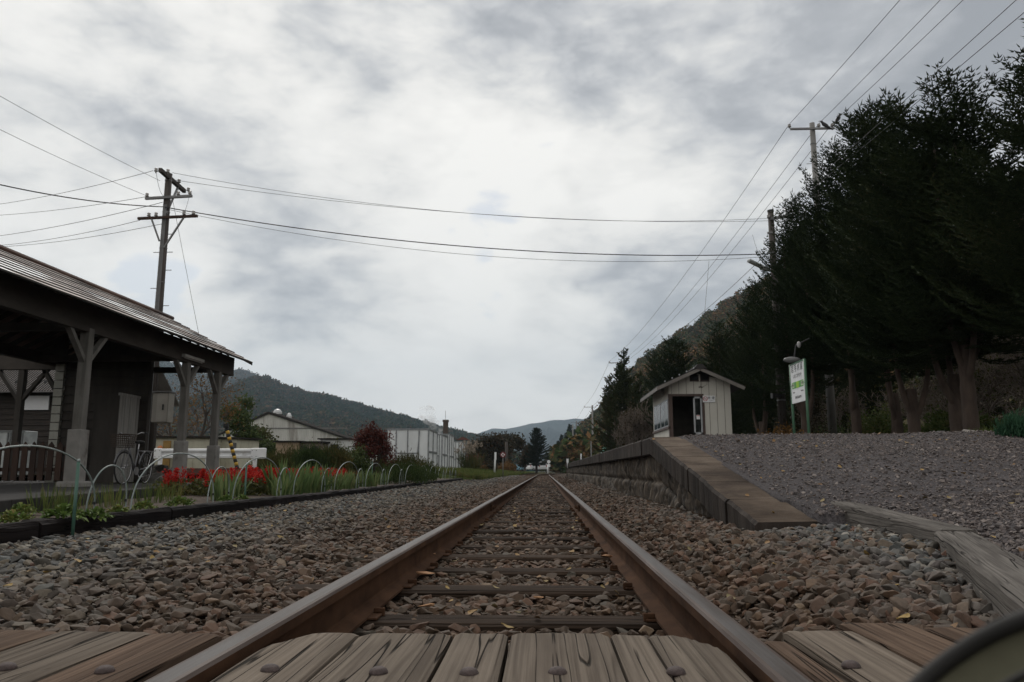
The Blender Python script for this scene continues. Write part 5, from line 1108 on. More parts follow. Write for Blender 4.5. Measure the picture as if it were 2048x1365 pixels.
for p0, p1 in (((601, 893), (612, 915)), ((624, 893), (634, 915))): a, b = at(p0[0], p0[1], Y=46.3), at(p1[0], p1[1], Y=46.3); mb = MB(); mb.span((a.x, 46.3, b.z), (b.x, 46.4, a.z)); build('window', mb, M_black, t)
t = shed('shed', 'pale grey prefabricated shed right of the tan shed', 641, 705, 877, 48, 5, plain('pale grey panels', (.5, .51, .50), .6, .1, coord='World'), panel=.7)
for p0, p1 in (((662, 889), (676, 908)),): a, b = at(p0[0], p0[1], Y=47.9), at(p1[0], p1[1], Y=47.9); mb = MB(); mb.span((a.x, 47.9, b.z), (b.x, 48, a.z)); build('window', mb, M_black, t)
# factory hall
M_fac = mat('stained corrugated wall', [(.3, (.38, .375, .355)), (.7, (.52, .51, .485))], .8, (1, 1, .2), coord='World', bump=.1, second=([(.3, (.35, .31, .28)), (.45, (1, 1, 1))], .9, (1, 1, .12), .8))
Yf = 92.0; pts = [at(488, 846, Y=Yf), at(538, 824, Y=Yf), at(735, 890, Y=Yf)]; L0, A0, R0 = pts
fc = thing('factory_hall', 'long grey corrugated factory hall with stained gable and roof vents', 'factory', (A0.x, Yf, .3)); mb = MB(); n = 90
L0x = L0.x - 4; L0z = L0.z - 1.7
def ftop(x): return L0z + (A0.z - L0z) * (x - L0x) / (A0.x - L0x) if x < A0.x else A0.z + (R0.z - A0.z) * (x - A0.x) / (R0.x - A0.x)
for k in range(n):
    x0 = L0x + (R0.x - L0x) * k / n; x1 = L0x + (R0.x - L0x) * (k + 1) / n; xm = (x0 + x1) / 2; mb.add([(x0, Yf, .2), (xm, Yf - .06, .2), (x1, Yf, .2), (x1, Yf, ftop(x1) - .15), (xm, Yf - .06, ftop(xm) - .15), (x0, Yf, ftop(x0) - .15)], [(0, 1, 4, 5), (1, 2, 3, 4)])
mb.prism([(L0x, .2), (R0.x, .2), (R0.x, ftop(R0.x) - .15), (A0.x, A0.z - .15), (L0x, L0z - .15)], Yf + .02, Yf + 6); build('wall', mb, M_fac, fc)
mb = MB(); mb.span((L0x, Yf - .09, A0.z - 2.05), (A0.x + 9.5, Yf - .05, A0.z - 1.9)); mb.span((L0x, Yf - .09, A0.z - 3.9), (R0.x - 3, Yf - .05, A0.z - 3.8)); build('flashing', mb, plain('dark flashing', (.13, .125, .12), .6), fc)
mb = MB(); mb.prism([(L0x - .6, L0z - .35), (A0.x, A0.z), (R0.x + .5, R0.z - .1), (R0.x + .5, R0.z - .3), (A0.x, A0.z - .25), (L0x - .6, L0z - .55)], Yf - .25, Yf + 6.3); rf = build('roof', mb, M_darkroof, fc)
for px, py, s in ((555, 828, .40), (578, 836, .24)): p = at(px, py, Y=Yf + 3); mb = MB(); mb.lathe([(.9 * s, -1.0), (.9 * s, -.05), (1.35 * s, -.05), (1.35 * s, .2), (.9 * s, .5), (.2 * s, .6)], p, 16); build('vent', mb, plain('pale vent', (.45, .45, .45), .4, metal=.3), rf, smooth=False)
# white framed containers
M_cpanel = mat('dull white panel', [(.3, (.58, .60, .61)), (.7, (.70, .72, .73))], 1.2, (1, 1, .3), coord='World', bump=.05, second=([(.3, (.6, .58, .56)), (.5, (1, 1, 1))], 2, (1, 1, .3), .35)); M_cframe = plain('grey steel frame', (.20, .21, .22), .5)
def container(label, px0, px1, py, Y, depth, z0=.35, back_px=None):
    a, b = at(px0, py, Y=Y), at(px1, py, Y=Y); t = thing('container', label, 'container', ((a.x + b.x) / 2, Y, z0), 0, 'white steel containers by the track'); mb = MB(); mb.span((a.x, Y, z0), (b.x, Y + depth, a.z)); build('body', mb, M_cpanel, t)
    mb = MB(); W = b.x - a.x; f = .07
    for u in (0, .22, .5, .77, 1): x = a.x + W * u; mb.span((x - f / 2, Y - .05, z0), (x + f / 2, Y - .002, a.z + .03))
    for z in (z0 + .05, a.z): mb.span((a.x, Y - .045, z - .05), (b.x, Y - .003, z + .05))
    mb.span((a.x + W * .22, Y - .04, z0 + 1.15), (a.x + W * .77, Y - .003, z0 + 1.22))
    nn = 2
    for k in range(nn + 1): y = Y + depth * k / nn; mb.span((b.x + .002, y - f / 2, z0), (b.x + .06, y + f / 2, a.z + .03))
    for z in (z0 + .05, z0 + 1.3, a.z): mb.span((b.x + .003, Y, z - .05), (b.x + .055, Y + depth, z + .05))
    build('frame', mb, M_cframe, t); mb = MB(); mb.beam((b.x - .62 * W / 3, Y - .06, a.z - .1), (b.x - .9 * W / 3, Y - .06, z0 + .2), .04, .03); build('brace', mb, M_cframe, t)
    return t
container('nearest and widest dull white container with grey frame by the track', 775, 857, 859, 52, 4.2)
container('middle dull white container close behind the widest one', 862, 884, 870, 61, 3.4)
container('dull white container right of the middle one, partly hidden', 882, 899, 869, 69, 3.2)
container('farthest white container at the right end of the row, beside the pampas grass', 900, 923, 884, 77, 3.5)
# chimney, steam
M_brick = mat('sooty brick', [(.3, (.045, .035, .03)), (.7, (.10, .075, .062))], 8, coord='World', bump=.5)
a, b = at(886, 840, Y=110), at(895, 905, Y=110); t = thing('chimney', 'dark square brick chimney behind the white containers', 'chimney', (a.x, 110, .3)); mb = MB(); mb.prism([(a.x - .05, .3), (b.x + .05, .3), (b.x - .03, a.z), (a.x + .03, a.z)], 110, 110.7); build('stack', mb, M_brick, t)
mb = MB(); mb.span((a.x - .05, 109.94, a.z - .3), (b.x + .05, 110.76, a.z)); build('rim', mb, M_brick, t); mb = MB(); mb.tube([(a.x + .3, 110.3, a.z), (a.x + .3, 110.3, a.z + 1.3)], .025, 5); build('lightning_rod', mb, M_iron, t)
def steam(px, py, Y, size, seed, lab):
    p = at(px, py, Y=Y); mb = MB(); g = np.random.default_rng(seed)
    for k in range(16): t = k / 15; mb.ico((p.x - 1.0 * t * size[0] + g.normal(0, .18 * size[0]), Y + g.normal(0, .2) * size[0], p.z + t * size[1]), (.35 + .5 * t) * size[0] * g.uniform(.6, 1), 2, (1.1, 1, .9), .3, 0, k + seed)
    m = bpy.data.materials.new('steam'); m.use_nodes = True; T = NT(m.node_tree); T.n.remove(T.n['Principled BSDF']); v = T.new('ShaderNodeVolumePrincipled'); v.inputs['Color'].default_value = (.95, .95, .96, 1)
    pos = T.new('ShaderNodeNewGeometry').outputs['Position']; T.put(v.inputs['Density'], T.mapr(T.noise(pos, .8 / size[0] * 1.2, 4), .38, .75, 0, 1.6 / size[0])); T.l.new(v.outputs[0], T.n['Material Output'].inputs['Volume'])
    tag(build('steam', mb, m, loc=(p.x, Y, p.z), smooth=True), lab, 'steam', kind='stuff')
steam(874, 866, 120, (1.6, 3.2), 3, 'white steam drifting up left of the brick chimney')
a, b = at(914, 876, Y=120), at(938, 886, Y=120); t = thing('vent_tower', 'small tower with reddish cap behind the farthest container', 'tower', (a.x, 120, .3)); mb = MB(); mb.span((a.x + .4, 120, .3), (b.x - .3, 121.5, a.z - .3)); build('body', mb, plain('teal tower', (.07, .11, .115), .6), t)
mb = MB(); mb.prism([(a.x - .2, a.z - .35), (b.x + .2, a.z - .35), ((a.x + b.x) / 2, a.z + .15)], 119.8, 121.8); build('cap', mb, plain('reddish roof', (.11, .045, .035), .7), t)

# trees and bushes on the left
broadleaf('tree', 'nearly bare tree with orange leaves seen between the shelter posts', (at(395, 900, Y=44).x, 44, .25), 5.6, 2.4, 31, M_leaf_orange, n=1500, leaf=.07, depth=5, spread=.55)
broadleaf('tree', 'half bare autumn tree behind the electrical cabinet pole', (at(345, 900, Y=48).x, 48, .25), 5.6, 2.2, 32, M_leaf_orange, n=900, leaf=.07, depth=5, spread=.5)
broadleaf('tree', 'dark green tree right of the last shelter post', (at(462, 900, Y=50).x, 50, .25), 4.6, 1.6, 33, M_leaf_green, n=5500, leaf=.11, depth=4, spread=.6)
broadleaf('tree', 'rounded green tree in front of the factory gable', (at(500, 900, Y=53).x, 53, .25), 2.9, 1.5, 34, M_leaf_olive, n=6500, leaf=.11, depth=4, trunk_h=.1)
broadleaf('tree', 'low spreading green tree left of the tan shed', (at(535, 900, Y=50).x, 50, .25), 1.9, 1.3, 35, M_leaf_green, n=5000, leaf=.09, depth=4, trunk_h=.1)
bush('bush', 'dark olive bush before the tan shed', (at(585, 940, Y=33).x, 33, .2), (1.2, 1.0, 1.05), 41, M_leaf_olive, 5200, .045, upright=.5)
bush('bush', 'green willow-like bush before the lean-to shed', (at(622, 940, Y=31.5).x, 31.5, .2), (.85, .8, 1.15), 42, M_leaf_green, 4000, .045, upright=.5)
bush('bush', 'dense olive bush before the pale grey shed', (at(662, 940, Y=32).x, 32, .15), (.75, .8, 1.2), 43, M_leaf_olive, 4500, .045, upright=.4)
bush('bush', 'dark rounded bush left of the maroon shrub', (at(698, 940, Y=34).x, 34, .15), (.8, .8, 1.45), 44, M_leaf_green, 6500, .05)
bush('bush', 'low dark bush at the guard rail end', (at(545, 945, Y=29).x, 29, .1), (.8, .7, .75), 46, M_leaf_olive, 3200, .04, upright=.4)
broadleaf('shrub', 'maroon leaved upright shrub beside the widest white container', (at(745, 945, Y=35).x, 35, .1), 2.3, .85, 45, M_leaf_maroon, n=6500, leaf=.055, depth=4, trunk_h=.1, cat='shrub')
bush('bush', 'grassy green bush in front of the widest white container', (at(805, 945, Y=38).x, 38, .1), (1.35, 1.2, .95), 47, M_leaf_olive, 6000, .05, upright=.8)
# silver grass by the last container
t = thing('pampas_grass', 'tall pale plumed grass right of the farthest container', 'grass', (at(940, 930, Y=76).x, 76, .3)); V, F = blades(240, 2.4, .9, .05, np.random.default_rng(90), r0=.9); link('blades', npmesh('blades', V, F, M_leaf_olive), t)
g = np.random.default_rng(91); P = []
for k in range(40): c = np.array([g.normal(0, .55), g.normal(0, .4), g.uniform(2.0, 2.9)]); P.append(c + np.stack([g.normal(0, .07, 22), g.normal(0, .07, 22), g.uniform(-.3, .15, 22)], 1))
V, F = leaf_quads(np.concatenate(P), .08, g); link('plumes', npmesh('plumes', V, F, plain('pale plumes', (.30, .25, .20), .9)), t)
for i, (px, Y, s, sd, m, lab) in enumerate([(950, 80, 1.1, 51, M_leaf_orange, 'rusty bush beside the plumed grass'), (970, 86, 1.2, 52, M_leaf_dusk, 'dull brown bush behind the white track post'), (1010, 110, 1.4, 53, M_leaf_orange, 'rusty bush under the dark cherry tree'), (935, 95, 2.2, 54, M_leaf_maroon, 'reddish bush behind the farthest container')]):
    bush('bush', lab, (at(px, 940, Y=Y).x, Y, .2), (s, s, s * 1.2), sd, m, 2600, .09)
# far trees round the level crossing
broadleaf('tree', 'dark cherry tree left of the wooden pole, far down the line', (at(970, 940, Y=125).x, 125, .3), 5.3, 3.4, 61, M_leaf_dusk, n=9000, leaf=.22, depth=5, spread=.7)
broadleaf('tree', 'dark reddish cherry tree right of the wooden pole, far down the line', (at(1016, 940, Y=130).x, 130, .3), 5.6, 3.4, 62, M_leaf_dusk, n=9500, leaf=.22, depth=5, spread=.7)
broadleaf('tree', 'lower dark cherry tree right behind the other two', (at(1042, 940, Y=150).x, 150, .3), 4.2, 2.4, 63, M_leaf_dusk, n=5000, leaf=.22, depth=4, spread=.7)
fir = spruce_crown('crown', 8.2, .9, 2.2, 71, nb=120, leaders=1, m=M_dconifer, dens=.7, width=.06, step=.16, droop=.1)
def conifer(px, py, Y, zg, lab, k=1.0, crown=fir, grp=None, H0=8.2):
    x = at(px, 940, Y=Y).x; H = at(px, py, Y=Y).z - zg; t = thing('conifer', lab, 'tree', (x, Y, zg), px * .37, grp); mb = MB(); mb.tube([(0, 0, -.3), (0, 0, H * .9)], [H * .02, .03], 7); link('trunk', mb.mesh('trunk', M_bark_dark, smooth=True), t); c = link('crown', crown, t); c.scale = (k * H / H0, k * H / H0, H / H0); return t
conifer(1074, 859, 140, .4, 'pointed dark fir standing alone beside the parked cars', 1.75)
spots = [(1106, 900, 330), (1116, 884, 320), (1124, 872, 310), (1133, 868, 300), (1141, 852, 290), (1149, 862, 280), (1158, 858, 270), (1112, 892, 340), (1172, 862, 240), (1186, 868, 225), (1200, 872, 215), (1214, 868, 205), (1228, 866, 195), (1243, 872, 190)]
for i, (px, py, Y) in enumerate(spots): conifer(px, py, Y, .5, 'dark conifer, number %s from the left in the stand below the hill' % ['one', 'two', 'three', 'four', 'five', 'six', 'seven', 'eight', 'nine', 'ten', 'eleven', 'twelve', 'thirteen', 'fourteen'][sorted(spots).index((px, py, Y))], .8, grp='conifer stand below the hill')
cyp = spruce_crown('crown', 9.0, 1.0, 2.3, 73, nb=170, leaders=3, m=M_cypress, dens=.8, width=.045, step=.12, droop=.05)
conifer(1253, 700, 62, .6, 'tall feathery green conifer left of the waiting hut', 1.0, cyp, H0=9.2)
conifer(1222, 752, 66, .6, 'lower feathery conifer on the left of the tall one', 1.0, cyp, H0=9.2)
conifer(1285, 745, 60, .6, 'dark feathery conifer right behind the tall one', 1.05, cyp, H0=9.2)
bare_bush('bush', 'big grey leafless bush in front of the feathery conifers', (at(1272, 880, Y=52).x, 52, .5), 4.8, 2.0, 81, depth=6, stems=10, m=M_twig, leaves=M_leaf_dusk, n=1800, leaf=.06, rmin=.011)
for i, (px, Y, sx, sz, sd, m, lab) in enumerate([(1120, 200, 4.5, 5.0, 91, M_leaf_olive, 'yellow green autumn thicket nearest the far end of the track'), (1142, 170, 3.6, 5.2, 92, M_leaf_orange, 'orange brown autumn thicket behind the thin poles'), (1165, 150, 3.4, 6.3, 93, M_leaf_orange, 'orange brown thicket behind the concrete pole with crossarm'), (1105, 240, 3.5, 3.5, 94, M_leaf_green, 'dark green thicket at the bend of the track'), (1195, 120, 2.2, 2.6, 95, M_leaf_olive, 'olive thicket left of the green roof'), (1290, 75, 3.0, 2.4, 96, M_leaf_olive, 'olive thicket left behind the waiting hut')]):
    bush('thicket', lab, (at(px, 930, Y=Y).x, Y, .3), (sx, sx, sz), sd, m, 5000, .20)
# meadow grass and verge tufts
def blade_shape(seed, n=26, h=.4): V, F = blades(n, h, .1, .02, np.random.default_rng(seed), r0=.14); return npmesh('grass_shape', V, F, M_grass)
g = np.random.default_rng(17); N_ = 7000; xs = -3.4 - 26 * g.uniform(0, 1, N_) ** 1.6; ysr = 43 + 90 * g.uniform(0, 1, N_) ** 1.5
zs = [-.12 + .40 * min(1, max(0, (-x - 3.3) / 3.0)) + (.15 * fbm(x, y, .15) if x < -4 else 0) + .0008 * max(0, y - 60) for x, y in zip(xs, ysr)]
scatter('grass', [blade_shape(i) for i in range(3)], np.stack([xs, ysr, zs], 1), np.stack([np.zeros(N_), np.zeros(N_), g.uniform(0, 6, N_)], 1), np.repeat(g.uniform(.5, 1.1, N_)[:, None], 3, 1), g.integers(0, 3, N_), label='green meadow grass beside the far track', cat='grass')
N_ = 1500; xs = g.uniform(7.2, 13.5, N_); ysr = g.uniform(14, 32, N_); zs = [gz_right(x, y) + .10 * fbm(x, y, .5) for x, y in zip(xs, ysr)]
scatter('grass', [blade_shape(10 + i, 20, .28) for i in range(3)], np.stack([xs, ysr, zs], 1), np.stack([np.zeros(N_), np.zeros(N_), g.uniform(0, 6, N_)], 1), np.repeat(g.uniform(.4, 1.0, N_)[:, None], 3, 1), g.integers(0, 3, N_), label='weedy grass under the spruce row', cat='grass')
# ------------------------------------------------------------------ waiting hut
M_hutwall = mat('pale ribbed panel', [(.3, (.48, .465, .415)), (.7, (.57, .555, .50))], 1.5, (1, 1, .4), coord='World', bump=.08, bscale=60, second=([(.3, (.8, .77, .72)), (.55, (1, 1, 1))], 1.1, (1, 1, .4), .5))
M_brown = plain('brown trim', (.075, .05, .042), .6, coord='World'); M_fascia = plain('grey fascia', (.17, .155, .14), .6, coord='World'); M_seam = plain('panel seam', (.12, .105, .09), .8)
M_hroof = plain('dark hut roof', (.028, .025, .024), .6, coord='World'); M_alu = plain('aluminium frame', (.34, .35, .36), .4, metal=.4); M_glass = glass_mat('window glass'); M_inside = plain('dim hut interior', (.16, .14, .12), .8)
Yh = 24.5; hl, hr = at(1339, 830, Y=Yh).x, at(1463, 830, Y=Yh).x; D = 3.6; eave = 3.13; apex = at(1398, 748, Y=Yh).z; xm = (hl + hr) / 2 - .03
hut = thing('waiting_hut', 'small pale panelled waiting hut with open doorway on the platform', 'hut', ((hl + hr) / 2, Yh, PZ))
dl, dr, dt = at(1347, 800, Y=Yh).x, at(1404, 800, Y=Yh).x, at(1375, 793, Y=Yh).z
wz0, wz1 = at(1339, 853, Y=Yh).z, at(1339, 797, Y=Yh).z; th = .08
def wtop(x): return eave + (apex - eave) * (1 - abs(x - xm) / (hr - xm)) if x > xm else eave + (apex - eave) * (1 - abs(x - xm) / (xm - hl))
mb = MB()
mb.prism([(dr, PZ), (hr, PZ), (hr, wtop(hr)), (dr, wtop(dr))], Yh, Yh + th); mb.prism([(hl, dt), (dr, dt), (dr, wtop(dr)), (xm, apex), (hl, eave)], Yh, Yh + th); mb.span((hl, Yh, PZ), (dl - .06, Yh + th, dt))
mb.prism([(hl, PZ), (hr, PZ), (hr, eave), (xm, apex), (hl, eave)], Yh + D - th, Yh + D)
mb.span((hr - th, Yh + th, PZ), (hr, Yh + D - th, eave)); mb.span((hl, Yh + th, PZ), (hl + th, Yh + D - th, wz0)); mb.span((hl, Yh + th, wz1), (hl + th, Yh + D - th, eave)); mb.span((hl, Yh + th, wz0), (hl + th, Yh + .18, wz1)); mb.span((hl, Yh + D - .12, wz0), (hl + th, Yh + D - th, wz1))
wl = build('wall', mb, M_hutwall, hut)
mb = MB()
for k in range(9):
    x = hl + (hr - hl) * (k + .35) / 8.2
    if x < hr - .05: mb.span((x - .006, Yh - .004, dt if x < dr else PZ), (x + .006, Yh - .0005, wtop(x) - .03))
build('seams', mb, M_seam, wl)
mb = MB(); mb.span((hl + th, Yh + th, PZ - .02), (hr - th, Yh + D - th, PZ + .015)); mb.span((hl + th + .01, Yh + D - th - .02, PZ), (hr - th - .01, Yh + D - th - .005, eave)); mb.span((hr - th - .02, Yh + th, PZ), (hr - th - .005, Yh + D - th, eave)); mb.span((hl + th, Yh + th, eave - .02), (hr - th, Yh + D - th, eave)); build('lining', mb, M_inside, hut)
mb = MB(); mb.span((hl + .12, Yh + D - .6, PZ + .38), (hr - .12, Yh + D - .15, PZ + .43)); mb.span((hl + .12, Yh + D - .3, PZ), (hr - .12, Yh + D - .25, PZ + .38)); build('bench', mb, M_gboard, hut)
# door frame, lintel, sliding door
mb = MB(); mb.span((hl - .015, Yh - .02, dt), (dr + .05, Yh + .1, dt + .07)); mb.span((hl - .015, Yh - .02, PZ), (hl + .10, Yh + .1, dt)); mb.span((dr - .0, Yh - .02, PZ), (dr + .07, Yh + .1, dt)); build('door_frame', mb, M_brown, hut)
sl = at(1386.5, 800, Y=Yh).x; mb = MB()
mb.span((sl, Yh + .03, PZ), (sl + .05, Yh + .06, dt)); mb.span((dr - .05, Yh + .03, PZ), (dr, Yh + .06, dt)); mb.span((sl, Yh + .03, dt - .06), (dr, Yh + .06, dt)); mb.span((sl, Yh + .03, PZ), (dr, Yh + .06, PZ + .75)); dd = build('sliding_door', mb, M_alu, hut); mb = MB(); mb.span((sl + .05, Yh + .04, PZ + .75), (dr - .05, Yh + .048, dt - .06)); build('pane', mb, M_glass, dd)
mb = MB(); a, b = at(1393, 830.5, Y=Yh), at(1400.5, 839, Y=Yh); mb.span((a.x, Yh + .022, b.z), (b.x, Yh + .029, a.z)); nt = build('door_notice', mb, M_white, dd); mb = MB(); mb.span((a.x + .01, Yh + .018, b.z + .10), (b.x - .01, Yh + .0225, a.z - .012)); build('notice_print', mb, plain('red print', (.45, .07, .06), .5), nt)
# two windows on the track side
for k in range(2):
    y0 = Yh + .2 + k * 1.62; y1 = y0 + 1.56; mb = MB(); x = hl - .015
    for ya, yb, za, zb_ in ((y0, y1, wz0, wz0 + .05), (y0, y1, wz1 - .05, wz1), (y0, y0 + .05, wz0, wz1), (y1 - .05, y1, wz0, wz1), ((y0 + y1) / 2 - .03, (y0 + y1) / 2 + .03, wz0, wz1)): mb.span((x, ya, za), (x + .08, yb, zb_))
    wn = build('window', mb, M_alu, hut); mb = MB(); mb.span((hl - .013, y0 + .04, wz0 + .04), (hl - .009, y1 - .04, wz1 - .04)); build('pane', mb, M_glass, wn)
mb = MB(); mb.span((hl - .05, Yh - .02, wz0 - .07), (hl + .02, Yh + D, wz0 - .003)); build('window_sill', mb, M_brown, hut)
# gable vents
for s in (-1, 1):
    a, b = (at(1380, 750, Y=Yh), at(1396, 762, Y=Yh)) if s < 0 else (at(1401, 750, Y=Yh), at(1417, 762, Y=Yh)); mb = MB()
    for k in range(5): z = b.z + (a.z - b.z) * k / 5; mb.add([(a.x, Yh - .03, z), (b.x, Yh - .03, z), (b.x, Yh - .004, z + .05), (a.x, Yh - .004, z + .05)], [(0, 1, 2, 3)])
    mb.span((a.x, Yh - .006, b.z), (b.x, Yh - .003, a.z)); v = build('vent', mb, M_black, hut); mb = MB()
    for q in ((a.x - .02, a.x), (b.x, b.x + .02)): mb.span((q[0], Yh - .035, b.z), (q[1], Yh - .002, a.z))
    mb.span((a.x - .02, Yh - .035, b.z - .025), (b.x + .02, Yh - .002, b.z)); build('vent_frame', mb, M_brown, v)
# roof with barge boards; the left side reaches further down over the windows
sl_ = (apex - eave) / (hr - xm); le, re = at(1315, 778, Y=Yh - .35).x, at(1489, 775, Y=Yh - .35).x; ry0, ry1 = Yh - .38, Yh + D + .3
zl_, zr_ = at(1315, 772, Y=ry0).z, at(1489, 772, Y=ry0).z; za = at(1398, 733, Y=ry0).z
mb = MB(); mb.prism([(le, zl_), (xm, za), (re, zr_), (re, zr_ - .05), (xm, za - .05), (le, zl_ - .05)], ry0, ry1); rf = build('roof', mb, M_hroof, hut)
for s, x in ((-1, le), (1, re)):
    zz = zl_ if s < 0 else zr_; mb = MB(); mb.beam((x, ry0 - .01, zz - .085), (xm - s * .0, ry0 - .01, za - .085), .10, .035, up=(0, 1, 0)); build('barge_board', mb, M_fascia, rf)
mb = MB(); mb.beam((le, ry0, zl_ - .09), (le, ry1, zl_ - .09), .03, .10); build('eave_board', mb, M_fascia, rf)
mb = MB(); mb.prism([(xm - .2, za - .075), (xm + .2, za - .075), (xm + .08, za + .06), (xm - .08, za + .06)], ry0 - .06, ry0 + .02); mb.span((xm - .09, ry0, za), (xm + .09, ry1, za + .05)); build('ridge_cap', mb, M_hroof, rf)
for k in range(5): mb = MB(); u = .18 + k * .17; mb.ico((le + (xm - le) * u, ry0 + .05, zl_ + (za - zl_) * u + .03), .03, 1); build('roof_bolt', mb, M_alu, rf)
mb = MB(); mb.lathe([(.13, 0), (.13, .03), (.10, .08), (.03, .105)], (hl - .0, Yh + .9, eave - .22), 16, axis='X'); lm = build('round_lamp', mb, plain('milky lamp glass', (.30, .30, .29), .3), hut, smooth=True)
lm.location.x -= .105
mb = MB(); p = at(1401, 775, Y=Yh - .01); mb.tube([(p.x - .06, Yh - .012, p.z), (p.x, Yh - .03, p.z + .02), (p.x + .06, Yh - .012, p.z)], .014, 6); mb.tube([(p.x, Yh - .012, p.z), (p.x + .03, Yh - .012, p.z + .25)], .004, 4); mb.tube([(p.x + .05, Yh - .012, p.z), (p.x + .2, Yh - .012, p.z + .08), (p.x + .22, Yh - .012, p.z + .26)], .004, 4); build('wire_bracket', mb, M_brown, hut)
# no smoking sign
a, b = at(1405, 792, Y=Yh), at(1430, 805, Y=Yh); W, H = b.x - a.x, a.z - b.z
t = thing('no_smoking_sign', 'white no smoking sign with red ring on the hut front', 'sign', ((a.x + b.x) / 2, Yh - .02, (a.z + b.z) / 2)); mb = MB(); mb.span((a.x, Yh - .024, b.z), (b.x, Yh - .008, a.z)); build('plate', mb, M_white, t, bevel=.002)
M_signred = plain('sign red', (.42, .03, .035), .5, .1); M_ink = plain('sign ink', (.02, .02, .022), .5, .1)
cx, cz = a.x + W * .21, (a.z + b.z) / 2 + .005; mb = MB(); mb.tube([(cx + .065 * math.cos(q * .2618), Yh - .026, cz + .065 * math.sin(q * .2618)) for q in range(24)], .0075, 6, closed=True); mb.beam((cx - .046, Yh - .026, cz + .046), (cx + .046, Yh - .026, cz - .046), .012, .005, up=(0, 1, 0)); build('red_ring', mb, M_signred, t)
mb = MB(); mb.span((cx - .045, Yh - .026, cz - .018), (cx + .03, Yh - .0245, cz - .004)); mb.tube([(cx + .035, Yh - .026, cz), (cx + .045, Yh - .026, cz + .02), (cx + .03, Yh - .026, cz + .035)], .004, 5); build('cigarette', mb, M_ink, t)
MX = lambda x, y, z: Matrix.Translation((x, y, z)) @ Matrix.Rotation(R(90), 4, 'X')
lettering('禁 煙', .095, M_ink, t, MX(a.x + W * .68, Yh - .026, cz + .022)); lettering('NO SMOKING', .022, M_ink, t, MX(a.x + W * .68, Yh - .026, cz - .055))
# low brown fence right of the hut
a, b = at(1466, 862, Y=29), at(1545, 873, Y=29); t = thing('plank_fence', 'low brown plank fence right of the waiting hut', 'fence', (a.x, 29, PZ)); mb = MB()
for z in (PZ + .62, PZ + .4, PZ + .18): mb.span((a.x, 29, z), (b.x, 29.03, z + .17))
build('boards', mb, M_picket, t)
for k in range(4): mb = MB(); x = a.x + (b.x - a.x) * (k + .1) / 3.3; mb.span((x, 29.031, PZ - .1), (x + .08, 29.1, PZ + .85)); build('post', mb, M_picket, t)
mb = MB(); mb.span((a.x - .05, 28.96, PZ + .80), (b.x + .05, 29.12, PZ + .84)); build('top_rail', mb, M_gboard, t)

# ------------------------------------------------------------------ station name board
M_sgreen = plain('sign post green', (.055, .13, .075), .5, .1); M_band = plain('band green', (.10, .32, .08), .5, .08); M_lime = plain('band lime', (.32, .55, .05), .5, .08); M_sgrey = plain('print grey', (.14, .14, .14), .5, .1)
q0, q1 = at(1585, 760, Y=19.1), at(1607.5, 760, Y=18.05); sx = (q0.x + q1.x) / 2; y0, y1 = 18.05, 19.1; zt_ = at(1605, 718, Y=18.05).z; zb_ = at(1607, 801, Y=18.05).z
t = thing('station_name_board', 'white station name board on green posts by the dark spruces', 'sign', (sx, 18.6, PZ)); Wd = y1 - y0
mb = MB(); mb.span((sx - .012, y0 + .03, zb_), (sx + .02, y1 - .03, zt_ - .03)); bd = build('board', mb, M_white, t)
mb = MB(); mb.span((sx - .02, y0 - .01, zt_ - .035), (sx + .03, y1 + .01, zt_)); build('top_frame', mb, M_sgreen, bd)
for y in (y0, y1): mb = MB(); mb.tube([(sx + .004, y, PZ - .2), (sx + .004, y, zt_)], .032, 12); build('post', mb, M_sgreen, t, smooth=True)
ym = (y0 + y1) / 2; Hh = zt_ - zb_; MS = lambda y, z: Matrix.Translation((sx - .0145, y, z)) @ Matrix(((0, 0, -1, 0), (-1, 0, 0, 0), (0, 1, 0, 0), (0, 0, 0, 1)))
lettering('岩 手 刈 屋', .19, M_ink, bd, MS(ym, zb_ + Hh * .845), .82); lettering('いわてかりや', .115, M_sgrey, bd, MS(ym, zb_ + Hh * .655), .60)
zc_ = zb_ + Hh * .44; hb_ = .075; mb = MB(); ya, yb = y0 + .06, y1 - .06; mb.prism([(ya + .06, zc_ - hb_), (yb - .06, zc_ - hb_), (yb, zc_), (yb - .06, zc_ + hb_), (ya + .06, zc_ + hb_), (ya, zc_)], sx - .0155, sx - .013, 'X'); build('green_band', mb, M_band, bd)
mb = MB(); mb.span((sx - .0175, ym - .09, zc_ - hb_), (sx - .016, ym + .09, zc_ + hb_)); build('lime_square', mb, M_lime, bd)
for s, tx in ((1, '茂市'), (-1, '中里')):
    mb = MB(); y = ym + s * .335; mb.span((sx - .0175, y - .09, zc_ - .052), (sx - .016, y + .09, zc_ + .052)); w2 = build('name_panel', mb, plain('pale green panel', (.55, .66, .45), .5, .05), bd); o = lettering(tx, .085, M_ink, bd, MS(y, zc_) @ Matrix.Translation((0, 0, .004)))
lettering('Moichi', .05, M_sgrey, bd, MS(ym + .31, zb_ + Hh * .265)); lettering('Nakasato', .05, M_sgrey, bd, MS(ym - .30, zb_ + Hh * .265)); lettering('IWATE-KARIYA', .085, M_sgrey, bd, MS(ym, zb_ + Hh * .13), .44)
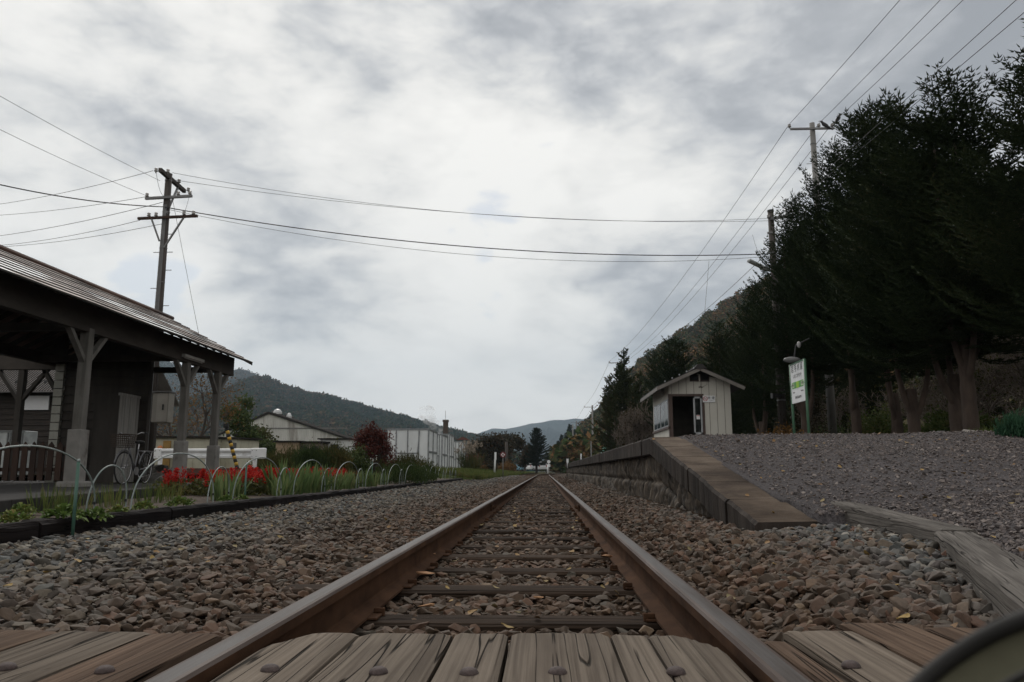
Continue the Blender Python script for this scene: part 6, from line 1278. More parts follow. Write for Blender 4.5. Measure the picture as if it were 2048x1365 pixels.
# lamp above it, on an arm from the pole
p = at(1588, 720, Y=18.9); mb = MB(); mb.tube([(sx + .5, 19.1, p.z + .55), (sx + .1, 18.9, p.z + .35), p], .018, 6); lp = thing('sign_lamp', 'small grey lamp hanging over the station name board', 'lamp', tuple(p)); build('arm', mb, M_iron, lp)
mb = MB(); mb.ico((p.x - .05, p.y, p.z), .14, 2, (1.5, .7, .55)); build('shade', mb, plain('grey lamp shade', (.16, .16, .16), .5), lp, smooth=True); mb = MB(); mb.ico((p.x + .12, p.y - .05, p.z + .36), .06, 2, (.8, .8, 1.4)); build('cap', mb, plain('pale cap', (.34, .33, .33), .5), lp, smooth=True)

# white stones along the crest
for i, (px, Y, s, lab, c) in enumerate([(1791, 12.9, .40, 'pale bluish stone, leftmost at the top edge of the gravel', (.19, .21, .20)), (1836, 12.6, .36, 'pale yellowish stone, second from the left at the gravel edge', (.20, .19, .15)), (1882, 11.6, .40, 'flat grey stone, middle one at the gravel edge', (.16, .155, .15)), (1938, 10.8, .40, 'broad pinkish grey stone on the gravel', (.17, .155, .14)), (2012, 9.8, .42, 'large tan stone beside the green clump', (.17, .15, .11))]):
    p = at(px, 870, Y=Y); z = gravel_z(p.x, Y); me = stone_shape(400 + i, .6, 2); me.materials.append(plain('pale stone', c, .9, .3, 5, bump=.5, bscale=20)); o = link('stone', me, loc=(p.x, Y, z + .05)); o.scale = (s * .6, s * .45, s * .5); o.rotation_euler = (0, .1, i); tag(o, lab, 'stone', 'pale stones along the gravel edge')
p = at(2040, 880, Y=9.6); bush('plant_clump', 'rounded blue green plant clump at the right edge of the gravel', (p.x + .06, 9.6, gravel_z(p.x, 9.6) - .03), (.24, .24, .27), 14, leaf_mat('blue green leaves', [(.1, (.02, .06, .035)), (.9, (.05, .11, .06))], scale=3), 1800, .022, cat='plant', upright=.5)

# ------------------------------------------------------------------ utility poles
M_conc = mat('concrete pole', [(.3, (.13, .125, .12)), (.7, (.22, .215, .205))], 2, (1, 1, .3), bump=.2, coord='World'); M_wpole = mat('dark wooden pole', [(.3, (.035, .03, .028)), (.7, (.08, .068, .06))], 4, (3, 3, .25), bump=.4, coord='World')
M_galv = plain('galvanised steel', (.17, .17, .17), .5, metal=.4); M_porc = plain('porcelain', (.30, .29, .28), .25); M_wire = plain('wire', (.02, .02, .022), .5, bump=0)
def insulator(p, parent, s=1.0, m=None):
    mb = MB(); mb.lathe([(.02 * s, -.02), (.02 * s, .03), (.06 * s, .035), (.06 * s, .06), (.035 * s, .07), (.055 * s, .10), (.055 * s, .125), (.03 * s, .14)], p, 10); return build('insulator', mb, m or M_porc, parent, smooth=True)
# A: concrete pole with birds
XA, YA = at(1660, 860, Y=28).x, 28.0; topA = at(1624, 247, Y=YA); XA = topA.x; A = thing('utility_pole', 'tall concrete pole with a crossarm and three insulators rising from the spruces', 'utility pole', (XA, YA, .9))
mb = MB(); mb.tube([(XA, YA, .6), (XA, YA, topA.z)], [.155, .095], 14); pa = build('pole', mb, M_conc, A, smooth=True); mb = MB()
for z in (topA.z - .85, topA.z - 1.9): mb.lathe([(.112, z), (.112, z + .04)], (XA, YA, 0), 14)
build('bands', mb, M_galv, pa)
za_ = at(1624, 261, Y=YA).z; xl, xr = at(1578, 261, Y=YA).x, at(1666, 263, Y=YA).x; mb = MB(); mb.beam((xl, YA - .14, za_), (xr, YA - .14, za_), .07, .07); ca = build('crossarm', mb, M_galv, A); insA = []
for px in (1579, 1638, 1665): p = at(px, 258, Y=YA - .14); p.z = za_ + .05; insulator(p, ca, 1.1); insA.append(Vector((p.x, p.y, za_ + .19)))
for k in range(8): z = topA.z - 1.6 - k * .8; mb = MB(); mb.tube([(XA - .1, YA, z), (XA - .30, YA, z)], .011, 5); build('step_bolt', mb, M_galv, A)
# B: dark pole with street lamp and loudspeaker
YB = 27.0; topB = at(1541, 421, Y=YB); XB = topB.x; B = thing('utility_pole', 'dark wooden pole with street lamp standing behind the station name board', 'utility pole', (XB, YB, .85)); mb = MB(); mb.tube([(XB, YB, .5), (XB, YB, topB.z)], [.15, .10], 14); pb = build('pole', mb, M_wpole, B, smooth=True); mb = MB(); mb.lathe([(.115, topB.z - .06), (.115, topB.z), (.02, topB.z + .02)], (XB, YB, 0), 14); build('cap', mb, M_iron, pb)
z1 = at(1545, 440, Y=YB).z; mb = MB(); mb.beam((XB - .05, YB - .12, z1), (XB + .75, YB - .1, z1 + .12), .09, .09); ib = build('bracket', mb, M_galv, B); insulator(Vector((XB - .12, YB - .12, z1)), ib); insulator(Vector((XB + .3, YB - .12, z1 + .08)), ib)
for py in (467, 507): z = at(1545, py, Y=YB).z; mb = MB(); mb.lathe([(.122, z - .03), (.122, z + .03)], (XB, YB, 0), 12); mb.box((XB - .12, YB - .05, z), (.10, .06, .06)); build('clamp', mb, M_galv, B)
l0, l1 = at(1497, 521, Y=YB - .6), at(1536, 540, Y=YB - .2); mb = MB(); mb.tube([(XB, YB, l1.z - .05), l1, l0.lerp(l1, .8)], .025, 7); la = build('lamp_arm', mb, M_galv, B); mb = MB(); mb.beam(l0, l1, .16, .09); build('lamp_head', mb, plain('lamp housing', (.30, .32, .31), .4), la, bevel=.02); mb = MB(); mb.beam(l0 - Vector((0, 0, .05)), l1 - Vector((0, 0, .05)), .12, .02); build('lamp_cover', mb, plain('lamp cover', (.48, .48, .46), .3), la)
p = at(1556, 789, Y=26.7); mb = MB(); mb.box(p, (.22, .3, .2)); mb.prism([(p.x - .11, p.z - .1), (p.x - .22, p.z - .15), (p.x - .22, p.z + .13), (p.x - .11, p.z + .1)], p.y - .13, p.y + .13); sp = build('loudspeaker', mb, M_black, B, bevel=.02); mb = MB(); mb.tube([(p.x, p.y, p.z), (XB, YB, p.z)], .02, 6); build('speaker_arm', mb, M_galv, sp)
for py in (788, 801): z = at(1560, py, Y=YB).z; mb = MB(); mb.lathe([(.152, z - .02), (.152, z + .02)], (XB, YB, 0), 12); build('band', mb, M_galv, B)
# left pole with three crossarms
YL = 22.5; topL = at(338, 350, Y=YL); XL = topL.x; Lp = thing('utility_pole', 'dark pole with three crossarms rising behind the station shelter roof', 'utility pole', (XL, YL, .2)); mb = MB(); mb.tube([(XL, YL, -.1), (XL, YL, topL.z)], [.145, .098], 14); pl = build('pole', mb, M_wpole, Lp, smooth=True); mb = MB(); mb.lathe([(.10, topL.z), (.10, topL.z + .03), (.02, topL.z + .07)], (XL, YL, 0), 14); build('cap', mb, M_iron, pl)
mb = MB()
for dx_ in (-.05, -.015, .02, .055): mb.tube([(XL + dx_, YL - .14, .2), (XL + dx_ * .8, YL - .105, topL.z - 1.0)], .013, 6)
build('conduits', mb, M_galv, pl); mb = MB()
for py in (362, 395, 425, 497, 565, 625): z = at(330, py, Y=YL).z; mb.lathe([(.132 - .004 * (z - 3), z - .012), (.132 - .004 * (z - 3), z + .012)], (XL, YL, 0), 14)
build('bands', mb, M_galv, pl)
def yz(px, py, Y): return at(px, py, Y=Y)
# top arm runs nearly towards the viewer
ta, tb = at(320, 340, Y=YL + .9), at(367, 381, Y=YL - .95)
ta = Vector((XL - .10, YL + 1.05, topL.z - .07)); tb = Vector((at(368, 382, Y=YL - .9).x, YL - .9, at(368, 382, Y=YL - .9).z)); tb.z = ta.z = topL.z - .12; ta.x = at(320, 340, Z=ta.z).x; ta.y = at(320, 340, Z=ta.z).y; q = at(369, 383, Z=ta.z); tb = q
if (ta - tb).length > 3.2: m_ = (ta + tb) / 2; d_ = (ta - tb).normalized(); ta, tb = m_ + d_ * 1.4, m_ - d_ * 1.4
mb = MB(); mb.beam(ta, tb, .10, .12); ca1 = build('crossarm', mb, M_wpole, Lp)
d_ = (tb - ta).normalized(); s_ = Vector((d_.y, -d_.x, 0)); insL = []
for f_, sd in ((.05, -1), (.10, 1), (.55, 1), (.95, 1)): p = ta.lerp(tb, f_) + s_ * .16 * sd; mb = MB(); mb.tube([ta.lerp(tb, f_), p], .012, 5); st_ = build('insulator_pin', mb, M_galv, ca1); insulator(p - Vector((0, 0, .05)), st_, .9); insL.append(p)
mb = MB(); mb.beam(ta.lerp(tb, .72) - Vector((0, 0, .05)), Vector((XL + .06, YL - .10, at(345, 430, Y=YL).z)), .05, .05); build('arm_brace', mb, M_galv, Lp)
def arm(px0, px1, py0, py1, m, pins, brace=None, thick=.075):
    a, b = at(px0, py0, Y=YL - .15), at(px1, py1, Y=YL - .15); zz = (a.z + b.z) / 2; a.z, b.z = zz - .03, zz + .03; mb = MB(); mb.beam(a, b, thick, thick); c = build('crossarm', mb, m, Lp); out = []
    for u in pins: p = a.lerp(b, u); insulator(p + Vector((0, 0, .03)), c, .9); out.append(p + Vector((0, 0, .12)))
    if brace:
        for u, s in ((.23, -1), (.77, 1)): mb = MB(); mb.beam(a.lerp(b, u) - Vector((0, 0, .03)), (XL + s * .08, YL - .12, at(330, brace[0 if s < 0 else 1], Y=YL).z), .045, .045); build('arm_brace', mb, M_galv, Lp)
    return out
i2 = arm(291, 384, 395, 395, M_galv, (.03, .7, .95)); i3 = arm(276, 395, 437, 433, M_picket, (.18, .3, .77, .93), (485, 498))
for k, py in enumerate((469, 505, 505, 541, 577, 612)): s = (1, -1, 1, 1, -1, 1)[k]; z = at(325, py, Y=YL).z; mb = MB(); mb.tube([(XL + s * .1, YL, z), (XL + s * .30, YL, z)], .012, 5); build('step_bolt', mb, M_galv, Lp)
a, b = at(306, 785, Y=21.6), at(334, 845, Y=21.6); mb = MB(); mb.span((a.x, 21.6, b.z), (b.x, 21.95, a.z)); eb = build('electrical_cabinet', mb, plain('cabinet paint', (.27, .255, .225), .5, .1), Lp, bevel=.015); mb = MB(); mb.span((a.x + .30 * (b.x - a.x), 21.585, b.z + .02), (b.x - .02, 21.598, a.z - .03)); build('cabinet_door', mb, plain('cabinet door', (.33, .31, .275), .5, .1), eb, bevel=.003); mb = MB(); mb.span((b.x - .16, 21.57, (a.z + b.z) / 2 - .08), (b.x - .12, 21.585, (a.z + b.z) / 2 + .08)); build('handle', mb, M_iron, eb); mb = MB(); mb.span((a.x - .03, 21.56, a.z), (b.x + .03, 21.98, a.z + .03)); build('cover', mb, M_galv, eb)
# the far line of poles
def far_pole(px, pytop, Y, r, label, arms=(), m=M_conc, zg=.5, arm_w=1.1, lamp=None, box=None):
    p = at(px, pytop, Y=Y); t = thing('utility_pole', label, 'utility pole', (p.x, Y, zg), 0, 'poles along the line'); mb = MB(); mb.tube([(p.x, Y, zg - .6), (p.x, Y, p.z)], [r * 1.5, r], 10); build('pole', mb, m, t, smooth=True); out = []
    for dz, wd, off in arms:
        mb = MB(); mb.beam((p.x - wd + off, Y - .15, p.z - dz), (p.x + wd + off, Y - .15, p.z - dz), .10, .10); c = build('crossarm', mb, M_galv, t)
        for u in (-.95, .4 if off else .3, .95): q = Vector((p.x + wd * u + off, Y - .15, p.z - dz + .05)); insulator(q, c, 1.6); out.append(q + Vector((0, 0, .2)))
    if lamp: mb = MB(); mb.tube([(p.x, Y, lamp - .6), (p.x + .5, Y - .3, lamp - .3)], .04, 5); mb.beam((p.x + .3, Y - .3, lamp - .45), (p.x + 1.6, Y - .8, lamp + .35), .3, .14); build('lamp', mb, M_white, t)
    if box: mb = MB(); mb.lathe([(.32, box - .5), (.32, box + .5)], (p.x + .2, Y - .4, 0), 10); build('transformer', mb, M_galv, t)
    return t, out
_, ins1 = far_pole(1243, 722, 102, .15, 'concrete pole whose crossarm shows in front of the feathery conifer', [(.3, 1.15, -.5)])
_, ins2 = far_pole(1184.5, 811, 166, .17, 'clear standing concrete pole with crossarm beyond the platform', [(.4, 1.3, -.45)])
_, ins3 = far_pole(1152.5, 842, 235, .17, 'tall far pole with two crossarms beside the lamp', [(.6, 1.6, 0), (1.9, .9, 0)], lamp=at(1152, 888, Y=235).z)
far_pole(1145.5, 849, 225, .17, 'far pole with dark top and transformer, left of the one with lamp', [(.8, .6, 0)], box=at(1145, 882, Y=225).z)
far_pole(1136.5, 866, 240, .16, 'far slim pole with small crossarm, leftmost of three close together', [(.6, 1.0, 0)])
far_pole(1213, 858, 120, .085, 'thin pole in front of the green roof', [], m=M_conc)
far_pole(1182, 883, 100, .06, 'short thin post left of the concrete pole with crossarm')
far_pole(1013, 884, 118, .20, 'stout brown pole in front of the dark cherry trees', [], m=M_wpole)
far_pole(1072.5, 903, 150, .15, 'brown pole in front of the pointed fir', [], m=M_wpole)
far_pole(1093, 908, 180, .12, 'grey pole beside the white van', [], m=M_conc)

# ------------------------------------------------------------------ wires
def wire(a, b, sag, label, r=.008, grp='overhead wires', n=28, mid=None, name='overhead_wire'):
    a, b = Vector(a), Vector(b); pts = [a.lerp(b, i / n) - Vector((0, 0, sag * 4 * (i / n) * (1 - i / n))) for i in range(n + 1)]; mb = MB(); mb.tube(pts, r, 5); o = build(name, mb, M_wire, loc=tuple(a), smooth=True); return tag(o, label, 'wire', grp)
for k, (px, lab) in enumerate(((1792, 'left'), (1872, 'middle'), (1917, 'right'))):
    e = at(px, 0, X=insA[k].x); d_ = e - insA[k]; wire(insA[k], insA[k] + d_ * 2.2, .12, 'thin wire from the birds\' crossarm up to the top of the picture, %s of three' % lab, .009)
for k in range(3):
    wire(insA[k], ins1[k], 1.0, 'wire from the birds\' crossarm down the line toward the far poles, %s of three' % ('left', 'middle', 'right')[k], .010)
    wire(ins1[k], ins2[k], .8, 'distant wire between the conifer pole and the clear standing far pole, %s of three' % ('left', 'middle', 'right')[k], .016); wire(ins2[k], ins3[k], .9, 'faint distant wire beyond the clear standing far pole, %s of three' % ('left', 'middle', 'right')[k], .02)
pB = Vector((XB, YB - .1, z1 + .05))
for k, (px, py, lab) in enumerate(((2020, 0, 'upper'), (2048, 7, 'lower'))): e = at(px, py, Y=12.4 - .3 * k); d_ = e - pB; wire(pB + Vector((.1 * k, 0, -.05 * k)), pB + d_ * 1.7, .1, 'wire from the dark pole over the spruces to the upper right, %s of two' % lab, .007)
e0, e1 = at(2000, 140, Y=15), at(2090, 80, Y=12.6); wire(e0 - (e1 - e0) * 1.5, e1 + (e1 - e0), .02, 'short piece of wire above the spruce tops at the right edge', .006)
wl_ = [((345, 346), (1541, 437), .62, .007, 'upper thin wire crossing over the track from pole to pole', -.1, -.12), ((352, 361), (1541, 442), .45, .007, 'second thin wire crossing over the track just below the upper one', -.2, -.12), ((330, 415), (1541, 508), .55, .017, 'thick black twisted cable crossing over the track', -.12, -.1), ((330, 418), (1541, 513), .75, .007, 'thin wire crossing over the track below the twisted cable', -.12, -.1)]
for (x0, y0_), (x1, y1_), sg, r, lab, o0, o1 in wl_: wire(at(x0, y0_, Y=YL + o0), at(x1, y1_, Y=YB + o1), sg, lab, r, n=40)
for (x0, y0_), (x1, y1_), Y1_, sg, r, lab in [((320, 362), (-40, 170), 16, .1, .006, 'uppermost thin wire from the left pole to the left picture edge'), ((291, 391), (-40, 240), 16, .1, .006, 'second thin wire rising from the left pole to the left edge'), ((306, 342), (-40, 414), 30, .25, .008, 'wire from the top arm of the left pole down to the left edge'), ((292, 394), (-40, 433), 30, .2, .008, 'wire from the middle arm of the left pole to the left edge'), ((326, 414), (-40, 361), 17, .25, .016, 'thick black twisted cable from the left pole to the left edge'), ((325, 405), (-40, 477), 30, .25, .009, 'wire sloping below the twisted cable to the left edge'), ((280, 441), (-40, 494), 30, .3, .008, 'wire from the lowest arm of the left pole to the left edge'), ((325, 448), (-40, 496), 30, .3, .008, 'lowest wire from the left pole to the left edge, above the roof')]:
    a_, b_ = at(x0, y0_, Y=YL - .1), at(x1, y1_, Y=Y1_); wire(a_, a_ + (b_ - a_) * 2.2 + Vector((0, 0, 2.2 * 2.5 * sg)), 2.5 * sg, lab, r, n=44)
wire(at(345, 398, Y=YL), at(409, 674, Y=24.5) + Vector((.3, .5, -2.5)), .05, 'guy wire slanting from the left pole down behind the roof', .006)
wire(insL[0], at(332, 392, Y=YL - .3), .25, 'loose looped lead left of the top of the left pole', .006); wire(insL[2], i2[1], .12, 'loose lead from the top arm to the middle arm of the left pole', .005); wire(i2[2], i3[2], .1, 'loose lead between the middle and lowest arm of the left pole', .005)
wire(at(1418, 522, Y=YB), at(1408, 640, Y=YB + 1), .02, 'loose thin wire end hanging below the crossing wires', .005); wire(at(1530, 507, Y=YB), at(1505, 470, Y=YB), .35, 'loose wire loop left of the dark pole', .005); wire(at(1541, 500, Y=YB), at(1300, 690, Y=80), .6, 'thin wire from the dark pole down toward the wooded hill', .010)

# ------------------------------------------------------------------ two crows
M_crow = plain('crow black', (.012, .012, .014), .55)
def crow(loc, yaw, label, pitch=1.0):
    t = thing('crow', label, 'bird', loc, yaw, 'crows on the concrete pole'); mb = MB(); c, s = math.cos(pitch), math.sin(pitch)
    def Q(u, v, w_=0): return (w_, -(u * c - v * s), u * s + v * c + .10)
    n = 10; rings = [(-.34, 0, .010, .05), (-.24, 0, .018, .045), (-.16, .0, .035, .05), (-.06, .005, .065, .065), (.03, .0, .072, .072), (.10, .005, .062, .062), (.145, .02, .044, .046), (.18, .035, .046, .046), (.215, .035, .036, .036), (.235, .03, .016, .018)]; vs = []
    for u, v, rv, rw_ in rings: vs += [Q(u, v + rv * math.sin(6.2832 * j / n), rw_ * math.cos(6.2832 * j / n)) for j in range(n)]
    fs = [(i * n + j, i * n + (j + 1) % n, (i + 1) * n + (j + 1) % n, (i + 1) * n + j) for i in range(len(rings) - 1) for j in range(n)] + [tuple(range(n)), tuple((len(rings) - 1) * n + j for j in range(n))]; mb.add(vs, fs)
    mb.tube([Q(.225, .03), Q(.255, .015), Q(.30, -.025)], [.018, .014, .002], 6)
    for sd in (-1, 1): mb.tube([Q(-.05, -.05, .03 * sd), (.03 * sd, .0, .03), (.03 * sd, -.005, 0)], [.016, .007, .006], 5); mb.tube([(.03 * sd, .03, .004), (.03 * sd, -.05, .004)], .005, 4)
    build('body', mb, M_crow, t, world=False, smooth=True)
    for sd in (-1, 1): w2 = MB(); w2.add([Q(.10, .03, .055 * sd), Q(.06, -.045, .074 * sd), Q(-.10, -.04, .07 * sd), Q(-.27, -.005, .03 * sd), Q(-.10, .045, .055 * sd), Q(.0, -.0, .082 * sd)], [(0, 1, 5), (1, 2, 5), (2, 3, 5), (3, 4, 5), (4, 0, 5)]); build('wing', w2, M_crow, t, world=False, smooth=True)
    return t
f_ = .065; e = at(1917, 0, X=insA[2].x); p = insA[2] + (e - insA[2]) * 2.2 * .0; w_p = at(1676, 244, X=insA[2].x + .0); crow((w_p.x, w_p.y, w_p.z - .0), R(95), 'black crow sitting upright on the right wire above the crossarm', .95)
p = at(1651, 262, Y=YA - .14); crow((p.x, YA - .14, za_ + .035), R(-110), 'black crow on the right half of the crossarm, tail hanging down', .75)

# ------------------------------------------------------------------ small things down the line
def post(px0, px1, py0, py1, Y, r, label, m=M_white): a, b = at(px1, py1, Y=Y), at(px0, py0, Y=Y); mb = MB(); mb.tube([a - Vector((0, 0, .3)), b], r, 8); t = thing('track_post', label, 'post', tuple(a)); build('post', mb, m, t, smooth=True); return t, b
t, b = post(991, 989, 905, 943, 62, .07, 'slim white post on the grass left of the track'); mb = MB(); mb.box(b + Vector((0, -.06, -.3)), (.16, .04, .55)); build('plate', mb, M_white, t)
t, b = post(1006, 1006, 910, 946, 58, .035, 'grey post with round red and white signal disc', M_conc); t.name = 'signal_disc'; t['category'] = 'sign'; mb = MB(); mb.lathe([(.22, -.02), (.22, .01)], (b.x, 57.93, b.z), 20, axis='Y'); dk = build('disc', mb, plain('dull red', (.13, .02, .02), .5), t)
mb = MB()
for q in range(4): a_ = q * math.pi / 2; c = Vector((b.x + .10 * math.cos(a_), 57.9, b.z + .10 * math.sin(a_))); mb.box(c, (.085, .012, .085), Matrix.Rotation(R(45), 3, 'Y'))
build('white_marks', mb, M_white, dk)
t, b = post(1097.5, 1097.5, 924, 946, 130, .05, 'white post with round and square plates at the track bend'); mb = MB(); mb.lathe([(.28, -.02), (.28, .02)], (b.x, 129.9, b.z), 14, axis='Y'); mb.span((b.x - .24, 129.88, b.z - .85), (b.x + .24, 129.92, b.z - .38)); build('plates', mb, M_white, t)
post(1095, 1095, 930, 946, 120, .07, 'short white marker post at the track bend'); t, b = post(1135, 1135, 919, 926, 46, .035, 'small white plate on a post at the platform end'); mb = MB(); mb.box(b + Vector((0, -.05, -.08)), (.13, .02, .22)); build('plate', mb, M_white, t)
post(1162, 1162, 908, 924, 47, .03, 'thin white post standing on the platform')
M_car = plain('silver white car paint', (.52, .53, .54), .3, .04, bump=0); M_cglass = plain('dark car glass', (.02, .022, .025), .15, bump=0); M_tail = plain('tail light red', (.30, .02, .02), .3, bump=0)
def car(label, loc, rz, L, W, H, m, kind):
    t = thing('parked_car', label, 'car', loc, rz, 'cars parked by the far crossing'); hw = W / 2
    low = [(-L / 2, .35), (-L / 2, .85), (-L / 2 + .1, 1.0), (L / 2 - .9, 1.0), (L / 2 - .1, .8), (L / 2, .4), (L / 2 - .1, .25), (-L / 2 + .1, .25)]; cab = [(-L / 2 + .08, .95), (-L / 2 + (.25 if kind == 'van' else .5), H), (L / 2 - 1.9, H), (L / 2 - .95, .95)]
    mb = MB(); mb.prism(low, -hw, hw, 'X'); k = len(cab); v0 = [(-hw + .05 + (.14 if z > 1.1 else 0), y, z) for y, z in cab]; v1 = [(-x, y, z) for x, y, z in v0]; mb.add(v0 + v1, [tuple(range(k)), tuple(range(2 * k - 1, k - 1, -1))] + [(i, (i + 1) % k, k + (i + 1) % k, k + i) for i in range(k)]); build('body', mb, m, t, world=False, bevel=.06)
    mb = MB(); yb0, yb1 = -L / 2 + .08, -L / 2 + (.25 if kind == 'van' else .5)
    def rear(u, z): f = (z - .95) / (H - .95); return (u * (hw - .2 - .08 * f), yb0 + (yb1 - yb0) * f - .012, z)
    mb.add([rear(-1, 1.08), rear(1, 1.08), rear(1, H - .12), rear(-1, H - .12)], [(0, 1, 2, 3)]); f0, f1 = L / 2 - 1.9, L / 2 - .95; mb.add([(-hw + .28, f1 - .1, 1.06), (hw - .28, f1 - .1, 1.06), (hw - .34, f0 + .12, H - .1), (-hw + .34, f0 + .12, H - .1)], [(0, 1, 2, 3)])
    for s in (-1, 1): mb.add([(s * (hw - .055), -L / 2 + .45, 1.08), (s * (hw - .055), L / 2 - 1.25, 1.08), (s * (hw - .17), L / 2 - 1.9, H - .12), (s * (hw - .17), -L / 2 + .5, H - .12)], [(0, 1, 2, 3)])
    build('window_glass', mb, M_cglass, t, world=False)
    for s in (-1, 1):
        for y in (-L / 2 + .75, L / 2 - .8): mb = MB(); mb.lathe([(.20, -.1), (.31, -.1), (.31, .1), (.20, .1)], (s * (hw - .08), y, .31), 16, axis='X'); wh = build('wheel', mb, M_rubber, t, world=False); mb = MB(); mb.lathe([(.2, -.11), (.2, .11)], (s * (hw - .08), y, .31), 12, axis='X'); build('rim', mb, M_chrome, wh, world=False)
        mb = MB(); mb.box((s * (hw - .12), -L / 2 - .0, .98), (.16, .06, .4)); build('tail_light', mb, M_tail, t, world=False)
    mb = MB(); mb.box((0, -L / 2 - .02, .42), (W - .15, .1, .2)); build('bumper', mb, M_car, t, world=False); return t
p = at(1084, 940, Y=170); car('silver minivan seen from behind, parked right of the brown pole', (p.x, 170, .45), R(6), 4.5, 1.72, 1.85, M_car, 'van'); p = at(1068, 940, Y=172); car('small white car parked left of the brown pole', (p.x, 172, .45), R(-40), 3.6, 1.5, 1.5, plain('white car paint', (.62, .62, .63), .3, .04, bump=0), 'car')
def cottage(label, px0, px1, pyeave, pyapex, Y, D_, mw, mr):
    a, b = at(px0, pyeave, Y=Y), at(px1, pyeave, Y=Y); za2 = at(px0, pyapex, Y=Y).z; t = thing('house', label, 'house', ((a.x + b.x) / 2, Y, .4)); mb = MB(); xm_ = (a.x + b.x) / 2; mb.prism([(a.x, .3), (b.x, .3), (b.x, a.z), (xm_, za2 - .2), (a.x, a.z)], Y, Y + D_); build('wall', mb, mw, t); mb = MB(); mb.prism([(a.x - .5, a.z - .25), (xm_, za2), (b.x + .5, a.z - .25), (b.x + .5, a.z - .4), (xm_, za2 - .2), (a.x - .5, a.z - .4)], Y - .5, Y + D_ + .5); build('roof', mb, mr, t); mb = MB(); mb.span((xm_ - .8, Y - .03, 1.0), (xm_ + .8, Y - .005, 2.0)); build('window', mb, M_cglass, t); return t
M_slate = plain('grey slate roof', (.085, .085, .09), .6); M_bluew = plain('teal sheet wall', (.05, .10, .13), .6)
cottage('grey roofed house behind the far parked cars', 1022, 1062, 936, 921, 190, 9, plain('dull wall', (.10, .09, .08), .8), M_slate); cottage('small teal walled house just behind the white car', 1053, 1077, 934, 927, 182, 6, M_bluew, M_slate)
a, b = at(1033, 929, Y=178), at(1046, 937, Y=178); t = thing('truck', 'pale blue truck body parked under the dark trees', 'truck', (a.x, 178, .45)); mb = MB(); mb.span((a.x, 178, .7), (b.x, 181.5, a.z)); build('box', mb, plain('pale blue paint', (.20, .36, .46), .4), t, bevel=.05); mb = MB(); mb.span((a.x - .0, 181.6, .6), (b.x, 183.2, 1.9)); build('cab', mb, M_bluew, t, bevel=.1)
for s in (0, 1):
    for y in (178.8, 182.4): mb = MB(); mb.lathe([(.36, -.12), (.36, .12)], ((a.x + .15, b.x - .15)[s], y, .8 - .05), 12, axis='X'); build('wheel', mb, M_rubber, t)
a, b = at(1207, 889, Y=95), at(1262, 889, Y=95); t = thing('green_roofed_shed', 'low shed with green metal roof beyond the platform edge', 'shed', ((a.x + b.x) / 2, 95, .5)); M_groof = plain('green metal roof', (.06, .22, .16), .45, .1); zr2 = a.z; mb = MB(); mb.add([(a.x - .2, 95, zr2 - 1.5), (b.x + 1.5, 95, zr2 - 1.5), (b.x + 1.2, 98, zr2), (a.x + .3, 98, zr2), (a.x - .2, 101, zr2 - 1.5), (b.x + 1.5, 101, zr2 - 1.5)], [(0, 1, 2, 3), (3, 2, 5, 4), (0, 3, 4), (1, 5, 2)]); build('roof', mb, M_groof, t); mb = MB(); mb.span((a.x + .1, 95.4, .4), (b.x + 1.1, 100.6, zr2 - 1.4)); build('wall', mb, plain('dim shed wall', (.12, .11, .10), .8), t)

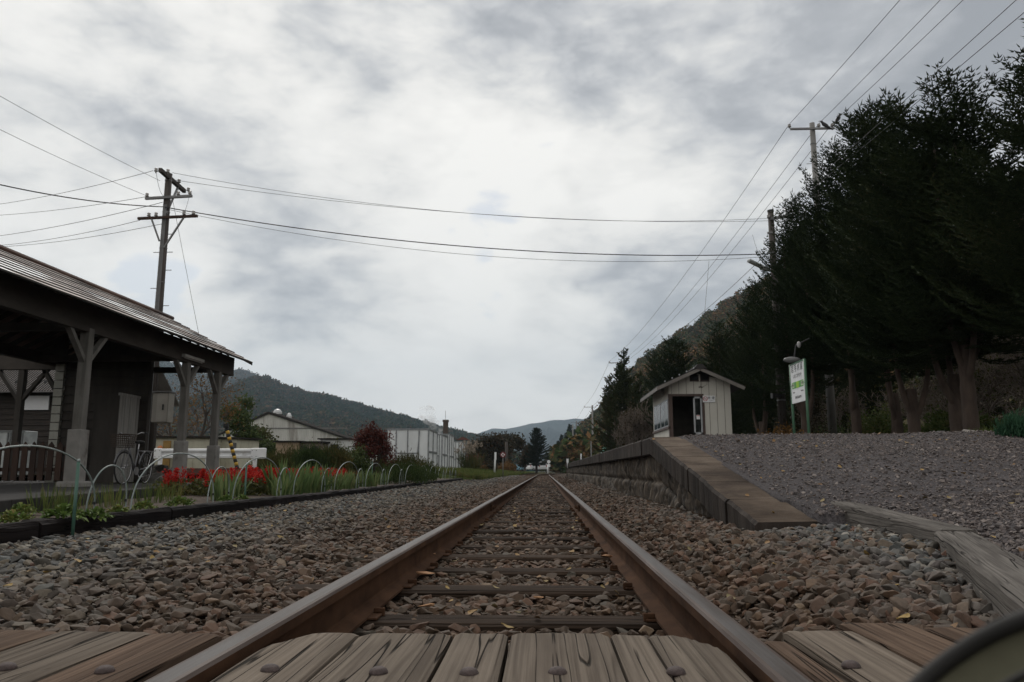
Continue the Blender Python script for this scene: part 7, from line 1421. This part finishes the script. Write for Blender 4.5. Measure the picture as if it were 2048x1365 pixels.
# ------------------------------------------------------------------ camera strap loop lying close by on the right
M_strap = plain('olive webbing strap', (.125, .12, .08), .8, .25, 60, bump=.3, bscale=900, bdist=.0005); M_piping = plain('dark strap edging', (.014, .013, .012), .7, bump=0)
def arc(off, dist):
    ctl = [(1740, 1500), (1790, 1425), (1850, 1360), (1925, 1302), (2010, 1255), (2110, 1220), (2240, 1195)]; out = []
    for i, (px, py) in enumerate(ctl): out.append(ray(px + off * .55, py + off * .80).normalized() * (dist + .004 * math.sin(i * .8)) + Vector((0, 0, CAMZ)))
    sm_ = []
    for i in range(len(out) - 1):
        p0, p1, p2, p3 = out[max(i - 1, 0)], out[i], out[i + 1], out[min(i + 2, len(out) - 1)]
        for q in range(6): t = q / 6; sm_.append(.5 * ((2 * p1) + (p2 - p0) * t + (2 * p0 - 5 * p1 + 4 * p2 - p3) * t * t + (3 * p1 - p0 - 3 * p2 + p3) * t ** 3))
    return sm_ + [out[-1]]
e0, e1 = arc(0, .172), arc(260, .160); sp_ = thing('camera_strap', 'blurred olive camera strap with dark edge in the lower right corner', 'strap', tuple(e0[0])); mb = MB(); k = len(e0); rows = [[a.lerp(b, u) + (a - Vector((0, 0, CAMZ))).normalized() * .006 * math.sin(u * 3.14) for a, b in zip(e0, e1)] for u in np.linspace(0, 1, 7)]; n7 = len(rows)
mb.add([p for r_ in rows for p in r_], [(r_ * k + i, r_ * k + i + 1, (r_ + 1) * k + i + 1, (r_ + 1) * k + i) for r_ in range(n7 - 1) for i in range(k - 1)]); o = build('webbing', mb, M_strap, sp_, smooth=True); sd = o.modifiers.new('thickness', 'SOLIDIFY'); sd.thickness = .0016
mb = MB(); mb.tube(e0, .0016, 8); build('edging', mb, M_piping, sp_, smooth=True)
r_ = [a.lerp(b, .45) for a, b in zip(e0, e1)]; mb = MB(); mb.tube(r_, .0008, 6); build('stitching', mb, M_piping, sp_, smooth=True)

# ------------------------------------------------------------------ haze
mb = MB(); mb.span((-3500, -300, -1.8), (3500, 6600, 900)); m = bpy.data.materials.new('haze'); m.use_nodes = True; T = NT(m.node_tree); T.n.remove(T.n['Principled BSDF']); v = T.new('ShaderNodeVolumePrincipled'); v.inputs['Color'].default_value = (.66, .83, 1.0, 1); v.inputs['Density'].default_value = 1.3e-4; v.inputs['Anisotropy'].default_value = .2; T.l.new(v.outputs[0], T.n['Material Output'].inputs['Volume'])
tag(build('haze', mb, m), 'thin bluish haze over the valley', 'haze', kind='stuff')
